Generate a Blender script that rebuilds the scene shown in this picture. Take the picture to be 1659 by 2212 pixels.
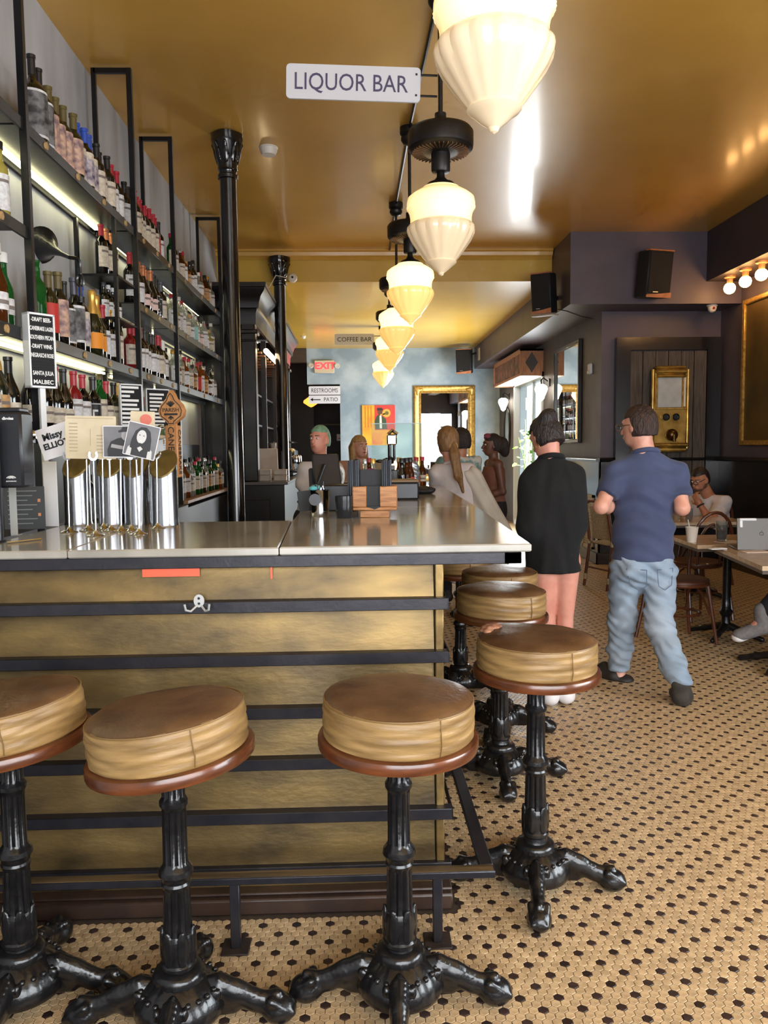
import bpy, bmesh, math, random
import numpy as np
from mathutils import Matrix, Vector
for _o in list(bpy.data.objects): bpy.data.objects.remove(_o)
SC = bpy.context.scene
COL = SC.collection
R = random.Random(7)
PI = math.pi
rad = math.radians
# ------------------------------------------------------------------ camera
F, CX, CY, H = 1700.0, 829.5, 1106.0, 1.45          # focal length and centre in pixels of 1659 x 2212, eye height in metres
_y = Vector(((772-CX)/F, -(968-CY)/F, -1)).normalized()
_x = Vector((math.cos(rad(.6)), math.sin(rad(.6)), 0)); _x = (_x - _y*_x.dot(_y)).normalized()
_z = _x.cross(_y)
MC = Matrix((_x, _y, _z))                            # camera axes -> world axes (room: X right, Y into the room, Z up)
EYE = Vector((0, 0, H))
cam = bpy.data.cameras.new('camera'); cam.sensor_fit = 'HORIZONTAL'; cam.sensor_width = 36; cam.lens = 36*F/1659
cam.clip_start = .05; cam.clip_end = 200
cam_o = bpy.data.objects.new('camera', cam); COL.objects.link(cam_o)
cam_o.matrix_world = Matrix.Translation(EYE) @ MC.to_4x4()
SC.camera = cam_o
def ray(px, py): return MC @ Vector(((px-CX)/F, -(py-CY)/F, -1))
def atY(px, py, Y): d = ray(px, py); return EYE + d*(Y/d.y)
def atX(px, py, X): d = ray(px, py); return EYE + d*(X/d.x)
def atZ(px, py, Z): d = ray(px, py); return EYE + d*((Z-H)/d.z)
def proj(p):
    c = MC.transposed() @ (Vector(p)-EYE); return CX+F*c.x/-c.z, CY-F*c.y/-c.z
# ------------------------------------------------------------------ world, lights, exposure
SC.view_settings.view_transform = 'Standard'; SC.view_settings.look = 'None'
SC.view_settings.exposure = 0.5; SC.view_settings.gamma = 1; SC.view_settings.use_curve_mapping = False
W = bpy.data.worlds.new('daylight'); SC.world = W; W.use_nodes = True
W.node_tree.nodes['Background'].inputs[0].default_value = (.80, .90, 1.0, 1)
W.node_tree.nodes['Background'].inputs[1].default_value = 4.5
def area(name, loc, rot, sx, sy, power, col):
    l = bpy.data.lights.new(name, 'AREA'); l.shape = 'RECTANGLE'; l.size = sx; l.size_y = sy; l.energy = power; l.color = col
    o = bpy.data.objects.new(name, l); COL.objects.link(o); o.location = loc; o.rotation_euler = rot; return o
area('front_window_daylight', (1.3, -1.55, 1.75), (rad(90), 0, 0), 4.6, 2.3, 215, (.93, .96, 1.0))
area('side_door_daylight', (2.88, 13.6, 1.45), (rad(90), 0, rad(90)), 2.1, 2.0, 230, (.93, .97, 1.0))
area('side_window_daylight', (4.3, 1.2, 1.7), (rad(90), 0, rad(90)), 2.6, 1.9, 110, (.95, .97, 1.0))
cy = SC.cycles
cy.max_bounces = 5; cy.diffuse_bounces = 3; cy.glossy_bounces = 3; cy.transmission_bounces = 4; cy.transparent_max_bounces = 8
cy.use_adaptive_sampling = True; cy.adaptive_threshold = .05; cy.adaptive_min_samples = 14
cy.caustics_reflective = False; cy.caustics_refractive = False; cy.sample_clamp_indirect = 3.0
try: cy.use_denoising = True
except Exception: pass
# ------------------------------------------------------------------ materials (procedural)
def lin(c):
    return tuple(((v/255)/12.92 if v/255 <= .04045 else ((v/255+.055)/1.055)**2.4) for v in c[:3])
MATS = {}
def M(name, c, rough=.5, metal=0, c2=None, sc=8, bump=0, bs=60, emit=0, ecol=None, trans=0, coat=0, stretch=None, alpha=1, ior=1.5, detail=4, lo=.35, hi=.65, island=0, sheen=0, sub=0):
    """principled material; c, c2 are 0-255 sRGB, blended by noise in object space"""
    if name in MATS: return MATS[name]
    m = bpy.data.materials.new(name); m.use_nodes = True; MATS[name] = m
    nt = m.node_tree; N = nt.nodes; L = nt.links; b = N['Principled BSDF']
    def s(k, v):
        if k in b.inputs: b.inputs[k].default_value = v
    A = lin(c)
    s('Base Color', (*A, 1)); s('Roughness', rough); s('Metallic', metal); s('IOR', ior); s('Alpha', alpha)
    s('Transmission Weight', trans); s('Coat Weight', coat); s('Coat Roughness', .12); s('Sheen Weight', sheen); s('Subsurface Weight', sub)
    src = None
    if c2 is not None or bump:
        tc = N.new('ShaderNodeTexCoord'); mp = N.new('ShaderNodeMapping')
        if stretch: mp.inputs['Scale'].default_value = stretch
        L.new(tc.outputs['Object'], mp.inputs[0]); src = mp.outputs[0]
    if c2 is not None:
        n = N.new('ShaderNodeTexNoise'); n.inputs['Scale'].default_value = sc; n.inputs['Detail'].default_value = detail; L.new(src, n.inputs['Vector'])
        cr = N.new('ShaderNodeValToRGB'); L.new(n.outputs['Fac'], cr.inputs[0])
        cr.color_ramp.elements[0].position = lo; cr.color_ramp.elements[0].color = (*A, 1)
        cr.color_ramp.elements[1].position = hi; cr.color_ramp.elements[1].color = (*lin(c2), 1)
        out = cr.outputs[0]
        if island:
            g = N.new('ShaderNodeNewGeometry'); oi = N.new('ShaderNodeObjectInfo'); ad = N.new('ShaderNodeMath'); ad.operation = 'ADD'
            L.new(g.outputs['Random Per Island'], ad.inputs[0]); L.new(oi.outputs['Random'], ad.inputs[1])
            fr = N.new('ShaderNodeMath'); fr.operation = 'FRACT'; L.new(ad.outputs[0], fr.inputs[0])
            mr = N.new('ShaderNodeMapRange'); mr.inputs[3].default_value = 1-island; mr.inputs[4].default_value = 1+island; L.new(fr.outputs[0], mr.inputs[0])
            hs = N.new('ShaderNodeHueSaturation'); L.new(out, hs.inputs['Color']); L.new(mr.outputs[0], hs.inputs['Value']); out = hs.outputs[0]
        L.new(out, b.inputs['Base Color'])
    if bump:
        n2 = N.new('ShaderNodeTexNoise'); n2.inputs['Scale'].default_value = bs; n2.inputs['Detail'].default_value = 3; L.new(src, n2.inputs['Vector'])
        bp = N.new('ShaderNodeBump'); bp.inputs['Strength'].default_value = bump; bp.inputs['Distance'].default_value = .02
        L.new(n2.outputs['Fac'], bp.inputs['Height']); L.new(bp.outputs[0], b.inputs['Normal'])
    if emit:
        s('Emission Color', (*lin(ecol or c), 1)); s('Emission Strength', emit)
    return m
# ------------------------------------------------------------------ mesh helpers: every shape is (verts, faces)
def join(*sh):
    V = []; Fc = []
    for v, f in sh:
        o = len(V); V.extend(v); Fc.extend([tuple(i+o for i in q) for q in f])
    return V, Fc
def xf(s, m):
    return [tuple(m @ Vector(p)) for p in s[0]], s[1]
def mv(s, x=0, y=0, z=0): return [(p[0]+x, p[1]+y, p[2]+z) for p in s[0]], s[1]
def rot(s, ax, deg, c=(0, 0, 0)):
    T = Matrix.Translation(c) @ Matrix.Rotation(rad(deg), 4, ax) @ Matrix.Translation(-Vector(c)); return xf(s, T)
def box(x0, x1, y0, y1, z0, z1, bv=0):
    if x0 > x1: x0, x1 = x1, x0
    if y0 > y1: y0, y1 = y1, y0
    if z0 > z1: z0, z1 = z1, z0
    if bv:
        bv = min(bv, (x1-x0)*.49, (y1-y0)*.49, (z1-z0)*.49)
        V = []; idx = {}
        for ax in range(3):
            for sx in (0, 1):
                for sy in (0, 1):
                    for sz in (0, 1):
                        p = [x0+bv if sx == 0 else x1-bv, y0+bv if sy == 0 else y1-bv, z0+bv if sz == 0 else z1-bv]
                        p[ax] = ((x0, x1), (y0, y1), (z0, z1))[ax][(sx, sy, sz)[ax]]
                        idx[(ax, sx, sy, sz)] = len(V); V.append(tuple(p))
        Fc = []
        for ax in range(3):
            o = [a for a in range(3) if a != ax]
            for s in (0, 1):
                q = []
                for a, b2 in ((0, 0), (1, 0), (1, 1), (0, 1)):
                    k = [0, 0, 0]; k[ax] = s; k[o[0]] = a; k[o[1]] = b2; q.append(idx[(ax, *k)])
                fl = (s == 1) ^ (ax == 1)
                Fc.append(tuple(q) if fl else tuple(q[::-1]))
        for ax in range(3):
            o = [a for a in range(3) if a != ax]
            for a in (0, 1):
                for b2 in (0, 1):
                    k0 = [0, 0, 0]; k1 = [0, 0, 0]; k0[o[0]] = k1[o[0]] = a; k0[o[1]] = k1[o[1]] = b2; k1[ax] = 1
                    Fc.append((idx[(o[0], *k0)], idx[(o[0], *k1)], idx[(o[1], *k1)], idx[(o[1], *k0)]))
        for a in (0, 1):
            for b2 in (0, 1):
                for c in (0, 1): Fc.append(tuple(idx[(ax, a, b2, c)] for ax in range(3)))
        return V, Fc
    V = [(x0,y0,z0),(x1,y0,z0),(x1,y1,z0),(x0,y1,z0),(x0,y0,z1),(x1,y0,z1),(x1,y1,z1),(x0,y1,z1)]
    return V, [(0,3,2,1),(4,5,6,7),(0,1,5,4),(1,2,6,5),(2,3,7,6),(3,0,4,7)]
def lathe(prof, n=24, wave=None):
    """prof: (radius, z) list; wave(angle, i) scales the radius"""
    V = []; Fc = []
    for i, (r, z) in enumerate(prof):
        for k in range(n):
            a = 2*PI*k/n; q = r*(wave(a, i) if wave else 1); V.append((q*math.cos(a), q*math.sin(a), z))
    m = len(prof)
    for i in range(m-1):
        for k in range(n):
            Fc.append((i*n+k, i*n+(k+1) % n, (i+1)*n+(k+1) % n, (i+1)*n+k))
    if prof[0][0] > 1e-5: Fc.append(tuple(range(n))[::-1])
    if prof[-1][0] > 1e-5: Fc.append(tuple((m-1)*n+k for k in range(n)))
    return V, Fc
def cyl(r, z0, z1, n=16, r2=None): return lathe([(r, z0), (r if r2 is None else r2, z1)], n)
def tube(path, r, n=8, closed=False, caps=True):
    P = [Vector(p) for p in path]; m = len(P); V = []; Fc = []
    rr = r if isinstance(r, (list, tuple)) else [r]*m
    up = None
    for i in range(m):
        if closed: t = (P[(i+1) % m]-P[i-1])
        else: t = P[min(i+1, m-1)]-P[max(i-1, 0)]
        t.normalize()
        if up is None:
            up = Vector((0, 0, 1)) if abs(t.z) < .9 else Vector((1, 0, 0))
        a = t.cross(up); a.normalize(); b = a.cross(t); up = b
        for k in range(n):
            an = 2*PI*k/n; V.append(tuple(P[i]+(a*math.cos(an)+b*math.sin(an))*rr[i]))
    for i in range(m if closed else m-1):
        j = (i+1) % m
        for k in range(n): Fc.append((i*n+k, i*n+(k+1) % n, j*n+(k+1) % n, j*n+k))
    if not closed and caps:
        Fc.append(tuple(range(n))[::-1]); Fc.append(tuple((m-1)*n+k for k in range(n)))
    return V, Fc
def bar(path, w, h):
    """square section along a polyline lying roughly in a plane; w sideways, h in z"""
    out = []
    for a, b in zip(path, path[1:]):
        a = Vector(a); b = Vector(b); d = b-a; l = d.length
        q = d.to_track_quat('X', 'Z').to_matrix().to_4x4()
        out.append(xf(box(0, l, -w/2, w/2, -h/2, h/2, min(w, h)*.12), Matrix.Translation(a) @ q))
    return join(*out)
def prism(out, y0, y1):
    """outline in (x, z), counter-clockwise seen from -y, thickness along y"""
    n = len(out); V = [(x, y0, z) for x, z in out]+[(x, y1, z) for x, z in out]
    Fc = [tuple(range(n)), tuple(range(2*n-1, n-1, -1))]
    for i in range(n):
        j = (i+1) % n; Fc.append((i, i+n, j+n, j))
    return V, Fc
def rrect(x0, x1, z0, z1, r, k=5):
    o = []
    for cx_, cz_, a0 in ((x1-r, z1-r, 0), (x0+r, z1-r, 90), (x0+r, z0+r, 180), (x1-r, z0+r, 270)):
        for i in range(k+1):
            a = rad(a0+90*i/k); o.append((cx_+r*math.cos(a), cz_+r*math.sin(a)))
    return o[::-1][::-1]
def disc(cx_, cz_, r, n=24, rz=None): return [(cx_+r*math.cos(2*PI*k/n), cz_+(rz or r)*math.sin(2*PI*k/n)) for k in range(n)]
def mesh(name, s, smooth=40):
    me = bpy.data.meshes.new(name); me.from_pydata(s[0], [], s[1]); me.update()
    bm = bmesh.new(); bm.from_mesh(me); bmesh.ops.recalc_face_normals(bm, faces=bm.faces); bm.to_mesh(me); bm.free()
    if smooth:
        me.polygons.foreach_set('use_smooth', [True]*len(me.polygons))
        try: me.set_sharp_from_angle(angle=rad(smooth))
        except Exception: pass
    return me
def add(name, s, mat, parent=None, loc=None, rotz=None, smooth=40, label=None, eul=None):
    me = s if isinstance(s, bpy.types.Mesh) else mesh(name, s, smooth)
    if mat is not None and not me.materials: me.materials.append(mat)
    o = bpy.data.objects.new(name, me); COL.objects.link(o)
    if parent is not None: o.parent = parent
    if loc is not None: o.location = loc
    if rotz is not None: o.rotation_euler = (0, 0, rotz)
    if eul is not None: o.rotation_euler = eul
    if label: o['label'] = label
    return o
def tag(o, label, cat, group=None, kind=None):
    o['label'] = label; o['category'] = cat
    if group: o['group'] = group
    if kind: o['kind'] = kind
    return o
def thing(name, label, cat, loc=(0, 0, 0), rotz=0, group=None, eul=None):
    o = bpy.data.objects.new(name, None); o.empty_display_size = .05; COL.objects.link(o)
    o.location = loc; o.rotation_euler = eul or (0, 0, rotz)
    return tag(o, label, cat, group)
def struct(name, s, mat, label, cat, smooth=40): return tag(add(name, s, mat, smooth=smooth), label, cat, kind='structure')
def dup(root, loc, rotz=None, label=None, eul=None):
    r = root.copy(); COL.objects.link(r); r.location = loc
    if rotz is not None: r.rotation_euler = (0, 0, rotz)
    if eul is not None: r.rotation_euler = eul
    if label: r['label'] = label
    def kids(a, b):
        for ch in list(a.children):
            c = ch.copy(); COL.objects.link(c); c.parent = b; kids(ch, c)
    kids(root, r); return r
_fc = {}
def text(name, s, size, mat, parent=None, loc=(0, 0, 0), eul=(PI/2, 0, 0), ext=.0008, align='CENTER', sx=1.0, bold=0, sp=1.0):
    k = (s, size, ext, align, bold, sp)
    if k not in _fc:
        cu = bpy.data.curves.new('lettering', 'FONT'); cu.body = s; cu.size = size; cu.extrude = ext; cu.align_x = align; cu.align_y = 'CENTER'; cu.offset = bold; cu.space_character = sp; cu.resolution_u = 3
        t = bpy.data.objects.new('lettering', cu); COL.objects.link(t)
        dg = bpy.context.evaluated_depsgraph_get(); me = bpy.data.meshes.new_from_object(t.evaluated_get(dg)); bpy.data.objects.remove(t); bpy.data.curves.remove(cu)
        _fc[k] = me
    me = _fc[k]
    if me.materials and me.materials[0] != mat: me = me.copy(); me.materials.clear()
    if not me.materials: me.materials.append(mat)
    o = bpy.data.objects.new(name, me); COL.objects.link(o); o.parent = parent; o.location = loc; o.rotation_euler = eul; o.scale = (sx, 1, 1)
    return o
# ------------------------------------------------------------------ smooth solids from distance fields
def _cone(P, a, b, r1, r2, s):
    a = np.array(a); b = np.array(b); S = np.array(s)
    p = (P-a)/S; ba = (b-a)/S; l = ba.dot(ba)
    t = np.clip(p.dot(ba)/max(l, 1e-9), 0, 1)[:, None]
    return (np.sqrt(((p-t*ba)**2).sum(1))-(r1+(r2-r1)*t[:, 0]))*S.min()
def _ell(P, c, r, Rm):
    p = P-np.array(c)
    if Rm is not None: p = p.dot(Rm)
    r = np.array(r); k = np.sqrt(((p/r)**2).sum(1)); k2 = np.sqrt(((p/(r*r))**2).sum(1))+1e-9
    return k*(k-1)/k2
def rc(a, b, r1, r2=None, s=(1, 1, 1), k=None): return ('c', a, b, r1, r1 if r2 is None else r2, s, k)
def el(c, r, e=None, k=None):
    Rm = None
    if e is not None:
        from mathutils import Euler
        Rm = np.array(Euler([rad(v) for v in e]).to_matrix())
    return ('e', c, r, Rm, k)
def cut(fn): return ('x', fn)                       # fn(P) -> distance of the half-space kept (negative inside)
def noise(fn): return ('n', fn)                     # fn(P) -> added to the distance
def sdf(prims, h=.012, k=.02):
    lo = np.array([1e9]*3); hi = -lo
    for q in prims:
        if q[0] == 'c':
            rr = max(q[3], q[4])*np.array(q[5])
            for e in (q[1], q[2]): lo = np.minimum(lo, np.array(e)-rr); hi = np.maximum(hi, np.array(e)+rr)
        elif q[0] == 'e':
            rr = np.array(q[2]) if q[3] is None else np.array([max(q[2])]*3)
            lo = np.minimum(lo, np.array(q[1])-rr); hi = np.maximum(hi, np.array(q[1])+rr)
    lo -= 2.5*h+.4*k; hi += 2.5*h+.4*k
    n = np.ceil((hi-lo)/h).astype(int)+1
    ax = [lo[i]+h*np.arange(n[i]) for i in range(3)]
    f = np.full(n, 1.0)
    mg = max(k, .02)*1.2+2*h
    for q in prims:
        if q[0] in 'ce':
            if q[0] == 'c':
                rr = max(q[3], q[4])*np.array(q[5]); a_ = np.minimum(q[1], q[2])-rr; b_ = np.maximum(q[1], q[2])+rr; kk = q[6]
            else:
                rr = np.array(q[2]) if q[3] is None else np.array([max(q[2])]*3); a_ = np.array(q[1])-rr; b_ = np.array(q[1])+rr; kk = q[4]
            kk = k if kk is None else kk
            i0 = np.clip(((a_-mg-lo)/h).astype(int), 0, n-1); i1 = np.clip(((b_+mg-lo)/h).astype(int)+2, 1, n)
            sl = tuple(slice(i0[t], i1[t]) for t in range(3))
            P = np.stack(np.meshgrid(*[ax[t][sl[t]] for t in range(3)], indexing='ij'), -1); shp = P.shape[:3]; P = P.reshape(-1, 3)
            d = (_cone(P, *q[1:6]) if q[0] == 'c' else _ell(P, *q[1:4])).reshape(shp); D = f[sl]
            if kk < 0: f[sl] = np.maximum(D, -d)
            else:
                hh = np.clip(.5+.5*(D-d)/kk, 0, 1); f[sl] = D*(1-hh)+d*hh-kk*hh*(1-hh)
        else:
            nz = np.abs(f) < .12 if q[0] == 'n' else f < .12
            ii = np.argwhere(nz)
            if len(ii) == 0: continue
            v = q[1](lo+h*ii); w_ = f[nz]
            f[nz] = np.maximum(w_, v) if q[0] == 'x' else w_+v
    f[0] = .01; f[-1] = .01; f[:, 0] = .01; f[:, -1] = .01; f[:, :, 0] = .01; f[:, :, -1] = .01
    ins = f < 0
    cs = np.zeros((n[0]-1, n[1]-1, n[2]-1), int)
    for i in (0, 1):
        for j in (0, 1):
            for l in (0, 1): cs = cs+ins[i:n[0]-1+i, j:n[1]-1+j, l:n[2]-1+l]
    act = np.argwhere((cs > 0) & (cs < 8))
    if len(act) == 0: return [], []
    ids = -np.ones(cs.shape, int); ids[tuple(act.T)] = np.arange(len(act))
    acc = np.zeros((len(act), 3)); cnt = np.zeros(len(act))
    for axis in range(3):
        o = [a for a in range(3) if a != axis]
        for u in (0, 1):
            for v in (0, 1):
                c0 = act.copy(); c0[:, o[0]] += u; c0[:, o[1]] += v; c1 = c0.copy(); c1[:, axis] += 1
                f0 = f[tuple(c0.T)]; f1 = f[tuple(c1.T)]; ok = (f0 < 0) != (f1 < 0)
                t = np.where(ok, f0/np.where(ok, f0-f1, 1), 0)
                p = c0.astype(float); p[:, axis] += t
                acc[ok] += p[ok]; cnt[ok] += 1
    V = lo+h*acc/cnt[:, None]
    Fc = []
    for axis in range(3):
        o = [(axis+1) % 3, (axis+2) % 3]
        sl0 = [slice(None)]*3; sl1 = [slice(None)]*3; sl0[axis] = slice(0, -1); sl1[axis] = slice(1, None)
        e = np.argwhere(ins[tuple(sl0)] != ins[tuple(sl1)])
        e = e[(e[:, o[0]] > 0) & (e[:, o[1]] > 0) & (e[:, o[0]] < n[o[0]]-1) & (e[:, o[1]] < n[o[1]]-1)]
        fl = ins[tuple(e.T)]
        q = []
        for u, v in ((0, 0), (1, 0), (1, 1), (0, 1)):
            c = e.copy(); c[:, o[0]] -= u; c[:, o[1]] -= v; q.append(ids[tuple(c.T)])
        q = np.stack(q, 1); q[~fl] = q[~fl][:, ::-1]
        Fc.append(q)
    Fc = np.concatenate(Fc)
    return V.tolist(), Fc.tolist()
# ================================================================== the room
CEIL, CEIL2, REAR = 3.85, 3.48, 16.3
XL, XR, XS = -1.68, 4.4, 2.95
m_gold = M('gold_gloss_paint', (218, 168, 76), .34, 0, (206, 156, 68), 1.2, .12, 3.0, coat=.25)
m_gold2 = M('gold_gloss_paint_rear', (216, 176, 70), .34, 0, (204, 164, 62), 1.2, .12, 3.0, coat=.25)
m_plaster = M('grey_plaster', (186, 188, 192), .75, 0, (152, 153, 156), 1.6, .06, 8, stretch=(1, 1.6, .45), detail=7)
m_blue = M('blue_grey_plaster', (132, 152, 166), .55, 0, (176, 192, 202), 2.0, .06, 12, detail=8, lo=.4, hi=.68)
m_purple = M('aubergine_paint', (92, 82, 92), .48, 0, (82, 73, 82), 3, .04, 40)
m_dark = M('dark_paint', (46, 42, 46), .35, 0, (38, 34, 38), 4, .04, 40, coat=.2)
m_blackwall = M('black_hall_paint', (34, 31, 34), .6, 0, (28, 26, 28), 4)
m_grout = M('grout', (52, 40, 28), .9, 0, (70, 54, 36), 30)
m_tan = M('tan_tile', (206, 178, 138), .42, 0, (180, 152, 114), 40, 0, island=.13)
m_blk = M('dark_tile', (44, 34, 32), .35, 0, (60, 44, 40), 40, 0, island=.35)
def far_floor_material():
    m = bpy.data.materials.new('far_hexagon_floor'); m.use_nodes = True; nt = m.node_tree; N = nt.nodes; L = nt.links; b = N['Principled BSDF']
    tc = N.new('ShaderNodeTexCoord'); sp = N.new('ShaderNodeSeparateXYZ'); L.new(tc.outputs['Object'], sp.inputs[0])
    def mt(op, a, bb):
        n = N.new('ShaderNodeMath'); n.operation = op
        for i, v in enumerate((a, bb)):
            if v is None: continue
            if isinstance(v, (int, float)): n.inputs[i].default_value = v
            else: L.new(v, n.inputs[i])
        return n.outputs[0]
    res = []
    for off in (0, .5):
        d = []
        for o, p in ((0, .1024), (1, .0887)):
            u = mt('ADD', mt('DIVIDE', sp.outputs[o], p), off); u = mt('SUBTRACT', mt('FRACT', u, None), .5); d.append(mt('POWER', mt('ABSOLUTE', mt('MULTIPLY', u, p), None), 2))
        res.append(mt('LESS_THAN', mt('ADD', d[0], d[1]), .0128**2))
    mx = mt('MAXIMUM', res[0], res[1])
    mix = N.new('ShaderNodeMix'); mix.data_type = 'RGBA'; L.new(mx, mix.inputs[0])
    mix.inputs[6].default_value = (*lin((176, 146, 108)), 1); mix.inputs[7].default_value = (*lin((46, 36, 33)), 1)
    L.new(mix.outputs[2], b.inputs['Base Color']); b.inputs['Roughness'].default_value = .4
    return m
m_far = far_floor_material()
# floor slab: the bed of the tiles and, in the depth of the room, the surface itself
YF = 9.5
fv, ff = join(box(-2.2, 5, -2, YF, -.12, -.0035), box(-2.2, 5, YF, 19.5, -.12, 0))
floor = struct('floor', (fv, ff), m_grout, 'floor of tan hexagon tiles dotted with dark hexagons', 'floor')
floor.data.materials.append(m_far)
for p in floor.data.polygons:
    if p.center.y > YF+.01: p.material_index = 1
# hexagon tiles
PX, PY = .0256, .02217
def hexa(r, z0, z1):
    V = []
    for rr, z in ((r, z0), (r, z1-.0009), (r-.0012, z1)):
        for k in range(6):
            a = rad(30+60*k); V.append((rr*math.cos(a), rr*math.sin(a), z))
    Fc = [tuple(range(12, 18))]
    for i in (0, 1):
        for k in range(6): Fc.append((i*6+k, i*6+(k+1) % 6, i*6+6+(k+1) % 6, i*6+6+k))
    return V, Fc
HX = hexa(.01385, -.003, 0)
tile_me = {False: mesh('tile', HX, 0), True: mesh('tile_dark', HX, 0)}
tile_me[False].materials.append(m_tan); tile_me[True].materials.append(m_blk)
spots = []
for j in range(int(1.80/PY), int(YF/PY)):
    y = j*PY
    if y > YF-.02: break
    x0 = max(-1.35, -.5*y-.1) if y < 2.6 else .12
    x1 = min(4.38, .56*y+.15)
    i0 = int(math.floor(x0/PX)); i1 = int(math.ceil(x1/PX))
    for i in range(i0, i1):
        x = (i+.5*(j % 2))*PX
        if y > 2.35 and x < .30 and y < 7.2: continue
        dk = (j % 4 == 0 and i % 4 == 0) or (j % 4 == 2 and i % 4 == 2)
        spots.append((x, y, dk))
vis = []
for s in spots:
    if s[1] > 2.6: break
    u, v = proj((s[0], s[1], 0))
    if 8 < u < 1651 and v < 2206: vis.append(s)
near = set(sorted(vis, key=lambda s: s[1])[:300])
for s in near:
    o = add('tile', tile_me[s[2]], None, floor, (s[0], s[1], R.uniform(-.0004, .0003)))
    o.rotation_euler = (R.uniform(-.01, .01), R.uniform(-.01, .01), 0)
for dk in (False, True):
    sp = [s for s in spots if s[2] == dk and s not in near]
    hv = np.array(HX[0]); n = len(sp)
    A = np.array([(s[0], s[1], R.uniform(-.0004, .0003)) for s in sp])
    V = (A[:, None, :]+hv[None]).reshape(-1, 3)
    tl = (np.random.RandomState(3).rand(n, 2)-.5)*.02
    V[:, 2] += ((hv[None, :, :2]*tl[:, None, :]).sum(2)).reshape(-1)
    Fc = []
    for q in range(n):
        b = q*18; Fc.extend([tuple(i+b for i in f) for f in HX[1]])
    me = bpy.data.meshes.new('tile_field'); me.from_pydata(V.tolist(), [], Fc); me.update(); me.materials.append(m_blk if dk else m_tan)
    o = add('dark_tile_field' if dk else 'tan_tile_field', me, None, floor); o['kind'] = 'stuff'
# ceilings
struct('ceiling', box(XL-.2, XR+.2, -1.9, 9.85, CEIL, CEIL+.15), m_gold, 'glossy gold painted ceiling over the front of the bar room', 'ceiling')
struct('ceiling_rear', box(XL-.2, XS+.1, 9.85, 19.4, CEIL2, CEIL+.15), m_gold2, 'lower yellow gold ceiling at the back beyond the beam', 'ceiling')
tr = [(0, 0), (.0, -.10), (.03, -.11), (.045, -.085), (.075, -.07), (.085, -.03), (.11, -.02), (.11, 0)]
tv, tf = prism([(y, z) for y, z in tr], 0, 4.1)
tv = [(y+XL, 9.85-x, z+CEIL) for x, y, z in tv]
struct('trim_1', (tv, tf), m_gold, 'gold moulding along the top of the ceiling beam', 'moulding')
# left, front and right walls
struct('wall_left', box(XL-.2, XL, -1.9, 19.4, 0, CEIL), m_plaster, 'streaked grey plaster wall behind the bottle shelves', 'wall')
m_frame = M('window_frame_paint', (40, 38, 40), .4)
m_glass = M('clear_glass', (235, 245, 242), .02, trans=1, ior=1.05)
ys, ye = -1.9, -1.7
front = join(box(XL, XR, ys, ye, 0, .55), box(XL, XR, ys, ye, 2.95, CEIL), *[box(x-.12, x+.12, ys, ye, .55, 2.95) for x in (XL+.12, -.98, .35, 1.75, 3.1, XR-.12)])
struct('wall_front', front, m_dark, 'dark shopfront wall with tall window openings', 'wall')
for i, (a, b) in enumerate(((-1.44, -1.1), (-.86, .23), (.47, 1.63), (1.87, 2.98), (3.22, 4.16))):
    w = tag(add('window_%d' % (i+1), box(a, b, -1.80, -1.794, .55, 2.95), m_glass), 'shopfront window pane number %d counted from the left wall' % (i+1), 'window', kind='structure')
    add('window_frame', join(box(a, a+.04, -1.84, -1.76, .55, 2.95), box(b-.04, b, -1.84, -1.76, .55, 2.95), box(a, b, -1.84, -1.76, 2.3, 2.35), box(a, b, -1.84, -1.76, .55, .6), box(a, b, -1.84, -1.76, 2.9, 2.95)), m_frame, w)
# right wall with its soffit, window towards the street beside the camera
struct('wall_right', join(box(XR, XR+.2, -1.9, -.3, 0, CEIL), box(XR, XR+.2, 2.7, 9.7, 0, CEIL), box(XR, XR+.2, -.3, 2.7, 0, .7), box(XR, XR+.2, -.3, 2.7, 2.75, CEIL)), m_purple, 'dark aubergine wall on the right behind the tables', 'wall')
w = tag(add('window_6', box(XR+.09, XR+.096, -.3, 2.7, .7, 2.75), m_glass), 'side window pane in the right wall near the entrance', 'window', kind='structure')
add('window_frame', join(box(XR+.05, XR+.14, -.3, 2.7, .7, .75), box(XR+.05, XR+.14, -.3, 2.7, 2.7, 2.75), *[box(XR+.05, XR+.14, y-.025, y+.025, .7, 2.75) for y in (-.27, .7, 1.7, 2.67)]), m_frame, w)
m_soff = M('soffit_paint', (66, 58, 64), .5, 0, (58, 51, 57), 3)
zs1 = atX(1518, 612, 3.99).z
struct('soffit_side', box(3.99, XR, -1.7, 9.0, zs1, CEIL), m_soff, 'dark boxed soffit above the row of bare bulbs', 'soffit')
struct('soffit_rear', box(2.43, XR, 9.0, REAR, 3.05, CEIL), m_purple, 'purple grey boxed soffit carrying the two speakers', 'soffit')
# facing wall and the side wall running on to the back, with the street door opening
struct('wall_alcove', box(XS, XR+.2, 9.5, 9.7, 0, 3.05), m_purple, 'purple wall facing the room behind the brass viewer', 'wall')
side = join(box(XS, XS+.2, 9.7, 12.45, 0, 3.05), box(XS, XS+.2, 14.75, REAR, 0, 3.05), box(XS, XS+.2, 12.45, 14.75, 2.62, 3.05))
struct('wall_side', side, M('taupe_paint', (92, 86, 86), .5, 0, (82, 76, 77), 3, .04, 40), 'taupe side wall carrying the mirror and the street door', 'wall')
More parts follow.
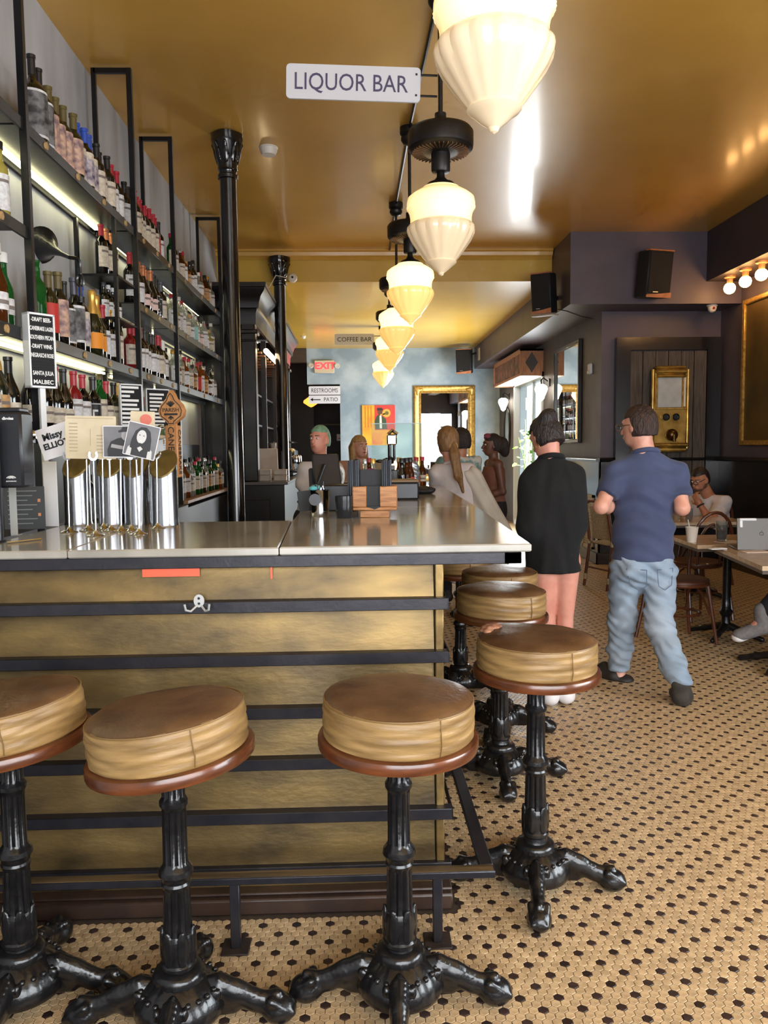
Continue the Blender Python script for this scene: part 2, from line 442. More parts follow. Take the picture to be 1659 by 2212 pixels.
# wainscot, rails and baseboards
m_wain = M('glossy_black_wainscot', (30, 29, 31), .18, 0, (24, 23, 25), 5, coat=.5)
struct('wainscot_alcove', join(box(XS-.02, XR, 9.47, 9.5, 0, 1.25)), m_wain, 'black wainscot along the wall below the brass viewer', 'wainscot')
struct('wainscot_side', box(XS-.03, XS, 9.47, 12.45, 0, 1.25), m_wain, 'glossy black wainscot on the side wall below the mirror', 'wainscot')
struct('wainscot_right', box(XR-.03, XR, 2.75, 9.47, 0, 1.25), m_wain, 'black wainscot on the right wall behind the tables', 'wainscot')
def rail(p0, p1, axis):
    pr = [(0, 0), (.02, .0), (.045, .012), (.05, .03), (.035, .045), (.0, .055)]
    n = len(pr); V = []
    for q in (p0, p1):
        for a, z in pr: V.append((q[0]-(a if axis == 'y' else 0), q[1]-(a if axis == 'x' else 0), q[2]+z))
    Fc = [tuple(range(n)), tuple(range(n, 2*n))]+[(i, (i+1) % n, n+(i+1) % n, n+i) for i in range(n)]
    return V, Fc
struct('trim_2', rail((XS-.02, 9.47, 1.25), (XR-.03, 9.47, 1.25), 'x'), m_wain, 'black chair rail on the wall under the brass viewer', 'chair rail')
struct('trim_3', rail((XS-.03, 9.42, 1.25), (XS-.03, 12.45, 1.25), 'y'), m_wain, 'black chair rail on the side wall under the mirror', 'chair rail')
struct('trim_4', rail((XR-.03, 2.75, 1.25), (XR-.03, 9.47, 1.25), 'y'), m_wain, 'black chair rail on the right wall behind the laptop table', 'chair rail')
struct('baseboard_side', box(XS-.05, XS-.03, 9.45, 12.4, 0, .14, .006), m_wain, 'black baseboard under the side wall vent', 'baseboard')
struct('baseboard_alcove', box(XS-.05, XR-.03, 9.45, 9.47, 0, .14, .006), m_wain, 'black baseboard behind the seated man', 'baseboard')
# rear wall with the opening to the hall
xd0, xd1 = atY(663, 800, REAR).x, atY(735, 900, REAR).x
zd = atY(700, 830, REAR).z
struct('wall_rear', join(box(xd1, XS+.2, REAR, REAR+.15, 0, CEIL2), box(xd0, xd1, REAR, REAR+.15, zd, CEIL2)), m_blue, 'mottled blue grey plaster wall at the back of the room', 'wall')
struct('wall_hall', join(box(XL, xd1+.4, 18.9, 19.1, 0, CEIL2), box(xd1+.2, xd1+.35, REAR+.15, 19, 0, CEIL2), box(XL, xd0+.02, 18.2, 18.25, 0, CEIL2)), m_blackwall, 'black hallway walls beyond the restrooms sign', 'wall')
struct('trim_5', box(XL, xd0, REAR-.1, REAR+.1, CEIL2-.28, CEIL2), M('brown_beam', (64, 48, 34), .5, 0, (50, 38, 28), 6, stretch=(1, 8, 8)), 'brown beam over the dark hallway opening', 'beam')
# what lies outside the windows
m_side = M('pavement', (168, 164, 158), .9, 0, (150, 146, 140), 3)
struct('street', join(box(-14, 22, -16, -2, -.2, -.05), box(5, 22, -2, 26, -.2, -.05)), m_side, 'bright street pavement outside the shopfront windows', 'street')
m_fac = M('facade_render', (214, 196, 190), .9, 0, (200, 184, 176), 2)
fac = tag(add('facade_building', box(-12, 18, -15, -13.5, -.05, 7.5), m_fac), 'pale rendered building across the street seen in the mirror', 'building')
m_sh = M('shutter_pink', (190, 84, 104), .7); m_fw = M('facade_window', (60, 74, 86), .1)
for k in range(9):
    x = -10+k*3.0
    add('shutter', box(x, x+.9, -13.5, -13.42, .2, 2.6, .01), m_sh if k % 2 else M('shutter_green', (70, 100, 90), .7), fac)
    add('window', box(x+1.2, x+2.2, -13.5, -13.44, .9, 2.6, .01), m_fw, fac)
    add('window', box(x+.3, x+1.3, -13.5, -13.44, 4.2, 6.0, .01), m_fw, fac)
# ================================================================== the bar
m_marble = M('white_marble', (168, 162, 150), .12, 0, (128, 123, 114), 5, 0, coat=.4, detail=10, lo=.42, hi=.75, stretch=(1, .6, 1))
m_brass = M('aged_brass_sheet', (128, 104, 60), .40, .55, (60, 49, 32), 4.2, .05, 40, detail=14, lo=.34, hi=.68, stretch=(.7, 1, 1.8))
m_brtrim = M('brass_edge', (150, 124, 76), .4, .6, (110, 88, 52), 20)
m_steel_blk = M('blackened_steel', (40, 40, 46), .36, .45, (52, 50, 54), 14, .03, 80)
m_iron = M('black_cast_iron', (20, 20, 22), .28, .2, (30, 29, 30), 25, .12, 45, coat=.3)
m_chrome = M('polished_steel', (215, 215, 218), .10, 1)
YB = 2.425           # face of the brass panels
XB1 = .262           # right end of the bar front
ZT = 1.15
bar_t = thing('bar_counter', 'brass clad bar front with black steel rails below the marble top', 'bar', (0, YB, 0))
add('carcass', box(-1.15, XB1, .03, .775, 0, ZT-.07), M('bar_carcass', (40, 34, 28), .7), bar_t)
RZ = [1.112, .972, .805, .637, .474, .302, .13]      # heights of the rails (centres); the last is the foot of the panels
tops = [1.095]+RZ[1:]
for i in range(len(RZ)-1):
    z1 = RZ[i]-.012 if i else 1.095
    z0 = RZ[i+1]+.0
    # each sheet hangs a little forward at its foot, like a lapped board
    y1, y0 = .012, -.012
    V = [(-1.15, y0, z0), (XB1-.03, y0, z0), (XB1-.03, y1, z1), (-1.15, y1, z1), (-1.15, .03, z0), (XB1-.03, .03, z0), (XB1-.03, .03, z1), (-1.15, .03, z1)]
    add('brass_panel', (V, [(0,1,2,3),(5,4,7,6),(1,5,6,2),(4,0,3,7),(3,2,6,7),(4,5,1,0)]), m_brass, bar_t)
    add('corner_strip', box(XB1-.027, XB1, -.016, .03, z0, z1, .003), m_brtrim, bar_t)
add('brass_panel', box(-1.15, XB1-.03, -.008, .03, .055, .125, .002), m_brass, bar_t)
for i, z in enumerate(RZ[1:-1]):
    xe = XB1+.012+.003*i
    r_ = add('steel_rail', join(box(-1.15, xe, -.045, -.006, z-.02, z+.016, .002), box(xe-.004, xe, -.045, .3, z-.02, z+.016, .001)), m_steel_blk, bar_t)
add('steel_rail', box(-1.15, XB1+.02, -.032, -.008, .118, .135, .002), m_steel_blk, bar_t)
add('kick_board', join(box(-1.15, XB1+.02, -.07, .03, 0, .052, .006), box(-1.15, XB1+.02, -.05, .03, .052, .062, .004)), M('kick_wood', (44, 30, 26), .45, 0, (60, 42, 32), 10), bar_t)
add('top_frame', join(box(-1.15, .505, -.02, .02, ZT-.062, ZT-.026, .002), box(.45, .505, -.02, 3.85, ZT-.062, ZT-.026, .002), box(-1.15, .45, .02, .8, ZT-.05, ZT-.028)), m_steel_blk, bar_t)
# coat hook on the second rail
hk = atY(430, 1308, YB-.05)
hook = add('coat_hook', join(prism(disc(0, .008, .016, 16, .02), -.004, 0), tube([(-.008, -.005, -.008), (-.022, -.022, -.02), (-.034, -.034, -.014), (-.037, -.036, .004)], .0035, 6), tube([(.008, -.005, -.008), (.022, -.022, -.02), (.034, -.034, -.014), (.037, -.036, .004)], .0035, 6)), M('nickel', (196, 196, 194), .3, .35), bar_t, (hk.x, -.046, .985), label='nickel double coat hook')
add('screw', join(prism(disc(0, 0, .004, 10), -.0065, -.004), prism(disc(0, .016, .004, 10), -.0065, -.004)), m_steel_blk, hook)
# red tape under the counter
add('tape', box(-.665, -.49, -.0085, -.0065, 1.062, 1.094), M('red_tape', (235, 98, 66), .4), bar_t, label='red tape strip')
add('tape', box(-.273, -.267, -.0085, -.0065, 1.05, 1.094), MATS['red_tape'], bar_t)
# return wing along the right side
add('wing_body', join(box(-.25, XB1, .8, 2.2, 0, ZT-.07), box(-.03, XB1, 2.2, 3.85, 0, ZT-.07)), M('wing_paint', (40, 36, 34), .5), bar_t)
add('wing_panel', box(XB1, XB1+.012, .1, 3.85, .05, ZT-.07), m_brass, bar_t)
# marble slabs
def slab(out, label):
    n = len(out); V = []
    def ring(d, z):
        c = Vector((sum(p[0] for p in out)/n, sum(p[1] for p in out)/n))
        for p in out:
            v = Vector(p)-c; V.append((p[0]-math.copysign(d, v.x), p[1]-math.copysign(d, v.y), z))
    ring(.004, ZT-.026); ring(0, ZT-.022); ring(0, ZT-.004); ring(.004, ZT)
    Fc = [tuple(range(n))[::-1], tuple(range(3*n, 4*n))]
    for i in range(3):
        for k in range(n): Fc.append((i*n+k, i*n+(k+1) % n, (i+1)*n+(k+1) % n, (i+1)*n+k))
    return tag(add('marble_slab', (V, Fc), m_marble), label, 'countertop', 'marble slabs of the bar top')
xj0, xj1 = atZ(600, 1186, ZT).x, -.28
slab([(-1.2, 2.40), (-.885, 2.40), (-.885, 3.3), (-1.2, 3.3)], 'white marble bar slab at the far left under the black dispenser')
slab([(-.882, 2.40), (xj0-.002, 2.40), (xj1-.002, 3.3), (-.882, 3.3)], 'white marble bar slab carrying the steel beer towers')
yw = atZ(980, 1094, ZT).y
slab([(xj0+.001, 2.405), (.535, 2.405), (.60, yw-.001), (xj1, yw-.001), (xj1+.001, 3.3)], 'white marble corner slab under the wooden menu caddy')
slab([(-.05, yw+.001), (.60, yw+.001), (.66, 6.3), (-.05, 6.3)], 'white marble slab at the far end beside the ponytailed woman')
# foot rail
fr = thing('foot_rail', 'black steel foot rail with square posts in front of the bar', 'foot rail', (0, 2.21, 0))
ft = .222
add('rail_bar', join(box(-1.15, .385, -.03, .01, ft-.022, ft, .003), box(.345, .385, .01, 3.6, ft-.022, ft, .003)), m_steel_blk, fr)
add('rail_wear', box(-1.15, .38, -.026, .006, ft, ft+.0015), M('worn_wood_strip', (120, 98, 66), .35, .3, (80, 66, 46), 12, stretch=(.3, 6, 1)), fr, label='worn bare top of the rail')
for x in (-1.0, -.372, .217):
    po = add('post', box(x-.014, x+.014, -.024, .004, .006, ft-.022, .002), m_steel_blk, fr)
    add('foot_plate', box(x-.04, x+.04, -.05, .03, 0, .006, .002), M('rusty_plate', (58, 42, 34), .7, .2, (40, 32, 28), 40), po)
for y in (1.2, 2.4):
    add('post', box(.352, .378, y-.014, y+.014, 0, ft-.022, .002), m_steel_blk, fr)
# ------------------------------------------------------------------ bar stools
m_leather = M('tan_leather_side', (172, 138, 86), .44, 0, (118, 90, 54), 6, .12, 14, stretch=(1, 1, 6), detail=9, lo=.32, hi=.72)
m_leather_t = M('worn_brown_leather', (72, 48, 30), .40, 0, (112, 82, 54), 7, .08, 60, detail=12, lo=.30, hi=.75)
m_rim = M('mahogany_rim', (116, 64, 34), .28, 0, (82, 44, 24), 9, .03, 40, coat=.4, stretch=(1, 1, 6))
def flute(n, d, rows):
    return lambda a, i: (1-d*(.5+.5*math.cos(n*a))**2) if i in rows else 1
def stool_post():
    pr = [(.030, .70), (.030, .69), (.0285, .685), (.0285, .61), (.030, .605), (.035, .598), (.035, .588), (.030, .580), (.0295, .57), (.0305, .44), (.034, .432), (.041, .424), (.043, .412), (.036, .402), (.034, .392), (.037, .386), (.034, .378), (.033, .372), (.036, .26)]
    lo = [(.036, .258), (.041, .245), (.043, .225), (.039, .20), (.040, .185), (.044, .18), (.044, .172), (.038, .165), (.040, .150), (.050, .130), (.056, .118)]
    fl = flute(10, .16, {2, 3, 8, 9, 17, 18})
    return lathe((pr+lo)[::-1], 40, lambda a, i: fl(a, len(pr+lo)-1-i))
def leaf_ring():
    out = []
    for k in range(6):
        a = 2*PI*k/6
        s = sdf([el((.037, 0, .225), (.008, .017, .05), k=.004), rc((.042, 0, .19), (.042, 0, .27), .004, .003, k=.004)], .004, .004)
        out.append(rot(s, 'Z', math.degrees(a)))
    return join(*out)
def claw_leg():
    pr = []
    pts = [(.05, .085), (.10, .094), (.145, .078), (.19, .056), (.222, .046)]
    rr = [.030, .029, .026, .022, .022]
    for (a, za), (b, zb), r1, r2 in zip(pts, pts[1:], rr, rr[1:]): pr.append(rc((a, 0, za), (b, 0, zb), r1, r2, (1, .78, 1.0)))
    for (a, za), (b, zb), r1, r2 in zip(pts, pts[1:], rr, rr[1:]): pr.append(rc((a, 0, za+r1*.95), (b, 0, zb+r2*.95), .009, .008, k=.008))
    pr.append(rc((.03, 0, .05), (.13, 0, .040), .034, .016, (1, .7, 1)))                # web under the knee
    pr.append(el((.248, 0, .034), (.044, .038, .036), k=.012))                          # ball of the paw
    for t in (-1, 0, 1): pr.append(rc((.232, t*.023, .066), (.282, t*.019, .034), .0125, .010, k=.004))
    pr.append(rc((.212, 0, .062), (.246, 0, .072), .016, .013, k=.008))
    for i in range(9):
        t = i/8
        for s in (-1, 1): pr.append(el((.10+.10*t, s*.013*(1-.2*t), .124-.050*t), (.0055, .006, .005), k=.004))
    for s in (-1, 1): pr.append(el((.085, s*.034, .085), (.018, .010, .032), (0, 35, 0), k=.006)); pr.append(rc((.06, s*.034, .03), (.075, s*.030, .10), .007, .006, k=.006))
    return sdf(pr, .0042, .02)
CL = claw_leg(); CL = ([(p[0], p[1], max(p[2], 0)) for p in CL[0]], CL[1])
st_mesh = {'post': mesh('post', stool_post(), 30), 'leaf': mesh('leaf', leaf_ring(), 60), 'leg': mesh('leg', CL, 60)}
bell = [(.050, .152), (.056, .146), (.058, .132), (.074, .122), (.096, .104), (.110, .082), (.115, .058), (.108, .042), (.06, .036)]
st_mesh['bell'] = mesh('bell', lathe(bell[::-1], 48, lambda a, i: 1+(.03*math.cos(16*a) if 2 < i < 7 else 0)), 40)
st_mesh['collar'] = mesh('collar', join(lathe([(.0, .156), (.050, .156), (.060, .150), (.064, .140), (.064, .130), (0, .130)], 48, lambda a, i: 1+.02*math.cos(24*a)), *[mv(sdf([el((0, 0, 0), (.008, .008, .008))], .004, .004), .094*math.cos(2*PI*k/22), .094*math.sin(2*PI*k/22), .108) for k in range(22)]), 40)
for k_ in ('post', 'leaf', 'leg', 'bell', 'collar'): st_mesh[k_].materials.append(m_iron)
def cushion(seed):
    rr = random.Random(seed); ph = [rr.uniform(0, 6) for _ in range(6)]
    prof = [(.0, .137), (.06, .1365), (.12, .134), (.165, .129), (.190, .122), (.2005, .115), (.2050, .1105)]
    ns = 26
    prof += [(.2065+.0022*math.sin(PI*t), .106-.098*t) for t in np.linspace(0, 1, ns)]+[(.2, .003), (.197, 0)]
    n = 72; V = []; Fc = []; m = len(prof)
    for i, (r, z) in enumerate(prof[::-1]):
        for k in range(n):
            a = 2*PI*k/n
            on = 1 if 2 <= i < 2+ns else 0
            w = on*.5*(.0020*math.sin(z*165+2.4*math.sin(2*a+ph[0])+ph[4])+.0013*math.sin(z*290+3.1*math.sin(3*a+ph[1])+1.5*math.sin(5*a))+.0012*math.sin(5*a+ph[5]))
            dz = (.004*math.sin(2*a+ph[2])+.0025*math.sin(5*a+ph[3]))*(i/m)*min(1, r/.19)**2
            V.append(((r+w)*math.cos(a), (r+w)*math.sin(a), z+dz))
    for i in range(m-1):
        for k in range(n): Fc.append((i*n+k, i*n+(k+1) % n, (i+1)*n+(k+1) % n, (i+1)*n+k))
    return V, Fc
cush_me = []
for sd in range(3):
    me = mesh('cushion', cushion(sd), 50); me.materials.append(m_leather); me.materials.append(m_leather_t)
    for p in me.polygons:
        if p.center.z > .1130: p.material_index = 1
    cush_me.append(me)
ridge = [(.2050+.0022*math.cos(t), .0955+.0022*math.sin(t)) for t in np.linspace(0, 2*PI, 7)]
pip_me = mesh('piping', tube([(.2045*math.cos(2*PI*k/56), .2045*math.sin(2*PI*k/56), .1125) for k in range(56)], .0024, 6, True), 60); pip_me.materials.append(M('leather_piping', (128, 98, 56), .4))
seam_me = mesh('seam', tube([(.209, 0, .01), (.2115, .002, .04), (.2118, -.001, .075), (.208, 0, .110)], .0016, 6), 60); seam_me.materials.append(MATS['leather_piping'])
rim_me = mesh('seat_rim', lathe([(0, -.004), (.213, -.004), (.2195, -.001), (.2215, .006), (.2215, .024), (.2185, .031), (.2, .034), (0, .034)], 56), 35); rim_me.materials.append(m_rim)
plate_me = mesh('seat_plate', lathe([(0, -.02), (.05, -.02), (.09, -.008), (.09, -.003), (0, -.003)], 24), 35); plate_me.materials.append(m_iron)
def stool(loc, tilt, spin, legspin, sd, label, dz=0):
    t = thing('bar_stool', label, 'stool', loc, 0, 'leather bar stools around the bar')
    s = .722+dz
    seat = add('seat', rim_me, None, t, (0, 0, s-.03), eul=(rad(tilt[0]), rad(tilt[1]), 0), label='mahogany seat rim'); seat.scale = (.925, .925, .86)
    add('cushion', cush_me[sd], None, seat, (0, 0, .030), spin, label='tan leather drum cushion')
    add('piping', pip_me, None, seat, (0, 0, .030)); add('seam', seam_me, None, seat, (0, 0, .030), -PI/2+.1+.5*R.random())
    add('seat_plate', plate_me, None, seat)
    add('post', st_mesh['post'], None, t, (0, 0, s-.03-.702)); add('leaf_collar', st_mesh['leaf'], None, t, (0, 0, s-.03-.702))
    add('bell', st_mesh['bell'], None, t); add('ring_collar', st_mesh['collar'], None, t)
    for k in range(4): add('leg', st_mesh['leg'], None, t, rotz=legspin+k*PI/2)
    return t
sc_ = stool((.094, 1.955, 0), (1.0, 1.0), .3, rad(-4), 0, 'tan leather bar stool directly in front of the right end of the bar', .006)
stool((-.466, 1.90, 0), (-.5, -6.0), 1.2, rad(0), 1, 'tan leather bar stool with tilted seat, second from the left edge')
stool((-.905, 2.005, 0), (.5, -6.0), 2.0, rad(-1), 2, 'tan leather bar stool cut off by the left edge of the picture', .006)
sd_ = stool((.570, 2.485, 0), (.5, .5), .8, rad(-10), 1, 'worn bar stool with torn cushion at the right corner of the bar', .018)
stool((.612, 3.35, 0), (0, 1), .4, rad(-3), 2, 'second bar stool along the right side, behind the torn one', .016)
stool((.715, 3.95, 0), (0, 0), 1.4, rad(-20), 0, 'third bar stool along the right side of the bar')
stool((.60, 4.6, 0), (0, 0), 2.4, rad(-30), 1, 'fourth bar stool along the right side, nearly hidden under the counter')

for ch in sd_.children:
    if ch.name.startswith('seat'):
        add('torn_patch', sdf([el((-.13, .10, .1365), (.045, .028, .010), (0, 0, 35)), el((-.16, .07, .131), (.022, .03, .009)), noise(lambda P: .003*np.sin(P[:, 0]*160)*np.sin(P[:, 1]*150))], .005, .01), M('torn_leather', (176, 128, 96), .7, 0, (140, 92, 66), 40), ch, (0, 0, .030), .15)
# ================================================================== back bar: steel shelving, bottles, beer towers
m_shelf = M('shelf_steel', (38, 40, 42), .33, .5, (52, 54, 54), 8, .03, 60)
m_post = M('post_steel', (26, 27, 30), .3, .4)
m_cork = M('cork', (196, 164, 112), .7, 0, (168, 134, 86), 60)
m_led = M('led_strip_light', (255, 250, 205), .5, emit=6, ecol=(255, 246, 190))
XF, XK = -1.40, -1.62
PY_ = [1.9, 3.52, 5.19, 6.28, 8.38]
LV = {1: 2.85, 2: 2.40, 3: 1.96, 4: 1.53}
ORD = ['first', 'second', 'third', 'fourth', 'fifth', 'sixth', 'seventh', 'eighth', 'ninth', 'tenth', 'eleventh', 'twelfth', 'thirteenth', 'fourteenth', 'fifteenth', 'sixteenth', 'seventeenth', 'eighteenth', 'nineteenth', 'twentieth']
sh = thing('steel_shelving', 'tall black steel bottle shelving along the grey wall behind the bar', 'shelving', (XF, 5.2, 0))
def P_(s): return mv(s, -XF, -5.2, 0)
for y in PY_:
    add('post', P_(join(box(XF-.016, XF+.016, y-.016, y+.016, 0, 3.835, .002))), m_post, sh)
    add('post', P_(join(box(XK-.014, XK+.014, y-.014, y+.014, 0, 3.835, .002))), m_post, sh)
    add('crossbar', P_(box(XK, XF, y-.014, y+.014, 3.805, 3.835, .002)), m_post, sh)
plan = {1: (0, 1, 2, 3), 2: (0, 2, 3), 3: (0, 1, 2, 3), 4: (0, 1, 2)}
for lv, bays in plan.items():
    z = LV[lv]
    for b in bays:
        y0, y1 = PY_[b]+.016, PY_[b+1]-.016
        s = add('shelf', P_(join(box(XK-.03, XF-.005, y0, y1, z-.008, z), box(XF-.008, XF+.004, y0, y1, z-.045, z+.008, .002), box(XK-.034, XK-.026, y0, y1, z-.03, z+.03))), m_shelf, sh)
        if b > 1 and lv < 4: add('light_lip', P_(box(XK+.036, XK+.040, y0+.02, y1-.02, z-.05, z-.008)), m_shelf, s)  # lip added to hide the glowing strip from direct view
        add('led_strip', P_(box(XK+.0, XK+.03, y0+.08, y1-.08, z-.028, z-.016)), m_led, s, label='glowing strip light')
        n = 4 if b == 1 else 3
        for k in range(n):
            yy = y0+(k+.5)*(y1-y0)/n
            add('cork_plug', xf(prism(disc(0, 0, .017, 12), -.008, 0), Matrix.Translation((.004, yy-5.2, z-.02)) @ Matrix.Rotation(PI/2, 4, 'Z')), m_cork, s)
# short rack at the end of the second bay
rk = add('side_rack', P_(join(box(XK-.02, XF, 4.78, 5.17, 2.475, 2.49), box(XK-.02, XF, 4.78, 5.17, 2.23, 2.24), box(XF-.02, XF, 4.77, 4.80, 1.97, 2.81), box(XK-.02, XK, 4.77, 4.80, 1.97, 2.81))), m_post, sh)
# lower cupboards and the wooden ledge
add('cupboard', P_(box(XL+.01, XF+.06, 1.9, 6.25, 0, 1.02, .004)), M('cupboard_black', (26, 24, 24), .5), sh)
cb = add('cupboard', P_(box(XL+.01, XF, 6.28, 8.38, 0, .98, .004)), MATS['cupboard_black'], sh)
add('wood_ledge', P_(box(XL+.01, XF+.05, 6.28, 8.42, 1.02, 1.05, .004)), M('ledge_wood', (168, 124, 88), .5, 0, (140, 98, 66), 6, stretch=(6, 1, 6)), sh)
add('back_panel', P_(box(XL+.005, XL+.02, 1.9, 8.38, 1.05, 1.50)), M('back_panel_dark', (40, 38, 34), .4), sh)
# ---- bottles
def bprof(r, h, sh_, nk, neck_r=.0145):
    """cylinder to sh_, shoulder to nk, neck to h"""
    pr = [(0, 0), (r*.85, 0), (r, .006), (r, sh_)]
    for t in (.2, .4, .6, .8, 1):
        s = .5-.5*math.cos(PI*t); pr.append((r+(neck_r-r)*s, sh_+(nk-sh_)*t))
    pr += [(neck_r, h-.012), (neck_r+.002, h-.010), (neck_r+.002, h)]
    return pr
KIND = {'bordeaux': (.0375, .300, .190, .235), 'burgundy': (.042, .300, .140, .245), 'magnum': (.056, .385, .235, .30), 'sparkling': (.046, .325, .150, .255),
        'spirit': (.041, .285, .185, .225), 'flask': (.046, .250, .160, .190), 'tall': (.035, .320, .215, .26), 'longneck': (.031, .235, .120, .185)}
GL = {'black': M('black_glass', (16, 14, 12), .06, coat=.5), 'olive': M('olive_glass', (28, 30, 14), .06, coat=.5), 'green': M('green_glass', (46, 120, 52), .04, trans=.7, ior=1.2),
      'amber': M('amber_glass', (96, 50, 18), .05, trans=.5, ior=1.2), 'clear': M('clear_spirit', (222, 226, 214), .04, trans=.75, ior=1.15), 'straw': M('straw_wine', (206, 190, 96), .04, trans=.6, ior=1.15),
      'whisky': M('whisky', (150, 78, 26), .05, trans=.5, ior=1.15), 'red': M('red_wax_glass', (120, 22, 26), .2), 'pale': M('pale_green_glass', (176, 190, 150), .04, trans=.6, ior=1.15)}
CP = {'black': M('cap_black', (30, 29, 31), .35), 'red': M('cap_red', (168, 38, 54), .35), 'blue': M('cap_blue', (46, 78, 168), .35), 'gold': M('cap_gold', (212, 168, 84), .3, .6), 'olive': M('cap_olive', (92, 80, 44), .4),
      'white': M('cap_white', (226, 226, 224), .4), 'grey': M('cap_grey', (84, 86, 96), .35, .4), 'copper': M('cap_copper', (196, 128, 92), .3, .6), 'silver': M('cap_silver', (190, 192, 196), .25, .8), 'cork': m_cork}
LB = {'cream': M('label_cream', (216, 206, 188), .7, 0, (190, 178, 158), 60), 'white': M('label_white', (226, 226, 226), .7, 0, (196, 196, 198), 70), 'photo': M('label_photo', (120, 120, 122), .6, 0, (46, 44, 46), 22, lo=.4, hi=.6),
      'art': M('label_art', (214, 176, 150), .65, 0, (120, 96, 104), 34), 'violet': M('label_violet', (206, 196, 200), .65, 0, (74, 58, 84), 30), 'orange': M('label_orange', (226, 140, 32), .6), 'red': M('label_red', (186, 48, 40), .6),
      'pink': M('label_pink', (224, 196, 190), .65, 0, (182, 70, 74), 40, lo=.55, hi=.62), 'blackc': M('label_black', (22, 22, 24), .6), 'tan': M('label_tan', (206, 170, 116), .65, 0, (160, 110, 66), 30), 'teal': M('label_teal', (150, 200, 196), .6)}
_bm = {}
def bmesh_of(kind, gl):
    k = ('b', kind, gl)
    if k not in _bm:
        me = mesh('bottle_glass', lathe(bprof(*KIND[kind]), 20), 50); me.materials.append(GL[gl]); _bm[k] = me
    return _bm[k]
def cap_of(kind, c):
    k = ('c', kind, c)
    if k not in _bm:
        r, h, s, nk = KIND[kind]; n = .0145
        if kind == 'sparkling': pr = [(.026, .215), (.0235, .24), (.018, .262), (.0165, .285), (.019, .298), (.0195, .318), (.014, .328), (0, .328)]
        elif kind in ('bordeaux', 'burgundy', 'magnum'):
            L_ = .065 if kind != 'magnum' else .08; pr = [(n+.0012, h-L_), (n+.0012, h-.016), (n+.0038, h-.013), (n+.0038, h+.001), (0, h+.0015)]
        else: pr = [(n+.0035, h-.024), (n+.0035, h+.006), (n+.002, h+.008), (0, h+.008)]
        me = mesh('capsule', lathe(pr, 16), 40); me.materials.append(CP[c]); _bm[k] = me
    return _bm[k]
def arc(r, a0, a1, z0, z1, n=10):
    V = []; Fc = []
    for i in range(n+1):
        a = a0+(a1-a0)*i/n
        for rr, z in ((r, z0), (r, z1), (r-.001, z1), (r-.001, z0)): V.append((rr*math.cos(a), rr*math.sin(a), z))
    for i in range(n):
        for k in range(4): Fc.append((i*4+k, i*4+(k+1) % 4, i*4+4+(k+1) % 4, i*4+4+k))
    return V, Fc+[(0, 1, 2, 3), (n*4+3, n*4+2, n*4+1, n*4)]
def lab_of(kind, l):
    k = ('l', kind, l)
    if k not in _bm:
        r, h, s, nk = KIND[kind]
        z0, z1 = (.05, s-.02)
        if l in ('photo', 'art', 'violet'): z0, z1 = .045, s
        if l == 'orange': z0, z1 = .05, .125
        if kind == 'sparkling' and l != 'orange': z0, z1 = .05, .13
        base = arc(r+.0012, rad(-105), rad(50), z0, z1)
        me = mesh('label', base, 30); me.materials.append({'photo': LB['white'], 'violet': LB['cream']}.get(l, LB[l])); _bm[k] = me
        inner = None
        if l in ('photo', 'violet'):
            i2 = mesh('picture', arc(r+.0020, rad(-97), rad(42), z0+.010, z1-.010 if l == 'photo' else z1-.03), 30); i2.materials.append(LB[l]); inner = i2
        elif l == 'blackc':
            i2 = mesh('letter', join(*[arc(r+.0022, rad(-70+a), rad(-30+b), z0+c, z0+d, 5) for a, b, c, d in ((0, 0, .02, .03), (0, 0, .075, .085), (0, -28, .02, .085))], arc(r+.0021, rad(-104), rad(49), z1-.008, z1-.004), arc(r+.0021, rad(-104), rad(49), z0+.004, z0+.008)), 30); i2.materials.append(LB['white']); inner = i2
        elif l in ('cream', 'white', 'tan', 'pink'):
            i2 = mesh('print', arc(r+.0019, rad(-75), rad(10), z1-.034, z1-.022, 5), 30); i2.materials.append(M('print_grey', (120, 110, 104), .7)); inner = i2
        _bm[('i',)+k] = inner
    return _bm[k], _bm[('i',)+k]
LN = {1: 'the top shelf', 2: 'the second shelf', 3: 'the third shelf', 4: 'the fourth shelf', 5: 'the low wooden ledge', 6: 'the short rack'}
GN = {'black': 'dark', 'olive': 'olive', 'green': 'green', 'amber': 'amber', 'clear': 'clear', 'straw': 'straw yellow', 'whisky': 'whisky coloured', 'red': 'red waxed', 'pale': 'pale green'}
nb = [0]
def bottle(kind, gl, cp, lb, x, y, z, label, group, sc=1, spin=None):
    t = bpy.data.objects.new('bottle', None); t.empty_display_size = .03; COL.objects.link(t)
    t.location = (x, y, z); t.rotation_euler = (0, 0, R.uniform(-.25, .15) if spin is None else spin); t.scale = (sc, sc, sc)
    tag(t, label, 'bottle', group)
    add('glass_body', bmesh_of(kind, gl), None, t)
    if cp: add('capsule' if kind in ('bordeaux', 'burgundy', 'magnum', 'sparkling') else 'cap', cap_of(kind, cp), None, t)
    if lb:
        l, i = lab_of(kind, lb); lo_ = add('label', l, None, t)
        if i is not None: add('print', i, None, lo_)
    nb[0] += 1
    return t
BN = ['bay at the left edge', 'second bay', 'third bay', 'last bay']
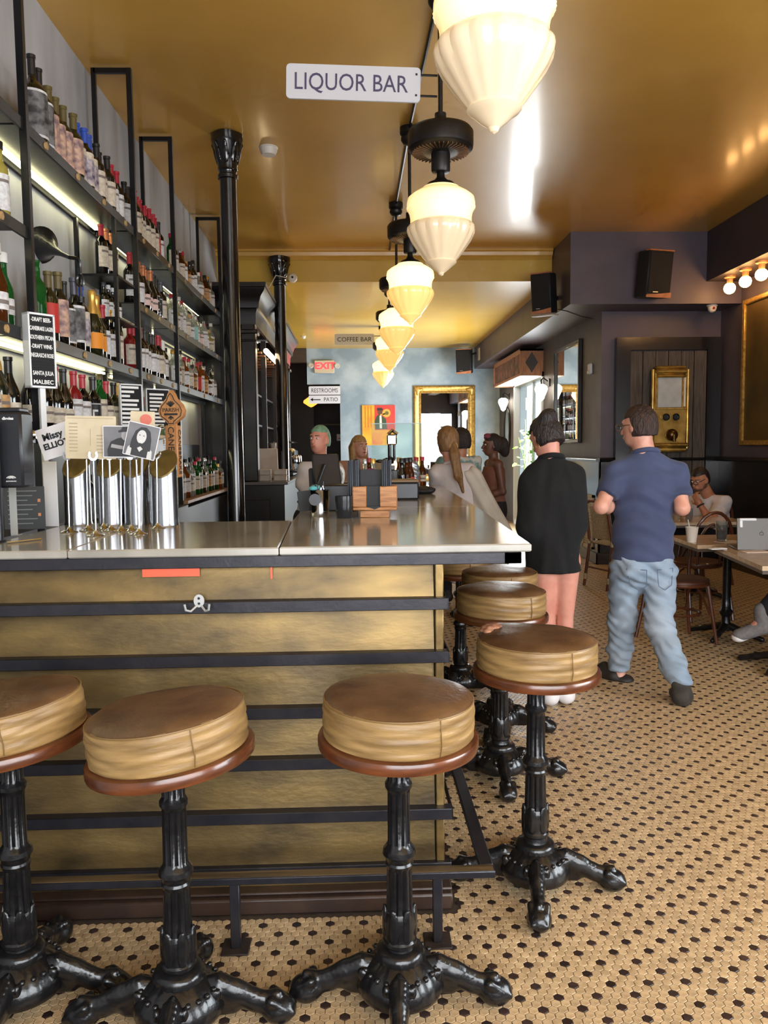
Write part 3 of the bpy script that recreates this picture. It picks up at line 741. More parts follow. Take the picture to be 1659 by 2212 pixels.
def row(lv, bay, specs, y0, y1, x=-1.485, z=None, rowname='', sc=1):
    n = len(specs)
    for i, s in enumerate(specs):
        kind, gl, cp, lb = s[:4]
        y = y0+(i+.5)*(y1-y0)/n+R.uniform(-.006, .006)
        d = '%s %sbottle' % (GN[gl], 'magnum ' if kind == 'magnum' else '')
        if cp: d += ' with %s cap' % cp
        lab = '%s, %s along %s%s, %s' % (d, ORD[i], LN[lv], rowname, BN[bay])
        bottle(kind, gl, cp, lb, x+R.uniform(-.012, .012), y, LV.get(lv, z) if z is None else z, lab, 'bottles on '+LN[lv], (s[4] if len(s) > 4 else 1)*sc*R.uniform(.97, 1.03))
B_, G_, S_ = 'bordeaux', 'burgundy', 'sparkling'
row(1, 0, [('magnum', 'olive', 'black', 'cream', 1.15), (B_, 'black', 'black', 'cream')], 3.20, 3.46, sc=1.1)
row(1, 1, [('magnum', 'black', 'black', 'photo')]*2+[(B_, 'olive', 'olive', 'art', 1.12)]*4+[(B_, 'black', 'blue', 'violet', 1.08)]*3+[(B_, 'black', 'black', 'cream', 1.05)]*3+[(B_, 'black', 'red', 'white')]*2, 3.82, 5.16, sc=1.1)
row(1, 2, [(B_, 'black', 'black', 'white')]*2+[(B_, 'black', 'red', 'cream')]*6+[(B_, 'black', 'red', 'red'), (B_, 'black', 'black', 'white')], 5.24, 6.24, sc=1.1)
row(1, 3, [('tall', 'green', 'red', 'cream'), ('tall', 'black', 'black', 'white'), ('spirit', 'amber', 'silver', 'cream'), ('spirit', 'whisky', 'red', 'white'), ('flask', 'whisky', 'cork', 'tan'), ('spirit', 'black', 'black', 'white'), ('tall', 'black', 'black', 'white'), ('flask', 'clear', 'white', 'white'), ('spirit', 'whisky', 'red', 'tan'), ('spirit', 'amber', 'black', 'tan'), ('tall', 'olive', 'gold', 'cream'), ('spirit', 'clear', 'silver', 'white')], 6.45, 8.3)
row(2, 0, [('tall', 'pale', 'white', 'white'), ('tall', 'straw', 'black', 'white')], 3.26, 3.49)
row(2, 2, [(B_, 'black', 'red', 'white')]+[(B_, 'black', 'copper', 'white')]*2+[(G_, 'black', 'copper', 'pink')]*3+[(B_, 'black', 'black', 'blackc')]*2+[(B_, 'black', 'grey', 'cream')], 5.26, 6.24, sc=1.1)
row(2, 3, [('spirit', 'clear', 'red', 'white'), ('flask', 'straw', 'white', 'white'), ('tall', 'clear', 'white', 'white'), ('tall', 'clear', 'red', 'white'), ('spirit', 'clear', 'silver', 'cream'), ('flask', 'clear', 'cork', 'white'), ('spirit', 'clear', 'silver', 'teal'), ('spirit', 'clear', 'white', 'white'), ('flask', 'clear', 'silver', 'pink'), ('tall', 'clear', 'black', 'white'), ('spirit', 'clear', 'red', 'white'), ('flask', 'straw', 'cork', 'cream'), ('tall', 'clear', 'white', 'white')], 6.40, 8.32)
row(2, 3, [('tall', 'clear', c, 'white') for c in ('silver', 'white', 'silver', 'black', 'red', 'silver', 'white')], 6.5, 8.3, -1.57, rowname=' behind')
row(3, 0, [('longneck', 'amber', 'silver', 'white', 1.3), ('longneck', 'amber', 'white', 'white', 1.3), ('longneck', 'green', 'white', 'white', 1.25)], 3.20, 3.50, sc=1.1)
row(3, 1, [('tall', 'green', None, None, 1.0), (B_, 'olive', 'olive', 'red'), (B_, 'black', 'olive', 'art', 1.1), ('magnum', 'black', 'black', 'photo', .80), (B_, 'black', 'grey', 'photo', 1.15), (B_, 'black', 'blue', 'violet', 1.1), (S_, 'olive', 'gold', 'orange', 1.05), (S_, 'olive', 'gold', 'orange', 1.0), (B_, 'black', 'red', 'white'), (B_, 'black', 'gold', 'white'), (B_, 'black', 'red', 'cream')], 3.74, 5.08, sc=1.14)
row(3, 1, [('tall', 'straw', 'black', 'cream'), (B_, 'straw', 'red', 'white'), (B_, 'black', 'red', 'white')], 4.55, 5.12, -1.575, rowname=' behind')
row(3, 2, [(B_, 'red', 'red', 'cream')]+[(B_, 'black', 'red', 'white')]*2+[(B_, 'black', 'black', 'white')]*4+[(B_, 'black', 'red', 'cream')]*2+[(B_, 'black', 'white', 'white')], 5.26, 6.24, sc=1.1)
row(3, 3, [('spirit', 'clear', 'gold', 'white'), ('flask', 'whisky', 'white', 'white'), ('tall', 'clear', 'black', 'cream'), ('spirit', 'whisky', 'red', 'white'), ('spirit', 'clear', 'red', 'cream'), ('flask', 'whisky', 'black', 'tan'), ('tall', 'clear', 'silver', 'white'), ('spirit', 'whisky', 'red', 'red'), ('tall', 'whisky', 'red', 'white'), ('spirit', 'whisky', 'silver', 'tan'), ('flask', 'amber', 'black', 'white'), ('tall', 'olive', 'black', 'white'), ('spirit', 'clear', 'silver', 'white')], 6.40, 8.32)
row(3, 3, [('tall', 'clear', c, 'white') for c in ('black', 'red', 'silver', 'red', 'white', 'silver')], 6.5, 8.3, -1.57, rowname=' behind')
row(4, 0, [(S_, 'olive', 'gold', 'cream', 1.1), (S_, 'olive', 'gold', 'tan', 1.12), (G_, 'black', 'black', 'cream')], 3.16, 3.50, sc=1.08)
row(4, 1, [(G_, 'black', 'olive', 'cream'), (G_, 'black', 'olive', 'cream'), (G_, 'black', 'red', 'cream'), (G_, 'black', 'black', 'cream'), (B_, 'red', 'red', 'white'), (B_, 'black', 'red', 'white'), (B_, 'black', 'black', 'blackc'), ('tall', 'green', 'olive', 'cream'), (B_, 'black', 'red', 'cream'), (B_, 'olive', 'black', 'cream'), (G_, 'olive', 'gold', 'tan')], 3.62, 5.12, sc=1.12)
row(4, 2, [(B_, 'olive', 'black', 'cream'), (B_, 'black', 'red', 'white'), (S_, 'olive', 'gold', 'cream'), (B_, 'black', 'black', 'white')], 5.3, 6.2)
row(5, 3, [('spirit', 'clear', 'silver', 'white'), ('spirit', 'whisky', 'silver', 'white'), ('flask', 'clear', 'black', 'cream'), ('tall', 'clear', 'black', 'white'), ('spirit', 'green', 'red', 'cream'), ('tall', 'green', 'red', 'white'), ('spirit', 'olive', 'black', 'cream'), ('tall', 'clear', 'silver', 'white'), ('spirit', 'green', 'black', 'tan'), ('spirit', 'black', 'black', 'white'), ('tall', 'green', 'red', 'cream'), ('flask', 'whisky', 'gold', 'tan'), ('spirit', 'clear', 'black', 'white')], 6.42, 8.3, -1.44, 1.05)
row(5, 3, [('tall', g, 'black', 'white') for g in ('clear', 'green', 'olive', 'clear', 'whisky', 'green', 'black', 'clear')], 6.5, 8.3, -1.54, 1.05, ' behind')
for i, c in enumerate(('red', 'copper', 'copper')):
    bottle(B_, 'black', c, 'cream', -1.51, 4.86+i*.1, 2.49, 'dark bottle with %s cap, %s on the upper deck of the short rack' % (c, ORD[i]), 'bottles in the short rack')
for i, c in enumerate(('grey', 'white', 'white', 'white')):
    bottle('tall', 'black' if i else 'olive', c, 'white', -1.50, 4.84+i*.085, 2.24-.045, 'slim bottle with %s cap, %s on the lower deck of the short rack' % (c, ORD[i]), 'bottles in the short rack', .78)
# ---- old black horn on a bent iron arm
hp = [atX(92, 531, -1.655), atX(150, 556, -1.47)]
hn = thing('iron_horn', 'old black iron horn on a bent arm above the green bottle', 'horn', hp[1])
dd = (hp[0]-hp[1]); q_ = dd.to_track_quat('Z', 'Y').to_matrix().to_4x4(); L_ = dd.length
add('horn_bell', xf(lathe([(.010, 0), (.013, L_*.3), (.024, L_*.55), (.045, L_*.8), (.085, L_*1.02), (.098, L_*1.06), (.082, L_*1.03), (.04, L_*.78), (0, L_*.5)], 24), q_), m_iron, hn)
add('arm', tube([(0, 0, 0), (.02, .035, .004), (.03, .055, -.006), (.03, .058, -.04), (.03, .058, -.075)], .011, 8), m_iron, hn)
lk = add('link', tube([(.03+.018*math.cos(a), .058, -.105+.03*math.sin(a)) for a in np.linspace(0, 2*PI, 17)[:-1]], .006, 6, True), m_iron, hn)
add('hanger', join(tube([(.03, .058, -.13), (.03, .058, -.20)], .007, 6), mv(cyl(.02, 0, .03, 12), .03, .058, -.22)), m_iron, hn)
# ---- letter boards
m_wp = M('white_plastic', (224, 226, 228), .45); m_felt = M('black_felt', (32, 32, 34), .9); m_lett = M('white_letters', (238, 238, 236), .5)
def letter_board(name, label, loc, w, h, rz, lines, fs, ry=0, d=.03):
    t = thing(name, label, 'letter board', loc, eul=(0, ry, rz))
    add('frame', join(box(-w/2, w/2, 0, d, 0, .008), box(-w/2, w/2, 0, d, h-.008, h), box(-w/2, -w/2+.007, 0, d, 0, h), box(w/2-.007, w/2, 0, d, 0, h), box(-w/2, w/2, d-.004, d, 0, h)), m_wp, t)
    f = add('felt', box(-w/2+.006, w/2-.006, .006, d-.004, .007, h-.007), m_felt, t)
    add('groove', join(*[box(-w/2+.007, w/2-.007, .0045, .006, .012+k*.012, .017+k*.012) for k in range(int((h-.02)/.012))]), m_felt, f)
    n = len(lines)
    for i, s in enumerate(lines):
        if s: text('lettering', s, fs, m_lett, t, (0, .0035, h-(i+.75)*h/(n+.4)), sx=min(1, (w-.022)/(len(s)*fs*.56)), bold=.0004)
    return t
lb = atY(96, 838, 3.40)
lb1 = letter_board('letter_board', 'white framed letter board listing draft beer on a stick before the shelves', (lb.x, 3.40, lb.z), .118, .31, rad(50), ['-DRAFT BEER-', 'CANEBRAKE LAGER', 'SOUTHERN PECAN', '-DRAFT WINE-', 'NEGRASCHI ROSE', '', 'SANTA JULIA', 'MALBEC'], .024, d=.05)
add('stick', mv(box(-.012, .012, .008, .022, 1.15-lb.z, .002), 0, .006, 0), m_wp, lb1)
add('clip', join(box(-.05, .04, .0, .03, -.215, -.18, .003), xf(prism(disc(0, 0, .022, 14), -.012, 0), Matrix.Translation((-.06, .02, -.197)) @ Matrix.Rotation(PI/2, 4, 'Z'))), m_chrome, lb1)
p = atX(286, 905, -1.36); letter_board('letter_board', 'small grey letter board leaning beside the frog on the back bar', (p.x, p.y, p.z-.04), .14, .25, rad(38), ['HAPPY', 'HOUR', 'SPECIAL', '4-6'][0:0]+['', ''], .03)
p2 = atX(344, 935, -1.36)
letter_board('letter_board', 'wide letter board with white strips behind the tap handle', (p2.x, p2.y, p2.z-.02), .17, .32, rad(38), ['', ''], .03)
for t_, nst in ((bpy.data.objects['letter_board.001'], 9), (bpy.data.objects['letter_board.002'], 11)):
    rr = random.Random(5)
    for k in range(nst):
        w_ = rr.uniform(.05, .11); add('strip', box(-.06, -.06+w_, .003, .006, .014+k*.026, .014+k*.026+.014), m_lett, t_)
    add('stand', box(-.03, .03, .008, .02, 1.02-t_.location.z, .002), m_wp, t_)
# ---- small green frog head on the shelf
fg = atX(332, 868, -1.36)
m_frog = M('frog_green', (92, 104, 58), .5, 0, (74, 86, 46), 12); m_belly = M('frog_cream', (206, 190, 160), .6)
fo = tag(add('frog_figure', sdf([el((0, 0, .03), (.075, .06, .045)), el((-.035, -.03, .07), (.025, .025, .022)), el((.035, -.03, .07), (.025, .025, .022))], .008, .02), m_frog, None, (fg.x, fg.y, LV[4] if fg.z > LV[4] else fg.z), rad(30)), 'green frog figure with pale eyes above the letter board', 'figurine')
for s_ in (-1, 1):
    e_ = add('eye', mv(sdf([el((0, 0, 0), (.017, .010, .015))], .005, .005), s_*.035, -.052, .072), m_belly, fo); add('pupil', mv(box(-.009, .009, -.002, .002, -.004, .004, .001), s_*.035, -.063, .072), m_felt, e_)
add('mouth', sdf([el((0, -.035, .008), (.065, .035, .02))], .008, .01), m_belly, fo)
# ---- beer towers
m_tower = M('brushed_tower_steel', (158, 159, 164), .24, 1)
m_tcap = M('dull_brass_cap', (118, 98, 52), .42, .6, (96, 80, 42), 20)
tow = [((174, 1131), 'leftmost steel beer tower with slanted brass cap'), ((247, 1131), 'second steel beer tower from the left with slanted brass cap'), ((301, 1131), 'third steel beer tower from the left, half behind the portrait card'), ((360, 1133), 'rightmost steel beer tower beside the wooden tap handle')]
for (px, py), lab in tow:
    p = atZ(px, py, ZT); p.y -= .02
    t = thing('beer_tower', lab, 'beer tower', (p.x, p.y, ZT), rad(-8), 'steel beer towers on the bar')
    r, n = .053, 32; V = []; Fc = []
    for k in range(n):
        a = 2*PI*k/n; x, y = r*math.cos(a), r*math.sin(a)
        V += [(x*1.06, y*1.06, 0), (x, y, .012), (x, y, .245+y*.95)]
    for k in range(n):
        j = (k+1) % n
        for i in (0, 1): Fc.append((k*3+i, j*3+i, j*3+i+1, k*3+i+1))
    add('column', (V, Fc), m_tower, t)
    cv, cf = lathe([(0, -.004), (r+.001, -.004), (r+.002, 0), (r, .006), (0, .006)], n)
    cv = [(x, y, .245+y*.95+z) for x, y, z in cv]
    add('cap', (cv, cf), m_tcap, t)
    add('faucet', join(tube([(0, .05, .17), (0, .10, .17), (0, .13, .15), (0, .135, .10)], .010, 8), tube([(0, .115, .165), (0, .115, .20)], .008, 8)), m_chrome, t)
# ---- wooden tap handle
m_tap = M('tap_wood', (186, 134, 84), .5, 0, (160, 108, 64), 10, stretch=(8, 8, 1)); m_ink = M('dark_print', (40, 34, 30), .7)
p = atY(376, 1000, 3.30)
th = thing('tap_handle', 'wooden tap handle with leaf shaped crest above the right beer tower', 'tap handle', (p.x, 3.30, p.z-.06), rad(-14))
add('shaft', box(-.027, .027, -.02, .02, 0, .215, .004), m_tap, th)
ow = [(0, .36), (-.012, .345), (-.02, .325), (-.045, .30), (-.056, .275), (-.05, .25), (-.03, .235), (-.014, .222), (-.014, .213), (.014, .213), (.014, .222), (.03, .235), (.05, .25), (.056, .275), (.045, .30), (.02, .325), (.012, .345)]
cr = add('crest', prism(ow, -.014, .014), m_tap, th)
add('crest_border', tube([(x*.86, -.0155, .272+(z-.272)*.84) for x, z in ow], .0018, 5, True), m_ink, cr)
text('lettering', 'PARISH', .023, m_ink, cr, (0, -.0152, .277)); add('banner', box(-.03, .03, -.0158, -.0145, .256, .264), m_ink, cr)
add('sprig', join(*[mv(rot(box(-.003, .003, -.0158, -.0145, 0, .022), 'Y', a), 0, 0, .292) for a in (-50, -25, 0, 25, 50)], *[mv(rot(box(-.003, .003, -.0158, -.0145, -.014, 0), 'Y', a), 0, 0, .252) for a in (-50, 0, 50)]), m_ink, cr)
text('lettering', 'CANEBRAKE', .038, m_ink, th, (0, -.0212, .105), (PI/2, PI/2, 0), sx=.98)
text('lettering', 'CANEBRAKE', .03, m_ink, th, (.0282, 0, .105), (PI/2, PI/2, PI/2), sx=1.1)
# ---- card holders
m_hold = M('holder_steel', (220, 220, 222), .12, 1)
base_me = mesh('base', lathe([(0, 0), (.031, 0), (.0315, .002), (.028, .004), (.012, .010), (.0055, .018), (.004, .022), (0, .022)], 28), 40); base_me.materials.append(m_hold)
rod_me = mesh('rod', cyl(.0034, .015, .268, 8), 40); rod_me.materials.append(m_hold)
clip_me = mesh('clip', prism([(.016*math.cos(rad(a)), .285+.020*math.sin(rad(a))) for a in range(140, 401, 20)]+[(.009*math.cos(rad(a)), .285+.012*math.sin(rad(a))) for a in range(400, 139, -20)], -.002, .002), 30); clip_me.materials.append(m_hold)
hs = [((150, 1150), 'left of the towers, holding the handwritten card'), ((207, 1158), 'standing nearest the counter edge, holding the beige sheet'), ((300, 1154), 'nearest the front right, holding the portrait card'), ((262, 1147), 'in the middle of the cluster, holding the hat photograph'), ((340, 1141), 'at the far right of the cluster, before the right tower'), ((190, 1146), 'second from the left behind the beige sheet'), ((224, 1142), 'at the back between the first two towers'), ((240, 1146), 'under the left edge of the hat photograph'), ((284, 1146), 'behind the portrait card beside the third tower')]
HP = []
for (px, py), lab in hs:
    p = atZ(px, py, ZT); HP.append(p)
    t = thing('card_holder', 'slim steel card holder '+lab, 'card holder', (p.x, p.y, ZT), R.uniform(-.3, .3), 'steel card holders on the bar', eul=(0, rad(R.uniform(-1.2, 1.6)), R.uniform(-.4, .4)))
    add('base', base_me, None, t); add('rod', rod_me, None, t); add('clip', clip_me, None, t)
m_card = M('card_white', (222, 220, 222), .6); m_beige = M('aged_paper', (214, 200, 172), .7, 0, (198, 182, 150), 9); m_marker = M('marker_ink', (24, 22, 26), .6)
def card(name, label, px, py, Y, w, h, tilt, mat, cat='card', rz=0):
    p = atY(px, py, Y); return thing(name, label, cat, p, eul=(0, rad(tilt), rz)), add(name, prism(rrect(-w/2, w/2, -h/2, h/2, .004, 3), 0, .0015), mat)
t, c = card('name_card', 'white card with handwritten black capitals at the left of the holders', 122, 952, HP[0].y+.004, .13, .115, -17, m_card); c.parent = t; c.name = 'sheet'
text('lettering', 'Missy', .034, m_marker, t, (-.008, -.001, .022), bold=.0012, ext=.0004); text('lettering', 'ELLIOTT', .030, m_marker, t, (.004, -.001, -.012), bold=.0012, ext=.0004)
t, c = card('paper_sheet', 'aged beige printed sheet standing in the card holders', 196, 945, HP[1].y+.008, .176, .150, 1.5, m_beige); c.parent = t; c.name = 'sheet'
m_faint = M('faint_print', (176, 160, 132), .8)
add('print', join(*[box(-.075, -.045, -.0008, 0, -.05+k*.012, -.046+k*.012) for k in range(9)], *[box(.02, .06, -.0008, 0, -.055+k*.012, -.051+k*.012) for k in range(6)], box(-.08, .08, -.0008, 0, .066, .068), box(-.002, 0, -.0009, 0, -.03, .03)), m_faint, t)
m_pg = M('photo_grey', (128, 128, 132), .4, 0, (96, 96, 100), 6); m_pd = M('photo_dark', (44, 43, 46), .4); m_pm = M('photo_mid', (156, 154, 154), .4); m_pl = M('photo_light', (206, 204, 202), .4)
t, c = card('photo_card', 'black and white photograph of a person in a hat', 258, 954, HP[1].y-.010, .115, .111, 1, m_card, 'photograph'); c.parent = t; c.name = 'sheet'
add('photo_ground', box(-.054, .054, -.001, 0, -.052, .052), m_pg, t); add('figure', join(prism([(-.04, -.052), (-.042, -.03), (-.03, 0), (-.005, .012), (.02, .016), (.05, .008), (.053, -.052)], -.002, -.001)), m_pd, t)
add('face', prism(disc(.022, .022, .015, 16, .018), -.0026, -.0015), m_pm, t); add('hat', join(prism([(-.002, .032), (.046, .036), (.044, .040), (.036, .042), (.032, .052), (.012, .052), (.008, .042), (-.002, .038)], -.003, -.002)), m_pd, t)
add('arm', join(prism([(-.03, -.02), (.03, -.03), (.03, -.018), (-.026, -.008)], -.0028, -.002)), m_pm, t)
t, c = card('photo_card', 'tilted black and white portrait card of a smiling person with dreadlocks', 306, 952, HP[1].y-.030, .112, .118, 14, m_card, 'photograph'); c.parent = t; c.name = 'sheet'
add('photo_ground', box(-.053, .053, -.001, 0, -.056, .056), m_pg, t)
add('hair', prism([(-.036, -.03), (-.034, .0), (-.026, .03), (-.01, .046), (.008, .048), (.024, .036), (.032, .01), (.036, -.03), (.02, -.035), (.0, -.02), (-.02, -.035)], -.002, -.001), m_pd, t)
add('shoulders', prism([(-.045, -.056), (-.042, -.03), (-.025, -.012), (.022, -.012), (.042, -.03), (.045, -.056)], -.0016, -.001), m_pl, t)
add('shirt', prism([(-.028, -.056), (-.028, -.02), (-.018, -.018), (0, -.04), (.018, -.018), (.028, -.02), (.028, -.056)], -.0024, -.0016), m_pd, t)
fc_ = add('face', prism(disc(-.002, .013, .0165, 18, .024), -.003, -.002), m_pl, t)
add('features', join(prism(disc(-.009, .018, .003, 8, .0015), -.0034, -.003), prism(disc(.005, .018, .003, 8, .0015), -.0034, -.003), prism(disc(-.002, -.012, .007, 10, .003), -.0032, -.003)), m_pd, fc_); add('smile', prism(disc(-.002, -.001, .006, 10, .003), -.0036, -.003), m_card, fc_)
# small white card with red drawing behind
t, c = card('drawing_card', 'pale card with a red drawing behind the portrait card', 308, 915, HP[2].y+.12, .09, .09, 3, m_beige); c.parent = t; c.name = 'sheet'; add('stick', box(-.004, .004, .0015, .004, ZT-t.location.z, -.04), m_hold, t); add('drawing', prism(disc(.012, .015, .022, 18, .02), -.001, 0), M('red_ink', (214, 120, 104), .7), t)
# ---- black touchless dispenser, standing sign and papers at the left end
m_pl_blk = M('black_plastic', (26, 27, 32), .38, 0, (31, 32, 37), 10)
p = atZ(-2, 1172, ZT)
ds = thing('hand_dispenser', 'black touchless dispenser on a pole stand cut off by the left edge', 'dispenser', (p.x, p.y, ZT))
add('pole', cyl(.020, .0, .40, 16), m_pl_blk, ds, (-.005, 0, 0)); add('base', lathe([(0, 0), (.05, 0), (.05, .006), (.02, .012), (0, .012)], 24), m_pl_blk, ds, (-.03, 0, 0))
q0, q1 = atY(57, 1053, p.y+.06), atY(52, 890, p.y+.06)
bw = q0.x-p.x
add('housing', join(box(bw-.15, bw, .04, .14, q0.z-ZT, q1.z-ZT, .008), box(bw-.14, bw-.008, .05, .13, q1.z-ZT, q1.z-ZT+.015, .004)), m_pl_blk, ds)
text('lettering', 'divvies', .014, m_lett, ds, (bw-.042, .0388, q1.z-ZT-.022), bold=.0003); text('lettering', 'AUTOMATIC', .006, m_lett, ds, (bw-.04, .0388, q0.z-ZT+.022))
add('hand_symbol', join(*[tube([(bw-.04+r_*math.cos(a), .039, q0.z-ZT+.030+.6*r_*math.sin(a)) for a in np.linspace(.3, PI-.3, 7)], .0012, 4) for r_ in (.006, .011, .016)]), m_lett, ds)
p = atZ(113, 1137, ZT); q = atY(112, 997, p.y)
tag(add('menu_card', box(-.028, .028, -.003, .003, 0, q.z-ZT, .001), m_card, None, (p.x, p.y, ZT), rad(-8)), 'tall plain white card standing left of the beer towers', 'card')
p = atZ(55, 1143, ZT); t = thing('price_list', 'dark grey printed list standing behind the dispenser', 'menu', (p.x, p.y, ZT), rad(6))
add('sheet', box(-.075, .075, 0, .004, 0, .165), M('slate_sheet', (58, 60, 62), .6), t)
add('print', join(*[box(-.06, .03+.02*math.sin(k*2.1), -.001, 0, .02+k*.018, .024+k*.018) for k in range(8)]), M('print_light', (120, 122, 122), .7), t); add('marker', join(box(.05, .06, -.001, 0, .05, .062), box(.05, .06, -.001, 0, .105, .117)), M('orange_dot', (206, 136, 96), .7), t)
p = atZ(17, 1160, ZT); tag(add('leaflet_holder', join(box(-.012, .012, 0, .003, 0, .19), box(-.012, .012, 0, .05, 0, .003)), M('frosted_plastic', (170, 170, 166), .3), None, (p.x+.01, p.y+.03, ZT), rad(5)), 'narrow frosted plastic holder beside the dispenser pole', 'holder')
p0, p1 = atZ(15, 1172, ZT+.004), atZ(88, 1164, ZT+.004)
tag(add('pen', tube([p0, p1], .0035, 8), m_hold), 'thin silver pen lying on the marble at the left', 'pen')
# ================================================================== columns, pendant lamps, signs
m_col = M('black_column_paint', (16, 16, 18), .16, 0, (22, 22, 24), 6, coat=.6)
def column(x, y, ztop, r, label):
    t = thing('iron_column', label, 'column', (x, y, 0))
    add('shaft', lathe([(r*1.9, 0), (r*1.9, .08), (r*1.5, .12), (r*1.25, .2), (r, .26), (r*.94, ztop-.34)], 32), m_col, t)
    cap = [(r*.94, ztop-.34), (r*1.12, ztop-.335), (r*1.16, ztop-.31), (r*1.0, ztop-.30), (r*1.0, ztop-.28), (r*1.12, ztop-.27), (r*1.1, ztop-.25), (r*1.25, ztop-.17), (r*1.62, ztop-.08), (r*1.72, ztop-.05), (r*1.72, ztop-.006), (r*1.3, ztop)]
    c = add('capital', lathe(cap, 32, lambda a, i: 1+(.05*math.cos(4*a) if i in (8, 9, 10) else 0)), m_col, t)
    for k in range(8):
        s = sdf([el((r*1.26, 0, ztop-.17), (.014, r*.42, .075), (0, 14, 0)), rc((r*1.38, 0, ztop-.10), (r*1.62, 0, ztop-.085), .018, .014)], .009, .015)
        add('acanthus_leaf', rot(s, 'Z', k*45), m_col, c)
    return t
c1 = atZ(490, 290, CEIL); column(c1.x, c1.y, CEIL, .068, 'glossy black iron column standing behind the near bar counter')
c2 = atY(603, 568, 9.68); c2t = column(c2.x, 9.68, CEIL-.11, .074, 'black iron column further back before the ceiling beam')
# pendants
m_opal_t = M('opal_glass_lit', (255, 244, 214), .25, emit=1.7, ecol=(255, 222, 146), coat=.6)
m_opal_n = M('opal_glass_near', (232, 212, 180), .22, emit=.16, ecol=(255, 214, 160), coat=.7)
m_opal_f = M('opal_glass_far', (252, 222, 160), .25, emit=.62, ecol=(255, 198, 104), coat=.6)
m_fix = M('dark_bronze', (30, 28, 28), .38, .5, (40, 37, 36), 12)
TOPP = [(.166, .267), (.163, .272), (.1635, .30), (.168, .324), (.178, .344), (.1815, .36), (.1815, .375), (.176, .40), (.152, .42), (.125, .436), (.105, .446), (.098, .455), (0, .455)]
BOWL = [(0, 0), (.012, .006), (.018, .018), (.040, .034), (.060, .052), (.078, .064), (.083, .070), (.080, .076), (.098, .100), (.128, .140), (.155, .178), (.174, .215), (.1785, .235), (.176, .252), (.168, .264), (.163, .268)]
def bw(a, i): return 1+(.045*abs(math.cos(8*a))-.02 if 8 <= i <= 13 else 0)
top_me = mesh('shade_top', lathe(TOPP, 48), 50); bowl_me = mesh('shade_bowl', lathe(BOWL, 64, bw), 26); bowl_f = bowl_me.copy()
bead_me = mesh('bead_ring', tube([(.1775*math.cos(2*PI*k/96), .1775*math.sin(2*PI*k/96), .352) for k in range(96)], [.0042+.0022*(k % 2) for k in range(96)], 6, True), 50)
top_n = top_me.copy(); bead_n = bead_me.copy()
M('opal_top_near', (255, 244, 214), .25, emit=.7, ecol=(255, 222, 150), coat=.6)
for me, m in ((top_me, m_opal_t), (bowl_me, m_opal_n), (bowl_f, m_opal_f), (bead_me, m_opal_t), (top_n, MATS['opal_top_near']), (bead_n, MATS['opal_top_near'])): me.materials.append(m)
def pendant(px, py, Y, label, motor, ztop, far, cx=None):
    p = atY(px, py, Y)
    t = thing('pendant_lamp', label, 'lamp', p, 0, 'opal glass pendants over the bar')
    add('shade_bowl', bowl_f if far else bowl_me, None, t, label='ribbed opal glass bowl'); tp = add('shade_top', top_me if far else top_n, None, t, label='glowing opal glass collar'); add('bead_ring', bead_me if far else bead_n, None, tp)
    add('holder', lathe([(0, .452), (.085, .452), (.088, .458), (.07, .478), (.04, .49), (.022, .51), (.02, .53), (.045, .535), (.05, .545), (.05, .60), (.05, .62), (0, .62)], 28), m_fix, t)
    if motor:
        mo = add('motor_housing', lathe([(.05, .60), (.05, .628), (.085, .632), (.150, .640), (.170, .655), (.1725, .67), (.1725, .735), (.160, .752), (.11, .765), (.05, .775), (.03, .80), (.03, .835), (.016, .84)], 40), m_fix, t)
        add('vent_fins', join(*[rot(box(.085, .150, -.002, .002, .632, .642), 'Z', 360*k/40) for k in range(40)]), M('vent_bronze', (120, 84, 52), .4, .5), mo)
    zt = ztop-p.z
    dx = 0 if cx is None else cx-p.x
    add('rod', tube([(0, 0, .60 if not motor else .83), (dx, 0, zt-.05)], .0125, 10), m_fix, t)
    add('canopy', mv(lathe([(.02, -.13), (.045, -.12), (.062, -.095), (.062, -.075), (.052, -.07), (.07, -.05), (.07, -.004), (.062, 0), (0, 0)], 28), dx, 0, zt-.001), m_fix, t)
    return t, p
LMP = [(1067, 290, 2.448, 'nearest opal glass pendant lamp, cut off by the top of the picture', True, CEIL, False),
       (953, 596, 4.28, 'second opal glass pendant lamp from the front, beside the liquor bar sign', True, CEIL, False),
       (887, 702, 6.12, 'third opal glass pendant lamp from the front', True, CEIL, True),
       (858, 768, 7.95, 'fourth opal glass pendant lamp from the front', True, CEIL, True),
       (842, 803, 10.15, 'fifth opal glass pendant lamp, partly behind the fourth', True, CEIL2, True),
       (828, 838, 13.4, 'farthest opal glass pendant lamp before the blue wall', True, CEIL2, True)]
PT = [pendant(*l) for l in LMP]
cd = tag(add('ceiling_conduit', tube([(.36, .5, CEIL-.02)]+[(p.x, p.y, CEIL-.02) for _, p in PT[:4]]+[(.42, 9.7, CEIL-.02)], .012, 8), m_fix), 'thin black conduit running along the ceiling between the lamp canopies', 'conduit')
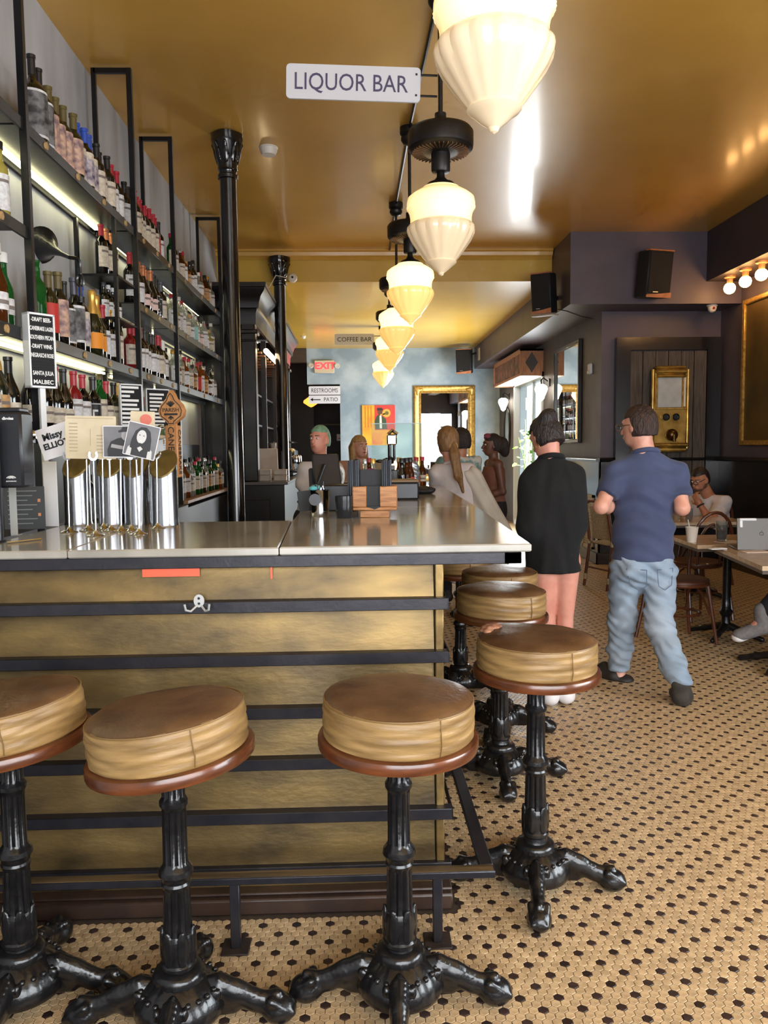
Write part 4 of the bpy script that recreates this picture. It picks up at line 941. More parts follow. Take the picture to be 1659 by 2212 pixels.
# hanging signs
m_sign = M('sign_white', (214, 216, 224), .4); m_sblue = M('sign_lettering', (78, 74, 104), .5); m_sblk = M('sign_black', (44, 44, 50), .5)
def sign(name, label, x0, x1, y0, y1, Y, txt, mat, fs, arm=None, tilt=0, face=m_sign):
    a = atY(x0, y1, Y); b = atY(x1, y0, Y); w = b.x-a.x; h = b.z-a.z
    t = thing(name, label, 'sign', ((a.x+b.x)/2, Y, (a.z+b.z)/2), eul=(0, rad(tilt), 0))
    add('board', prism(rrect(-w/2, w/2, -h/2, h/2, h*.12, 4), 0, .012), face, t)
    for s, dx, sz in txt: text('lettering', s, sz*h, mat, t, (dx*w, -.001, -.02*h), sx=fs)
    if arm:
        for dz in (-.3, .3):
            add('bracket', tube([(w/2-.01, .006, dz*h), (arm-(a.x+b.x)/2, .006, dz*h)], .006, 6), m_fix, t); add('rivet', mv(prism(disc(0, 0, .006, 8), -.003, 0), w/2-.022, 0, dz*h), m_sblk, t)
    return t
sign('hanging_sign', 'white hanging sign reading LIQUOR BAR beside the second lamp', 619, 908, 142, 216, 4.33, [('LIQUOR BAR', -.02, .70)], m_sblue, .84, PT[1][1].x-.01, 1.6)
sign('hanging_sign', 'small white hanging sign reading COFFEE BAR before the blue wall', 723, 808, 721, 745, 13.4, [('COFFEE BAR', 0, .58)], m_sblk, 1.0, PT[5][1].x)
sign('door_sign', 'white sign reading RESTROOMS over the hallway opening', 667, 735, 834, 853, REAR-.05, [('RESTROOMS', 0, .70)], m_sblk, .80)
t = sign('door_sign', 'white sign with left arrow reading PATIO over the hallway opening', 667, 735, 854, 872, REAR-.05, [('PATIO', .2, .70)], m_sblk, .9)
add('arrow', join(box(-.27, -.08, -.003, 0, -.012, .008), prism([(-.29, 0), (-.235, .035), (-.235, -.035)][::-1], -.003, 0)), m_sblk, t)
a = atY(679, 806, REAR-.06); b = atY(722, 778, REAR-.06)
ex = thing('exit_sign', 'illuminated exit sign with red letters and two lamp heads', 'exit sign', ((a.x+b.x)/2, REAR-.06, (a.z+b.z)/2)); w = b.x-a.x; h = b.z-a.z
add('housing', box(-w/2, w/2, 0, .055, -h/2, h/2, .01), M('exit_housing', (206, 192, 164), .5), ex)
text('lettering', 'EXIT', h*.72, M('exit_red', (255, 60, 70), .5, emit=1.6, ecol=(255, 50, 60)), ex, (w*.04, -.002, .01), bold=.006, sx=1.1); add('arrow', prism([(-w*.46, 0), (-w*.38, .03), (-w*.38, -.03)][::-1], -.003, 0), MATS['exit_red'], ex)
for s_ in (-1, 1):
    e_ = add('lamp_head', xf(lathe([(0, -.02), (.03, -.02), (.05, .02), (.055, .05), (.05, .055), (0, .05)], 20), Matrix.Translation((s_*(w/2+.06), .0, 0)) @ Matrix.Rotation(rad(70+s_*10), 4, 'X')), M('lamp_head', (212, 210, 204), .3), ex)
# detectors and cameras
p = atZ(580, 318, CEIL); tag(add('smoke_detector', lathe([(.055, -.06), (.06, -.045), (.068, -.03), (.068, -.012), (.075, -.008), (.075, 0), (0, 0)][::-1], 28), M('detector_white', (222, 216, 206), .5), None, (p.x, p.y, CEIL-.001)), 'white smoke detector on the gold ceiling right of the first column', 'smoke detector')
p = atY(632, 600, 9.6); o = tag(add('dome_camera', xf(lathe([(0, 0), (.055, 0), (.055, .02), (.045, .04), (.02, .052), (0, .054)], 24), Matrix.Rotation(rad(90), 4, 'X')), MATS['detector_white'], None, (p.x, 9.62, p.z)), 'white dome camera clamped to the second column', 'camera'); add('lens', mv(prism(disc(0, 0, .014, 12), -.004, 0), 0, -.05, 0), m_felt, o)
tag(add('camera_cable', tube([atY(620, 600, 9.58), atY(596, 595, 9.58), atY(582, 620, 9.55), atY(556, 628, 9.5)], .006, 6), MATS['detector_white']), 'white cable looping from the second column to the cabinet', 'cable')
p = atY(656, 726, 14.5); o = tag(add('bullet_camera', join(xf(cyl(.035, -.05, .06, 14), Matrix.Rotation(rad(75), 4, 'X')), tube([(0, .02, .02), (0, .04, .12), (-.1, .04, .13)], .012, 6)), MATS['detector_white'], None, p), 'small white bullet camera under the rear ceiling', 'camera')
p = atY(1551, 660, 8.95); o = tag(add('dome_camera', lathe([(0, -.085), (.02, -.082), (.04, -.065), (.048, -.04), (.05, -.02), (.058, -.016), (.058, 0), (0, 0)], 24), MATS['detector_white'], None, (p.x, 9.1, 3.049)), 'white dome camera under the purple soffit near the bulbs', 'camera'); add('lens', mv(prism(disc(0, 0, .016, 12), -.05, -.044), 0, 0, -.04), M('dark_red_lens', (120, 30, 34), .2), o)
# ================================================================== coffee side: dark cabinet with cornice
m_cab = M('dark_cabinet_wood', (24, 21, 22), .32, 0, (32, 27, 27), 5, coat=.3, stretch=(6, 6, 1)); m_cabin = M('cabinet_inside', (122, 78, 44), .5, 0, (92, 56, 32), 5, stretch=(6, 6, 1))
Y0, Y1, XC = 8.62, 12.9, -1.10
ZC = atX(575, 622, -.97).z
cb = thing('cornice_cabinet', 'tall dark wooden back bar cabinet with heavy cornice and wall lamp', 'cabinet', (XC, Y0, 0))
def Q_(s): return mv(s, -XC, -Y0, 0)
add('side_panel', Q_(box(XL+.01, XC, Y0, Y0+.06, 1.1, ZC-.05)), m_cab, cb); add('side_panel', Q_(box(XL+.01, XC, Y1-.06, Y1, 1.1, ZC-.05)), m_cab, cb)
add('pilaster', Q_(join(box(XC-.13, XC+.02, Y0-.03, Y0+.14, 1.1, ZC-.4, .01), box(XC-.15, XC+.05, Y0-.05, Y0+.17, ZC-.52, ZC-.47, .012), box(XC-.15, XC+.035, Y0-.04, Y0+.155, ZC-.60, ZC-.575, .01))), m_cab, cb)
add('pilaster', Q_(join(box(XC-.13, XC+.02, Y1-.14, Y1+.03, 1.1, ZC-.4, .01), box(XC-.15, XC+.05, Y1-.17, Y1+.05, ZC-.52, ZC-.47, .012))), m_cab, cb)
prof = [(0, ZC-.42), (.03, ZC-.42), (.035, ZC-.30), (.05, ZC-.26), (.07, ZC-.25), (.075, ZC-.20), (.10, ZC-.13), (.14, ZC-.08), (.15, ZC-.05), (.16, ZC-.045), (.16, ZC), (0, ZC)]
n = len(prof); V = []
for (d0, y) in ((0, Y0), (0, Y1)):
    for d, z in prof: V.append((XC+d, y-(d if y == Y0 else -d), z))
V2 = [(XL+.01, Y0-d, z) for d, z in prof]
Fc = [(i, i+1, n+i+1, n+i) for i in range(n-1)]+[(2*n+i, 2*n+i+1, i+1, i) for i in range(n-1)]+[tuple(range(n, 2*n)), tuple(range(2*n, 3*n)), (n-1, 2*n-1, 0)]
add('cornice', Q_((V+V2, Fc)), m_cab, cb)
add('cornice_top', Q_(box(XL+.01, XC+.15, Y0-.1, Y1, ZC-.03, ZC-.005)), m_cab, cb)
add('back_panel', Q_(box(XL+.01, XL+.03, Y0, Y1, 1.1, ZC-.2)), m_cabin, cb)
for z in (1.75, 2.15): add('shelf', Q_(box(XL+.01, XC-.2, Y0+.06, Y1-.06, z, z+.025)), m_cab, cb)
for k in range(12): add('slat', Q_(box(XC-.30, XC-.02, Y0+.2+k*.33, Y0+.26+k*.33, ZC-.62, ZC-.60)), m_cabin, cb)
for y in (9.9, 11.2): add('divider', Q_(box(XC-.08, XC-.02, y, y+.05, 1.1, ZC-.42)), m_cab, cb)
add('tube_lamp', Q_(tube([(XC+.06, 9.25, ZC-.62), (XC+.06, 10.9, ZC-.62)], .03, 10)), M('tube_lamp_glow', (255, 240, 216), .4, emit=10, ecol=(255, 224, 176)), cb, label='glowing tube lamp')
bs = add('base_cabinet', Q_(box(XL+.01, XC+.30, Y0-.02, Y1, 0, 1.06, .006)), m_cab, cb)
add('panel', Q_(box(XC-.40, XC+.14, Y0-.035, Y0-.02, .2, .9, .008)), m_cab, bs)
add('worktop', Q_(box(XL+.01, XC+.34, Y0-.05, Y1, 1.06, 1.095, .005)), M('worktop_stone', (112, 108, 110), .2), cb)
# takeaway boxes, bottles, espresso machine on the worktop
m_paper = M('paper_white', (214, 206, 198), .7, 0, (200, 192, 184), 10)
for i, (px, w, h) in enumerate(((534, .115, .13), (569, .16, .13), (606, .14, .13))):
    p = atY(px, 1032, Y0+.22)
    for k in (0, 1):
        tag(add('takeaway_box', join(box(-w/2, w/2, -.08, .08, 0, h/2-.004, .008), box(-w/2-.004, w/2+.004, -.084, .084, h/2-.018, h/2-.002, .006)), m_paper, None, (p.x, Y0+.22, 1.0955+k*h/2)), 'white paper box, %s of the %s stack on the dark cabinet worktop' % (('lower', 'upper')[k], ('left', 'middle', 'right')[i]), 'box', 'paper boxes on the worktop')
p = atY(575, 1000, Y0+.75); tag(add('paper_stack', rot(box(-.14, .14, -.05, .05, 0, .36, .01), 'X', -8), m_paper, None, (p.x, Y0+.75, 1.096), rad(15)), 'tall leaning stack of cream paper sheets inside the cabinet', 'paper')
for i, (px, gl, cp, lb_) in enumerate(((566, 'green', 'black', 'white'), (574, 'clear', 'silver', 'white'), (583, 'clear', 'white', 'red'), (591, 'black', 'black', 'cream'))):
    pp = atY(px, 925, 9.5+i*.22); bottle('tall', gl, cp, lb_, XC-.32, 9.4+i*.28, 1.775, '%s bottle with %s cap, %s on the cabinet shelf' % (GN[gl], cp, ORD[i]), 'bottles in the dark cabinet', 1.1)
em = thing('espresso_machine', 'chrome espresso machine on the worktop beside the green haired bartender', 'espresso machine', (XC+.08, 10.6, 1.096))
add('body', box(-.2, .2, -.35, .35, .06, .36, .03), m_chrome, em); add('cup_rail', tube([(-.19, -.34, .44), (.19, -.34, .44), (.19, .34, .44), (-.19, .34, .44)], .01, 6, True), m_chrome, em)
add('foot', box(-.18, .18, -.32, .32, 0, .06, .01), m_pl_blk, em)
for y in (-.18, .18): g_ = add('group_head', mv(lathe([(0, -.06), (.04, -.06), (.04, .0), (.03, .03), (0, .03)], 16), .22, y, .24), m_chrome, em); add('portafilter', tube([(.22, y, .17), (.38, y, .165)], .014, 8), m_pl_blk, g_)
add('drip_tray', box(.18, .30, -.3, .3, .04, .07, .006), m_pl_blk, em)
for i in range(5): tag(add('stacked_cup', lathe([(0, 0), (.03, 0), (.042, .07), (.04, .072), (.03, .01), (0, .008)], 16), m_paper, None, (XC+.0+.02*(i % 2), 10.36+i*.11, 1.457)), 'white cup on top of the espresso machine, %s from the camera' % ORD[i], 'cup', 'cups on the espresso machine')
# ================================================================== things on the corner slab
m_oak = M('oak', (186, 132, 82), .5, 0, (150, 98, 56), 5, .03, 60, stretch=(2, 14, 14), detail=6, lo=.4, hi=.6)
m_menu = M('menu_black', (24, 25, 29), .6); m_menu2 = M('menu_slate', (52, 58, 68), .6)
p = atZ(810, 1118, ZT); YC = p.y
s_ = YC/F
cdy = thing('menu_caddy', 'oak caddy holding tall black menus on the marble corner', 'menu caddy', (p.x, YC, ZT), rad(-4))
add('base', box(-.065, .062, .0, .12, 0, .032, .003), m_oak, cdy)
add('tray', box(-.095, .095, -.012, .14, .032, .046, .003), m_oak, cdy)
for x0, x1 in ((-.095, -.036), (.022, .095)):
    bl = add('end_block', join(box(x0, x1, -.012, .005, .046, .135, .003), box(x0, x0+.012, .005, .14, .046, .135), box(x1-.012, x1, .005, .14, .046, .135), box(x0, x1, .128, .14, .046, .135)), m_oak, cdy)
    x2 = x1 if x0 > 0 else x0
    for k in range(6): add('joint', box(x2-.0008, x2+.0008, -.0105, .004, .052+k*.013, .0585+k*.013), M('oak_end', (150, 100, 60), .6), bl)
for x0, n in ((-.118, 6), (.030, 5)):
    for k in range(n):
        add('menu', box(x0+k*.0085, x0+k*.0085+.007, .012+.003*(k % 2), .115, .046, .245+.003*(k % 3), .001), m_menu2 if k % 3 else m_menu, cdy)
add('menu', box(-.062, .030, .008, .014, .046, .135), m_menu, cdy); add('menu', box(-.066, .062, .06, .10, .046, .205), m_menu, cdy)
add('menu_flap', prism([(-.03, .05), (-.03, .046), (-.012, .041), (0, .036), (.012, .041), (.024, .046), (.024, .05)], -.014, .0), m_menu, cdy)
m_smoke = M('smoked_glass', (70, 72, 76), .05, trans=.65, ior=1.3)
p = atZ(743, 1119, ZT); o = tag(add('tumbler', lathe([(0, 0), (.031, 0), (.034, .004), (.037, .05), (.0375, .082), (.0375, .096), (.035, .096), (.034, .05), (.031, .01), (0, .008)], 28), m_smoke, None, (p.x, p.y, ZT)), 'smoky glass tumbler left of the oak menu caddy', 'glass')
p = atZ(692, 1116, ZT); mx = thing('mixing_tin', 'polished steel mixing tin filled with bar tools', 'mixing tin', (p.x, p.y, ZT))
add('tin', lathe([(0, 0), (.036, 0), (.037, .004), (.040, .03), (.043, .115), (.0445, .118), (.042, .118), (.035, .01), (0, .008)], 28), m_chrome, mx)
add('spout_tool', join(tube([(-.01, 0, .05), (-.016, 0, .14)], .009, 8), tube([(.012, .01, .05), (.014, .012, .155)], .007, 8)), m_pl_blk, mx); add('tag', mv(rot(prism(disc(0, 0, .026, 16), 0, .003), 'Y', 10), -.02, -.05, .078), m_pl_blk, mx, label='round black tag')
add('tongs', tube([(.0, .0, .04), (.004, 0, .128), (.012, 0, .135), (.016, 0, .12)], .005, 6), m_chrome, mx)
add('cloth', sdf([el((-.03, .0, .125), (.02, .02, .012)), el((-.015, .01, .13), (.018, .014, .012))], .006, .01), M('teal_cloth', (84, 160, 164), .8), mx)
p = atZ(661, 1104, ZT); tag(add('paddle_card', rot(prism(rrect(-.032, .032, 0, .098, .006, 3), 0, .004), 'Y', -6), M('slate_card', (58, 62, 66), .7), None, (p.x, p.y, ZT), rad(6)), 'grey paddle card leaning at the left of the mixing tin', 'card')
p = atZ(700, 1108, ZT); p.y += .15; bx_ = thing('napkin_box', 'black caddy box behind the steel tin and tumbler', 'box', (p.x+.06, p.y, ZT))
add('box', box(-.13, .10, -.05, .10, 0, .125, .006), m_pl_blk, bx_); add('sticker', join(box(-.105, -.06, -.052, -.05, .012, .042)), m_card, bx_); add('sticker', box(.04, .062, -.052, -.05, .012, .05), m_card, bx_)
p = atY(712, 1050, 4.3); sp_ = thing('ice_scoop', 'pale plastic ice scoop leaning on the bar terminal', 'scoop', (p.x, 4.3, p.z))
add('bowl', sdf([el((.02, 0, .02), (.055, .035, .10), (0, 26, 0)), el((.02, -.03, .03), (.045, .035, .085), (0, 26, 0), k=-1)], .008, .01), M('scoop_plastic', (186, 186, 180), .4), sp_)
add('handle', tube([(-.02, 0, -.06), (-.05, 0, -.13)], .012, 8), MATS['scoop_plastic'], sp_)
# bar terminal seen from behind
p = atZ(690, 1092, ZT); tm = thing('bar_terminal', 'black tilted bar terminal seen from behind its stand', 'terminal', (p.x-.02, 4.25, ZT), rad(14))
add('stand', join(box(-.09, .09, -.06, .10, 0, .02, .006), rot(box(-.03, .03, .0, .03, .01, .20, .006), 'X', -12)), m_pl_blk, tm)
scn = add('screen_back', mv(rot(box(-.075, .075, 0, .022, 0, .19, .008), 'X', -24), .055, -.06, .10), m_pl_blk, tm); add('badge', mv(rot(box(-.008, .008, -.001, .001, 0, .008), 'X', -24), .075, -.002, .225), M('badge_grey', (110, 110, 112), .5), scn)
add('side_plate', mv(rot(box(-.012, .0, -.02, .10, .0, .2, .004), 'Y', 22), -.03, -.05, .03), m_pl_blk, tm)
# bar caddies with bottles further along the wing
m_vel = M('magenta_cloth', (128, 34, 104), .85)
p = atY(800, 1025, 4.6); tag(add('magenta_cloth', sdf([el((0, 0, .03), (.05, .04, .035)), el((.04, .01, .02), (.04, .035, .03)), el((-.03, -.02, .02), (.035, .03, .025)), noise(lambda P: .005*np.sin(P[:, 0]*160)*np.sin(P[:, 2]*140+P[:, 1]*90))], .008, .02), m_vel, None, (p.x, 4.6, ZT+.115)), 'crumpled magenta cloth on the black bar caddy', 'cloth')
p = atY(800, 1050, 4.6); gb = thing('garnish_tray', 'black garnish caddy behind the menus on the wing', 'caddy', (p.x+.06, 4.62, ZT)); add('tray', box(-.22, .22, -.09, .12, 0, .10, .01), m_pl_blk, gb); add('lid', box(-.22, .22, -.09, .12, .10, .114, .004), M('caddy_lid', (120, 96, 70), .5), gb)
spec = [(772, 1000, 5.0, 'longneck', 'black', 'black', 'cream'), (788, 1005, 5.1, 'longneck', 'clear', 'silver', 'white'), (797, 985, 5.5, 'longneck', 'amber', 'red', 'red'), (806, 1010, 5.1, 'longneck', 'clear', 'gold', 'cream'), (868, 1005, 5.2, 'longneck', 'black', 'black', 'tan'), (878, 1005, 5.3, 'longneck', 'amber', 'black', 'tan'), (862, 1000, 5.6, 'longneck', 'amber', 'cork', 'tan'), (886, 1003, 5.5, 'longneck', 'amber', 'black', 'red'), (899, 1000, 5.7, 'longneck', 'clear', 'red', 'red'), (912, 1005, 5.9, 'longneck', 'amber', 'red', 'cream')]
for i, (px, py, Y, kd, gl, cp, lb_) in enumerate(spec):
    q = atY(px, py, Y); bottle(kd, gl, cp, lb_, min(max(q.x, -.03), .58), Y, ZT, '%s bar bottle with %s cap, %s along the crowded wing counter' % (GN[gl], cp, ORD[i]), 'bottles on the wing counter', .95, spin=-1.0)
for i, (px, Y) in enumerate(((752, 4.9), (768, 4.9), (836, 4.75), (846, 4.95))):
    q = atY(px, 1000, Y); tag(add('napkin_caddy', join(box(-.035, .035, -.03, .03, 0, .16, .004), box(-.03, .03, -.032, -.03, .04, .12), box(-.02, .02, -.01, .01, .16, .19, .003)), m_pl_blk, None, (max(q.x, -.02), Y, ZT)), 'black upright bar caddy, %s from the left behind the menus' % ORD[i], 'caddy', 'black caddies behind the menus')
q = atY(868, 1060, 5.35); jt = thing('plastic_tub', 'clear plastic tub of cut limes beside the dark cloth', 'tub', (q.x, 5.35, ZT)); add('tub', lathe([(0, 0), (.05, 0), (.058, .15), (.06, .15), (.052, .005), (0, .004)], 20), M('tub_plastic', (220, 224, 220), .1, trans=.8, ior=1.1), jt); add('limes', sdf([el((.01, 0, .03), (.035, .03, .03)), el((-.02, .01, .05), (.025, .025, .025))], .008, .01), M('lime', (196, 190, 90), .5), jt)
q = atY(888, 1040, 5.6); tag(add('steel_bag', sdf([el((0, 0, .11), (.065, .035, .11)), noise(lambda P: .004*np.sin(P[:, 2]*120+P[:, 0]*60))], .008, .02), M('foil', (176, 182, 188), .3, .6, (130, 136, 142), 50), None, (q.x, 5.6, ZT)), 'crinkled silver bag standing on the wing counter', 'bag')
q = atY(895, 1052, 5.1); tag(add('dark_cloth', sdf([el((0, 0, .02), (.13, .08, .025)), el((.07, .02, .025), (.07, .06, .022)), noise(lambda P: .004*np.sin(P[:, 0]*70)*np.sin(P[:, 1]*60))], .01, .02), m_menu, None, (q.x, 5.1, ZT)), 'dark folded cloth lying on the marble wing', 'cloth')
# lever citrus press
q = atY(842, 1000, 5.95); cp_ = thing('citrus_press', 'dark cast lever citrus press on the wing counter', 'citrus press', (q.x, 5.95, ZT))
add('foot', box(-.06, .06, -.05, .05, 0, .02, .006), m_iron, cp_); add('column', join(tube([(0, .02, .02), (0, .02, .34)], .014, 8), tube([(.035, .02, .2), (.035, .02, .36)], .010, 8)), m_iron, cp_)
add('head', join(box(-.02, .055, -.01, .04, .32, .40, .01), tube([(-.01, .0, .40), (.02, .0, .43), (.06, 0, .40)], .014, 8)), m_chrome, cp_); add('lever', join(tube([(.02, 0, .22), (-.05, -.02, .205)], .012, 8), mv(sdf([el((0, 0, 0), (.035, .016, .014))], .007, .01), -.075, -.025, .20)), m_iron, cp_); add('cone', lathe([(0, .17), (.03, .18), (.036, .22), (.03, .225), (0, .2)], 16), m_iron, cp_, (.0, 0, 0))
# small shaded table lamp
q = atY(845, 990, 6.05); tl = thing('table_lamp', 'small lit table lamp with cream shade on the wing', 'table lamp', (q.x, 6.05, ZT))
add('foot', lathe([(0, 0), (.05, 0), (.045, .012), (.012, .025), (.009, .15), (0, .15)], 18), m_fix, tl); add('shade', lathe([(.035, .21), (.068, .105), (.066, .105), (.033, .209)], 24), M('lamp_shade_lit', (255, 236, 200), .6, emit=3.2, ecol=(255, 214, 150)), tl)
# glass sneeze guard
ga = atY(803, 1010, 6.15); gb_ = atY(911, 915, 6.15)
sg = thing('glass_guard', 'upright clear glass guard at the end of the bar', 'glass screen', ((ga.x+gb_.x)/2, 6.15, ZT))
gw = (gb_.x-ga.x)/2; gh = gb_.z-ZT
add('pane', box(-gw, gw, 0, .008, .02, gh), M('guard_glass', (214, 236, 230), .02, trans=.92, ior=1.15), sg); add('edge', join(box(-gw, gw, -.001, .009, gh, gh+.006), box(gw-.006, gw, -.002, .01, .02, gh)), M('glass_edge', (120, 150, 146), .2), sg)
for x in (-gw+.04, gw-.04): add('clamp', box(x-.02, x+.02, -.02, .03, 0, .05, .004), m_chrome, sg)
# ================================================================== rear wall: painting, mirror, hall lamp
a = atY(783, 962, REAR-.03); b = atY(853, 875, REAR-.03); w, h = b.x-a.x, b.z-a.z
pt = thing('painting', 'red and yellow painting of a trumpet player on the blue wall', 'painting', ((a.x+b.x)/2, REAR-.037, a.z))
add('canvas', box(-w/2, w/2, 0, .035, 0, h), M('paint_yellow', (232, 176, 50), .6, 0, (236, 140, 40), 4), pt)
add('red_field', box(-w*.12, w/2, -.002, 0, h*.38, h), M('paint_red', (206, 48, 52), .6, 0, (190, 70, 50), 5), pt); add('orange_field', box(-w*.2, w*.12, -.003, 0, h*.02, h*.3), M('paint_orange', (228, 96, 40), .6, 0, (240, 170, 60), 5), pt)
add('stripe', join(*[box(-w*.42+k*w*.09, -w*.39+k*w*.09, -.003, 0, h*.44, h*.98) for k in range(3)]), M('paint_ochre', (196, 120, 40), .6), pt)
fg_ = add('figure', prism([(-w*.1, h*.40), (-w*.12, h*.6), (-w*.06, h*.72), (.02, h*.78), (w*.12, h*.72), (w*.22, h*.66), (w*.26, h*.40)], -.006, -.003), M('paint_green', (56, 72, 52), .7), pt)
add('face', prism(disc(.03, h*.83, .045, 14, .055), -.008, -.004), M('paint_brown', (94, 66, 48), .7), fg_); add('hat', prism([(-.03, h*.87), (.09, h*.87), (.08, h*.93), (-.02, h*.93)], -.009, -.005), M('paint_dark', (44, 38, 34), .7), fg_)
add('horn', join(prism(disc(w*.24, h*.80, .085, 20), -.010, -.006), prism([(.03, h*.74), (w*.2, h*.77), (w*.2, h*.8), (.03, h*.77)], -.010, -.006)), M('paint_brass', (206, 164, 70), .6), fg_); add('horn_mouth', prism(disc(w*.25, h*.80, .04, 16), -.012, -.009), M('paint_olive', (110, 96, 40), .7), fg_); add('shirt', prism([(.02, h*.42), (.02, h*.74), (.06, h*.74), (.07, h*.42)], -.008, -.005), M('paint_white', (222, 214, 200), .7), fg_)
m_gilt = M('gilt', (206, 168, 88), .35, .5, (160, 122, 56), 25, .1, 60); m_mirror = M('mirror_glass', (238, 240, 240), .01, 1)
def gilt_mirror(label, w, h, loc, rz, fw=.10, mat=None):
    t = thing('gilt_mirror', label, 'mirror', loc, rz)
    pr = [(0, 0), (0, .03), (.018, .045), (.03, .04), (.05, .028), (.07, .024), (.085, .03), (.1, .018), (.1, 0)]
    k = fw/.1; V = []; n = len(pr)
    for sx, sz in ((-1, 0), (1, 0), (1, 1), (-1, 1)):
        for d, y in pr: V.append((sx*(w/2-d*k), -y*k, (d*k if sz == 0 else h-d*k)))
    Fc = [(c*n+i, c*n+i+1, ((c+1) % 4)*n+i+1, ((c+1) % 4)*n+i) for c in range(4) for i in range(n-1)]
    f = add('frame', (V, Fc), mat or m_gilt, t, smooth=30)
    for sx in (-1, 1):
        for z in (fw*.5, h-fw*.5): add('corner_ornament', mv(sdf([el((0, 0, 0), (fw*.5, fw*.22, fw*.5)), el((-sx*fw*.5, 0, 0), (fw*.35, fw*.18, fw*.25)), el((0, 0, (1 if z < h/2 else -1)*fw*.5), (fw*.25, fw*.18, fw*.35))], fw*.12, fw*.12), sx*(w/2-fw*.5), -.03*k, z), mat or m_gilt, f)
    add('mirror_glass', box(-w/2+fw*.8, w/2-fw*.8, -.012, -.006, fw*.8, h-fw*.8), m_mirror, t)
    add('backing', box(-w/2+.01, w/2-.01, -.006, 0, .01, h-.01), m_dark, t)
    return t
a = atY(895, 1040, REAR-.01); b = atY(1026, 833, REAR-.01)
gilt_mirror('large gilt framed mirror on the blue rear wall reflecting the street', b.x-a.x, b.z-a.z, ((a.x+b.x)/2, REAR-.002, a.z), 0, .15)
p = atY(672, 870, 17.3); hl = thing('hall_lamp', 'glowing amber pendant lamp in the dark hallway', 'lamp', p); add('shade', lathe([(0, -.1), (.05, -.08), (.17, 0), (.16, .05), (.06, .12), (0, .13)], 20), M('amber_lamp', (250, 170, 70), .4, emit=1.6, ecol=(255, 160, 60)), hl); add('rod', tube([(0, 0, .12), (0, 0, CEIL2-p.z)], .01, 6), m_fix, hl)
# pale notices and a shelf glimpsed in the hall
for i, (px, py, w_, h_) in enumerate(((735, 945, .17, .16), (707, 945, .12, .12))):
    p = atY(px, py, 18.85); o = tag(add('notice', box(-w_/2, w_/2, 0, .01, -h_/2, h_/2), m_card, None, (p.x, 18.885, p.z)), ('white notice with red mark at the right of the dark hallway', 'small white notice in the dark hallway behind the bartender')[i], 'notice')
    add('mark', box(-.05, .05, -.003, 0, -.03, -.01), M('red_ink2', (190, 90, 70), .7), o)
p = atY(720, 918, 18.5); tag(add('hall_shelf', join(box(-.3, .3, -.12, .12, 0, .03), box(-.28, -.25, -.1, .1, -.25, 0), box(.25, .28, -.1, .1, -.25, 0)), M('hall_wood', (84, 70, 50), .6), None, (p.x, 18.76, p.z)), 'brown wooden shelf on the dark hallway wall', 'shelf')
# ================================================================== right side of the room
m_spk = M('speaker_black', (24, 24, 26), .55, 0, (30, 30, 32), 30); m_spkw = M('speaker_wood', (186, 122, 84), .5, 0, (160, 98, 64), 12)
def speaker(label, px, py, Y, w, d, h, rz, ry=0, wall=None):
    p = atY(px, py, Y); t = thing('loudspeaker', label, 'speaker', p, eul=(rad(8), 0, rz), group='black wall speakers')
    add('cabinet', box(-w/2, w/2, 0, d, -h/2, h/2, .012), m_spk, t)
    add('grille', box(-w/2+.012, w/2-.012, -.012, .0, -h/2+.045, h/2-.02, .006), M('speaker_grille', (14, 14, 15), .8), t)
    add('wood_trim', prism([(-w/2, -h/2), (w/2, -h/2), (w/2, -h/2+.06), (w*.1, -h/2+.045), (-w/2, -h/2+.028)], -.014, .0), m_spkw, t, label='curved wooden foot trim'); add('top_trim', box(-w/2, w/2, -.005, d*.4, h/2-.006, h/2+.010, .004), m_spkw, t)
    add('badge', box(-w*.25, -w*.05, -.014, -.011, -h/2+.055, -h/2+.062), M('badge_silver', (190, 190, 192), .3, .8), t)
    return t
s1 = speaker('black speaker with wooden foot on the front of the purple soffit', 1426, 592, 8.72, .31, .22, .50, rad(14)); add('bracket', tube([(0, .2, 0), (0, .30, 0)], .03, 8), m_pl_blk, s1)
s2 = speaker('black speaker on a bracket at the left corner of the soffit', 1168, 634, 9.35, .24, .24, .46, rad(-32)); add('bracket', tube([(.05, .22, -.06), (.12, .30, -.06), (.22, .26, -.06)], .025, 8), m_pl_blk, s2)
add('plate', box(-.12, .14, -.02, .22, -.262, -.25, .004), m_wp, s2, label='white underside plate')
iv = (Matrix.Translation(s2.location) @ s2.rotation_euler.to_matrix().to_4x4()).inverted()
add('cable', tube([iv @ atY(1205, 668, 9.1), iv @ atY(1225, 672, 9.0), iv @ atY(1255, 683, 9.0), iv @ atY(1282, 688, 9.05)], .006, 5), m_pl_blk, s2)
s3 = speaker('small black speaker in the far corner above the gilt mirror', 1001, 781, 15.6, .30, .22, .47, rad(-18)); add('bracket', tube([(.05, .2, .1), (.2, .3, .15)], .02, 6), m_pl_blk, s3)
p = atX(1036, 765, 2.43); tag(add('wall_box', box(-.02, 0, -.09, .09, -.12, .12, .006), m_wp, None, (2.429, p.y, p.z)), 'flat white box on the side of the soffit near the far speaker', 'wall box')
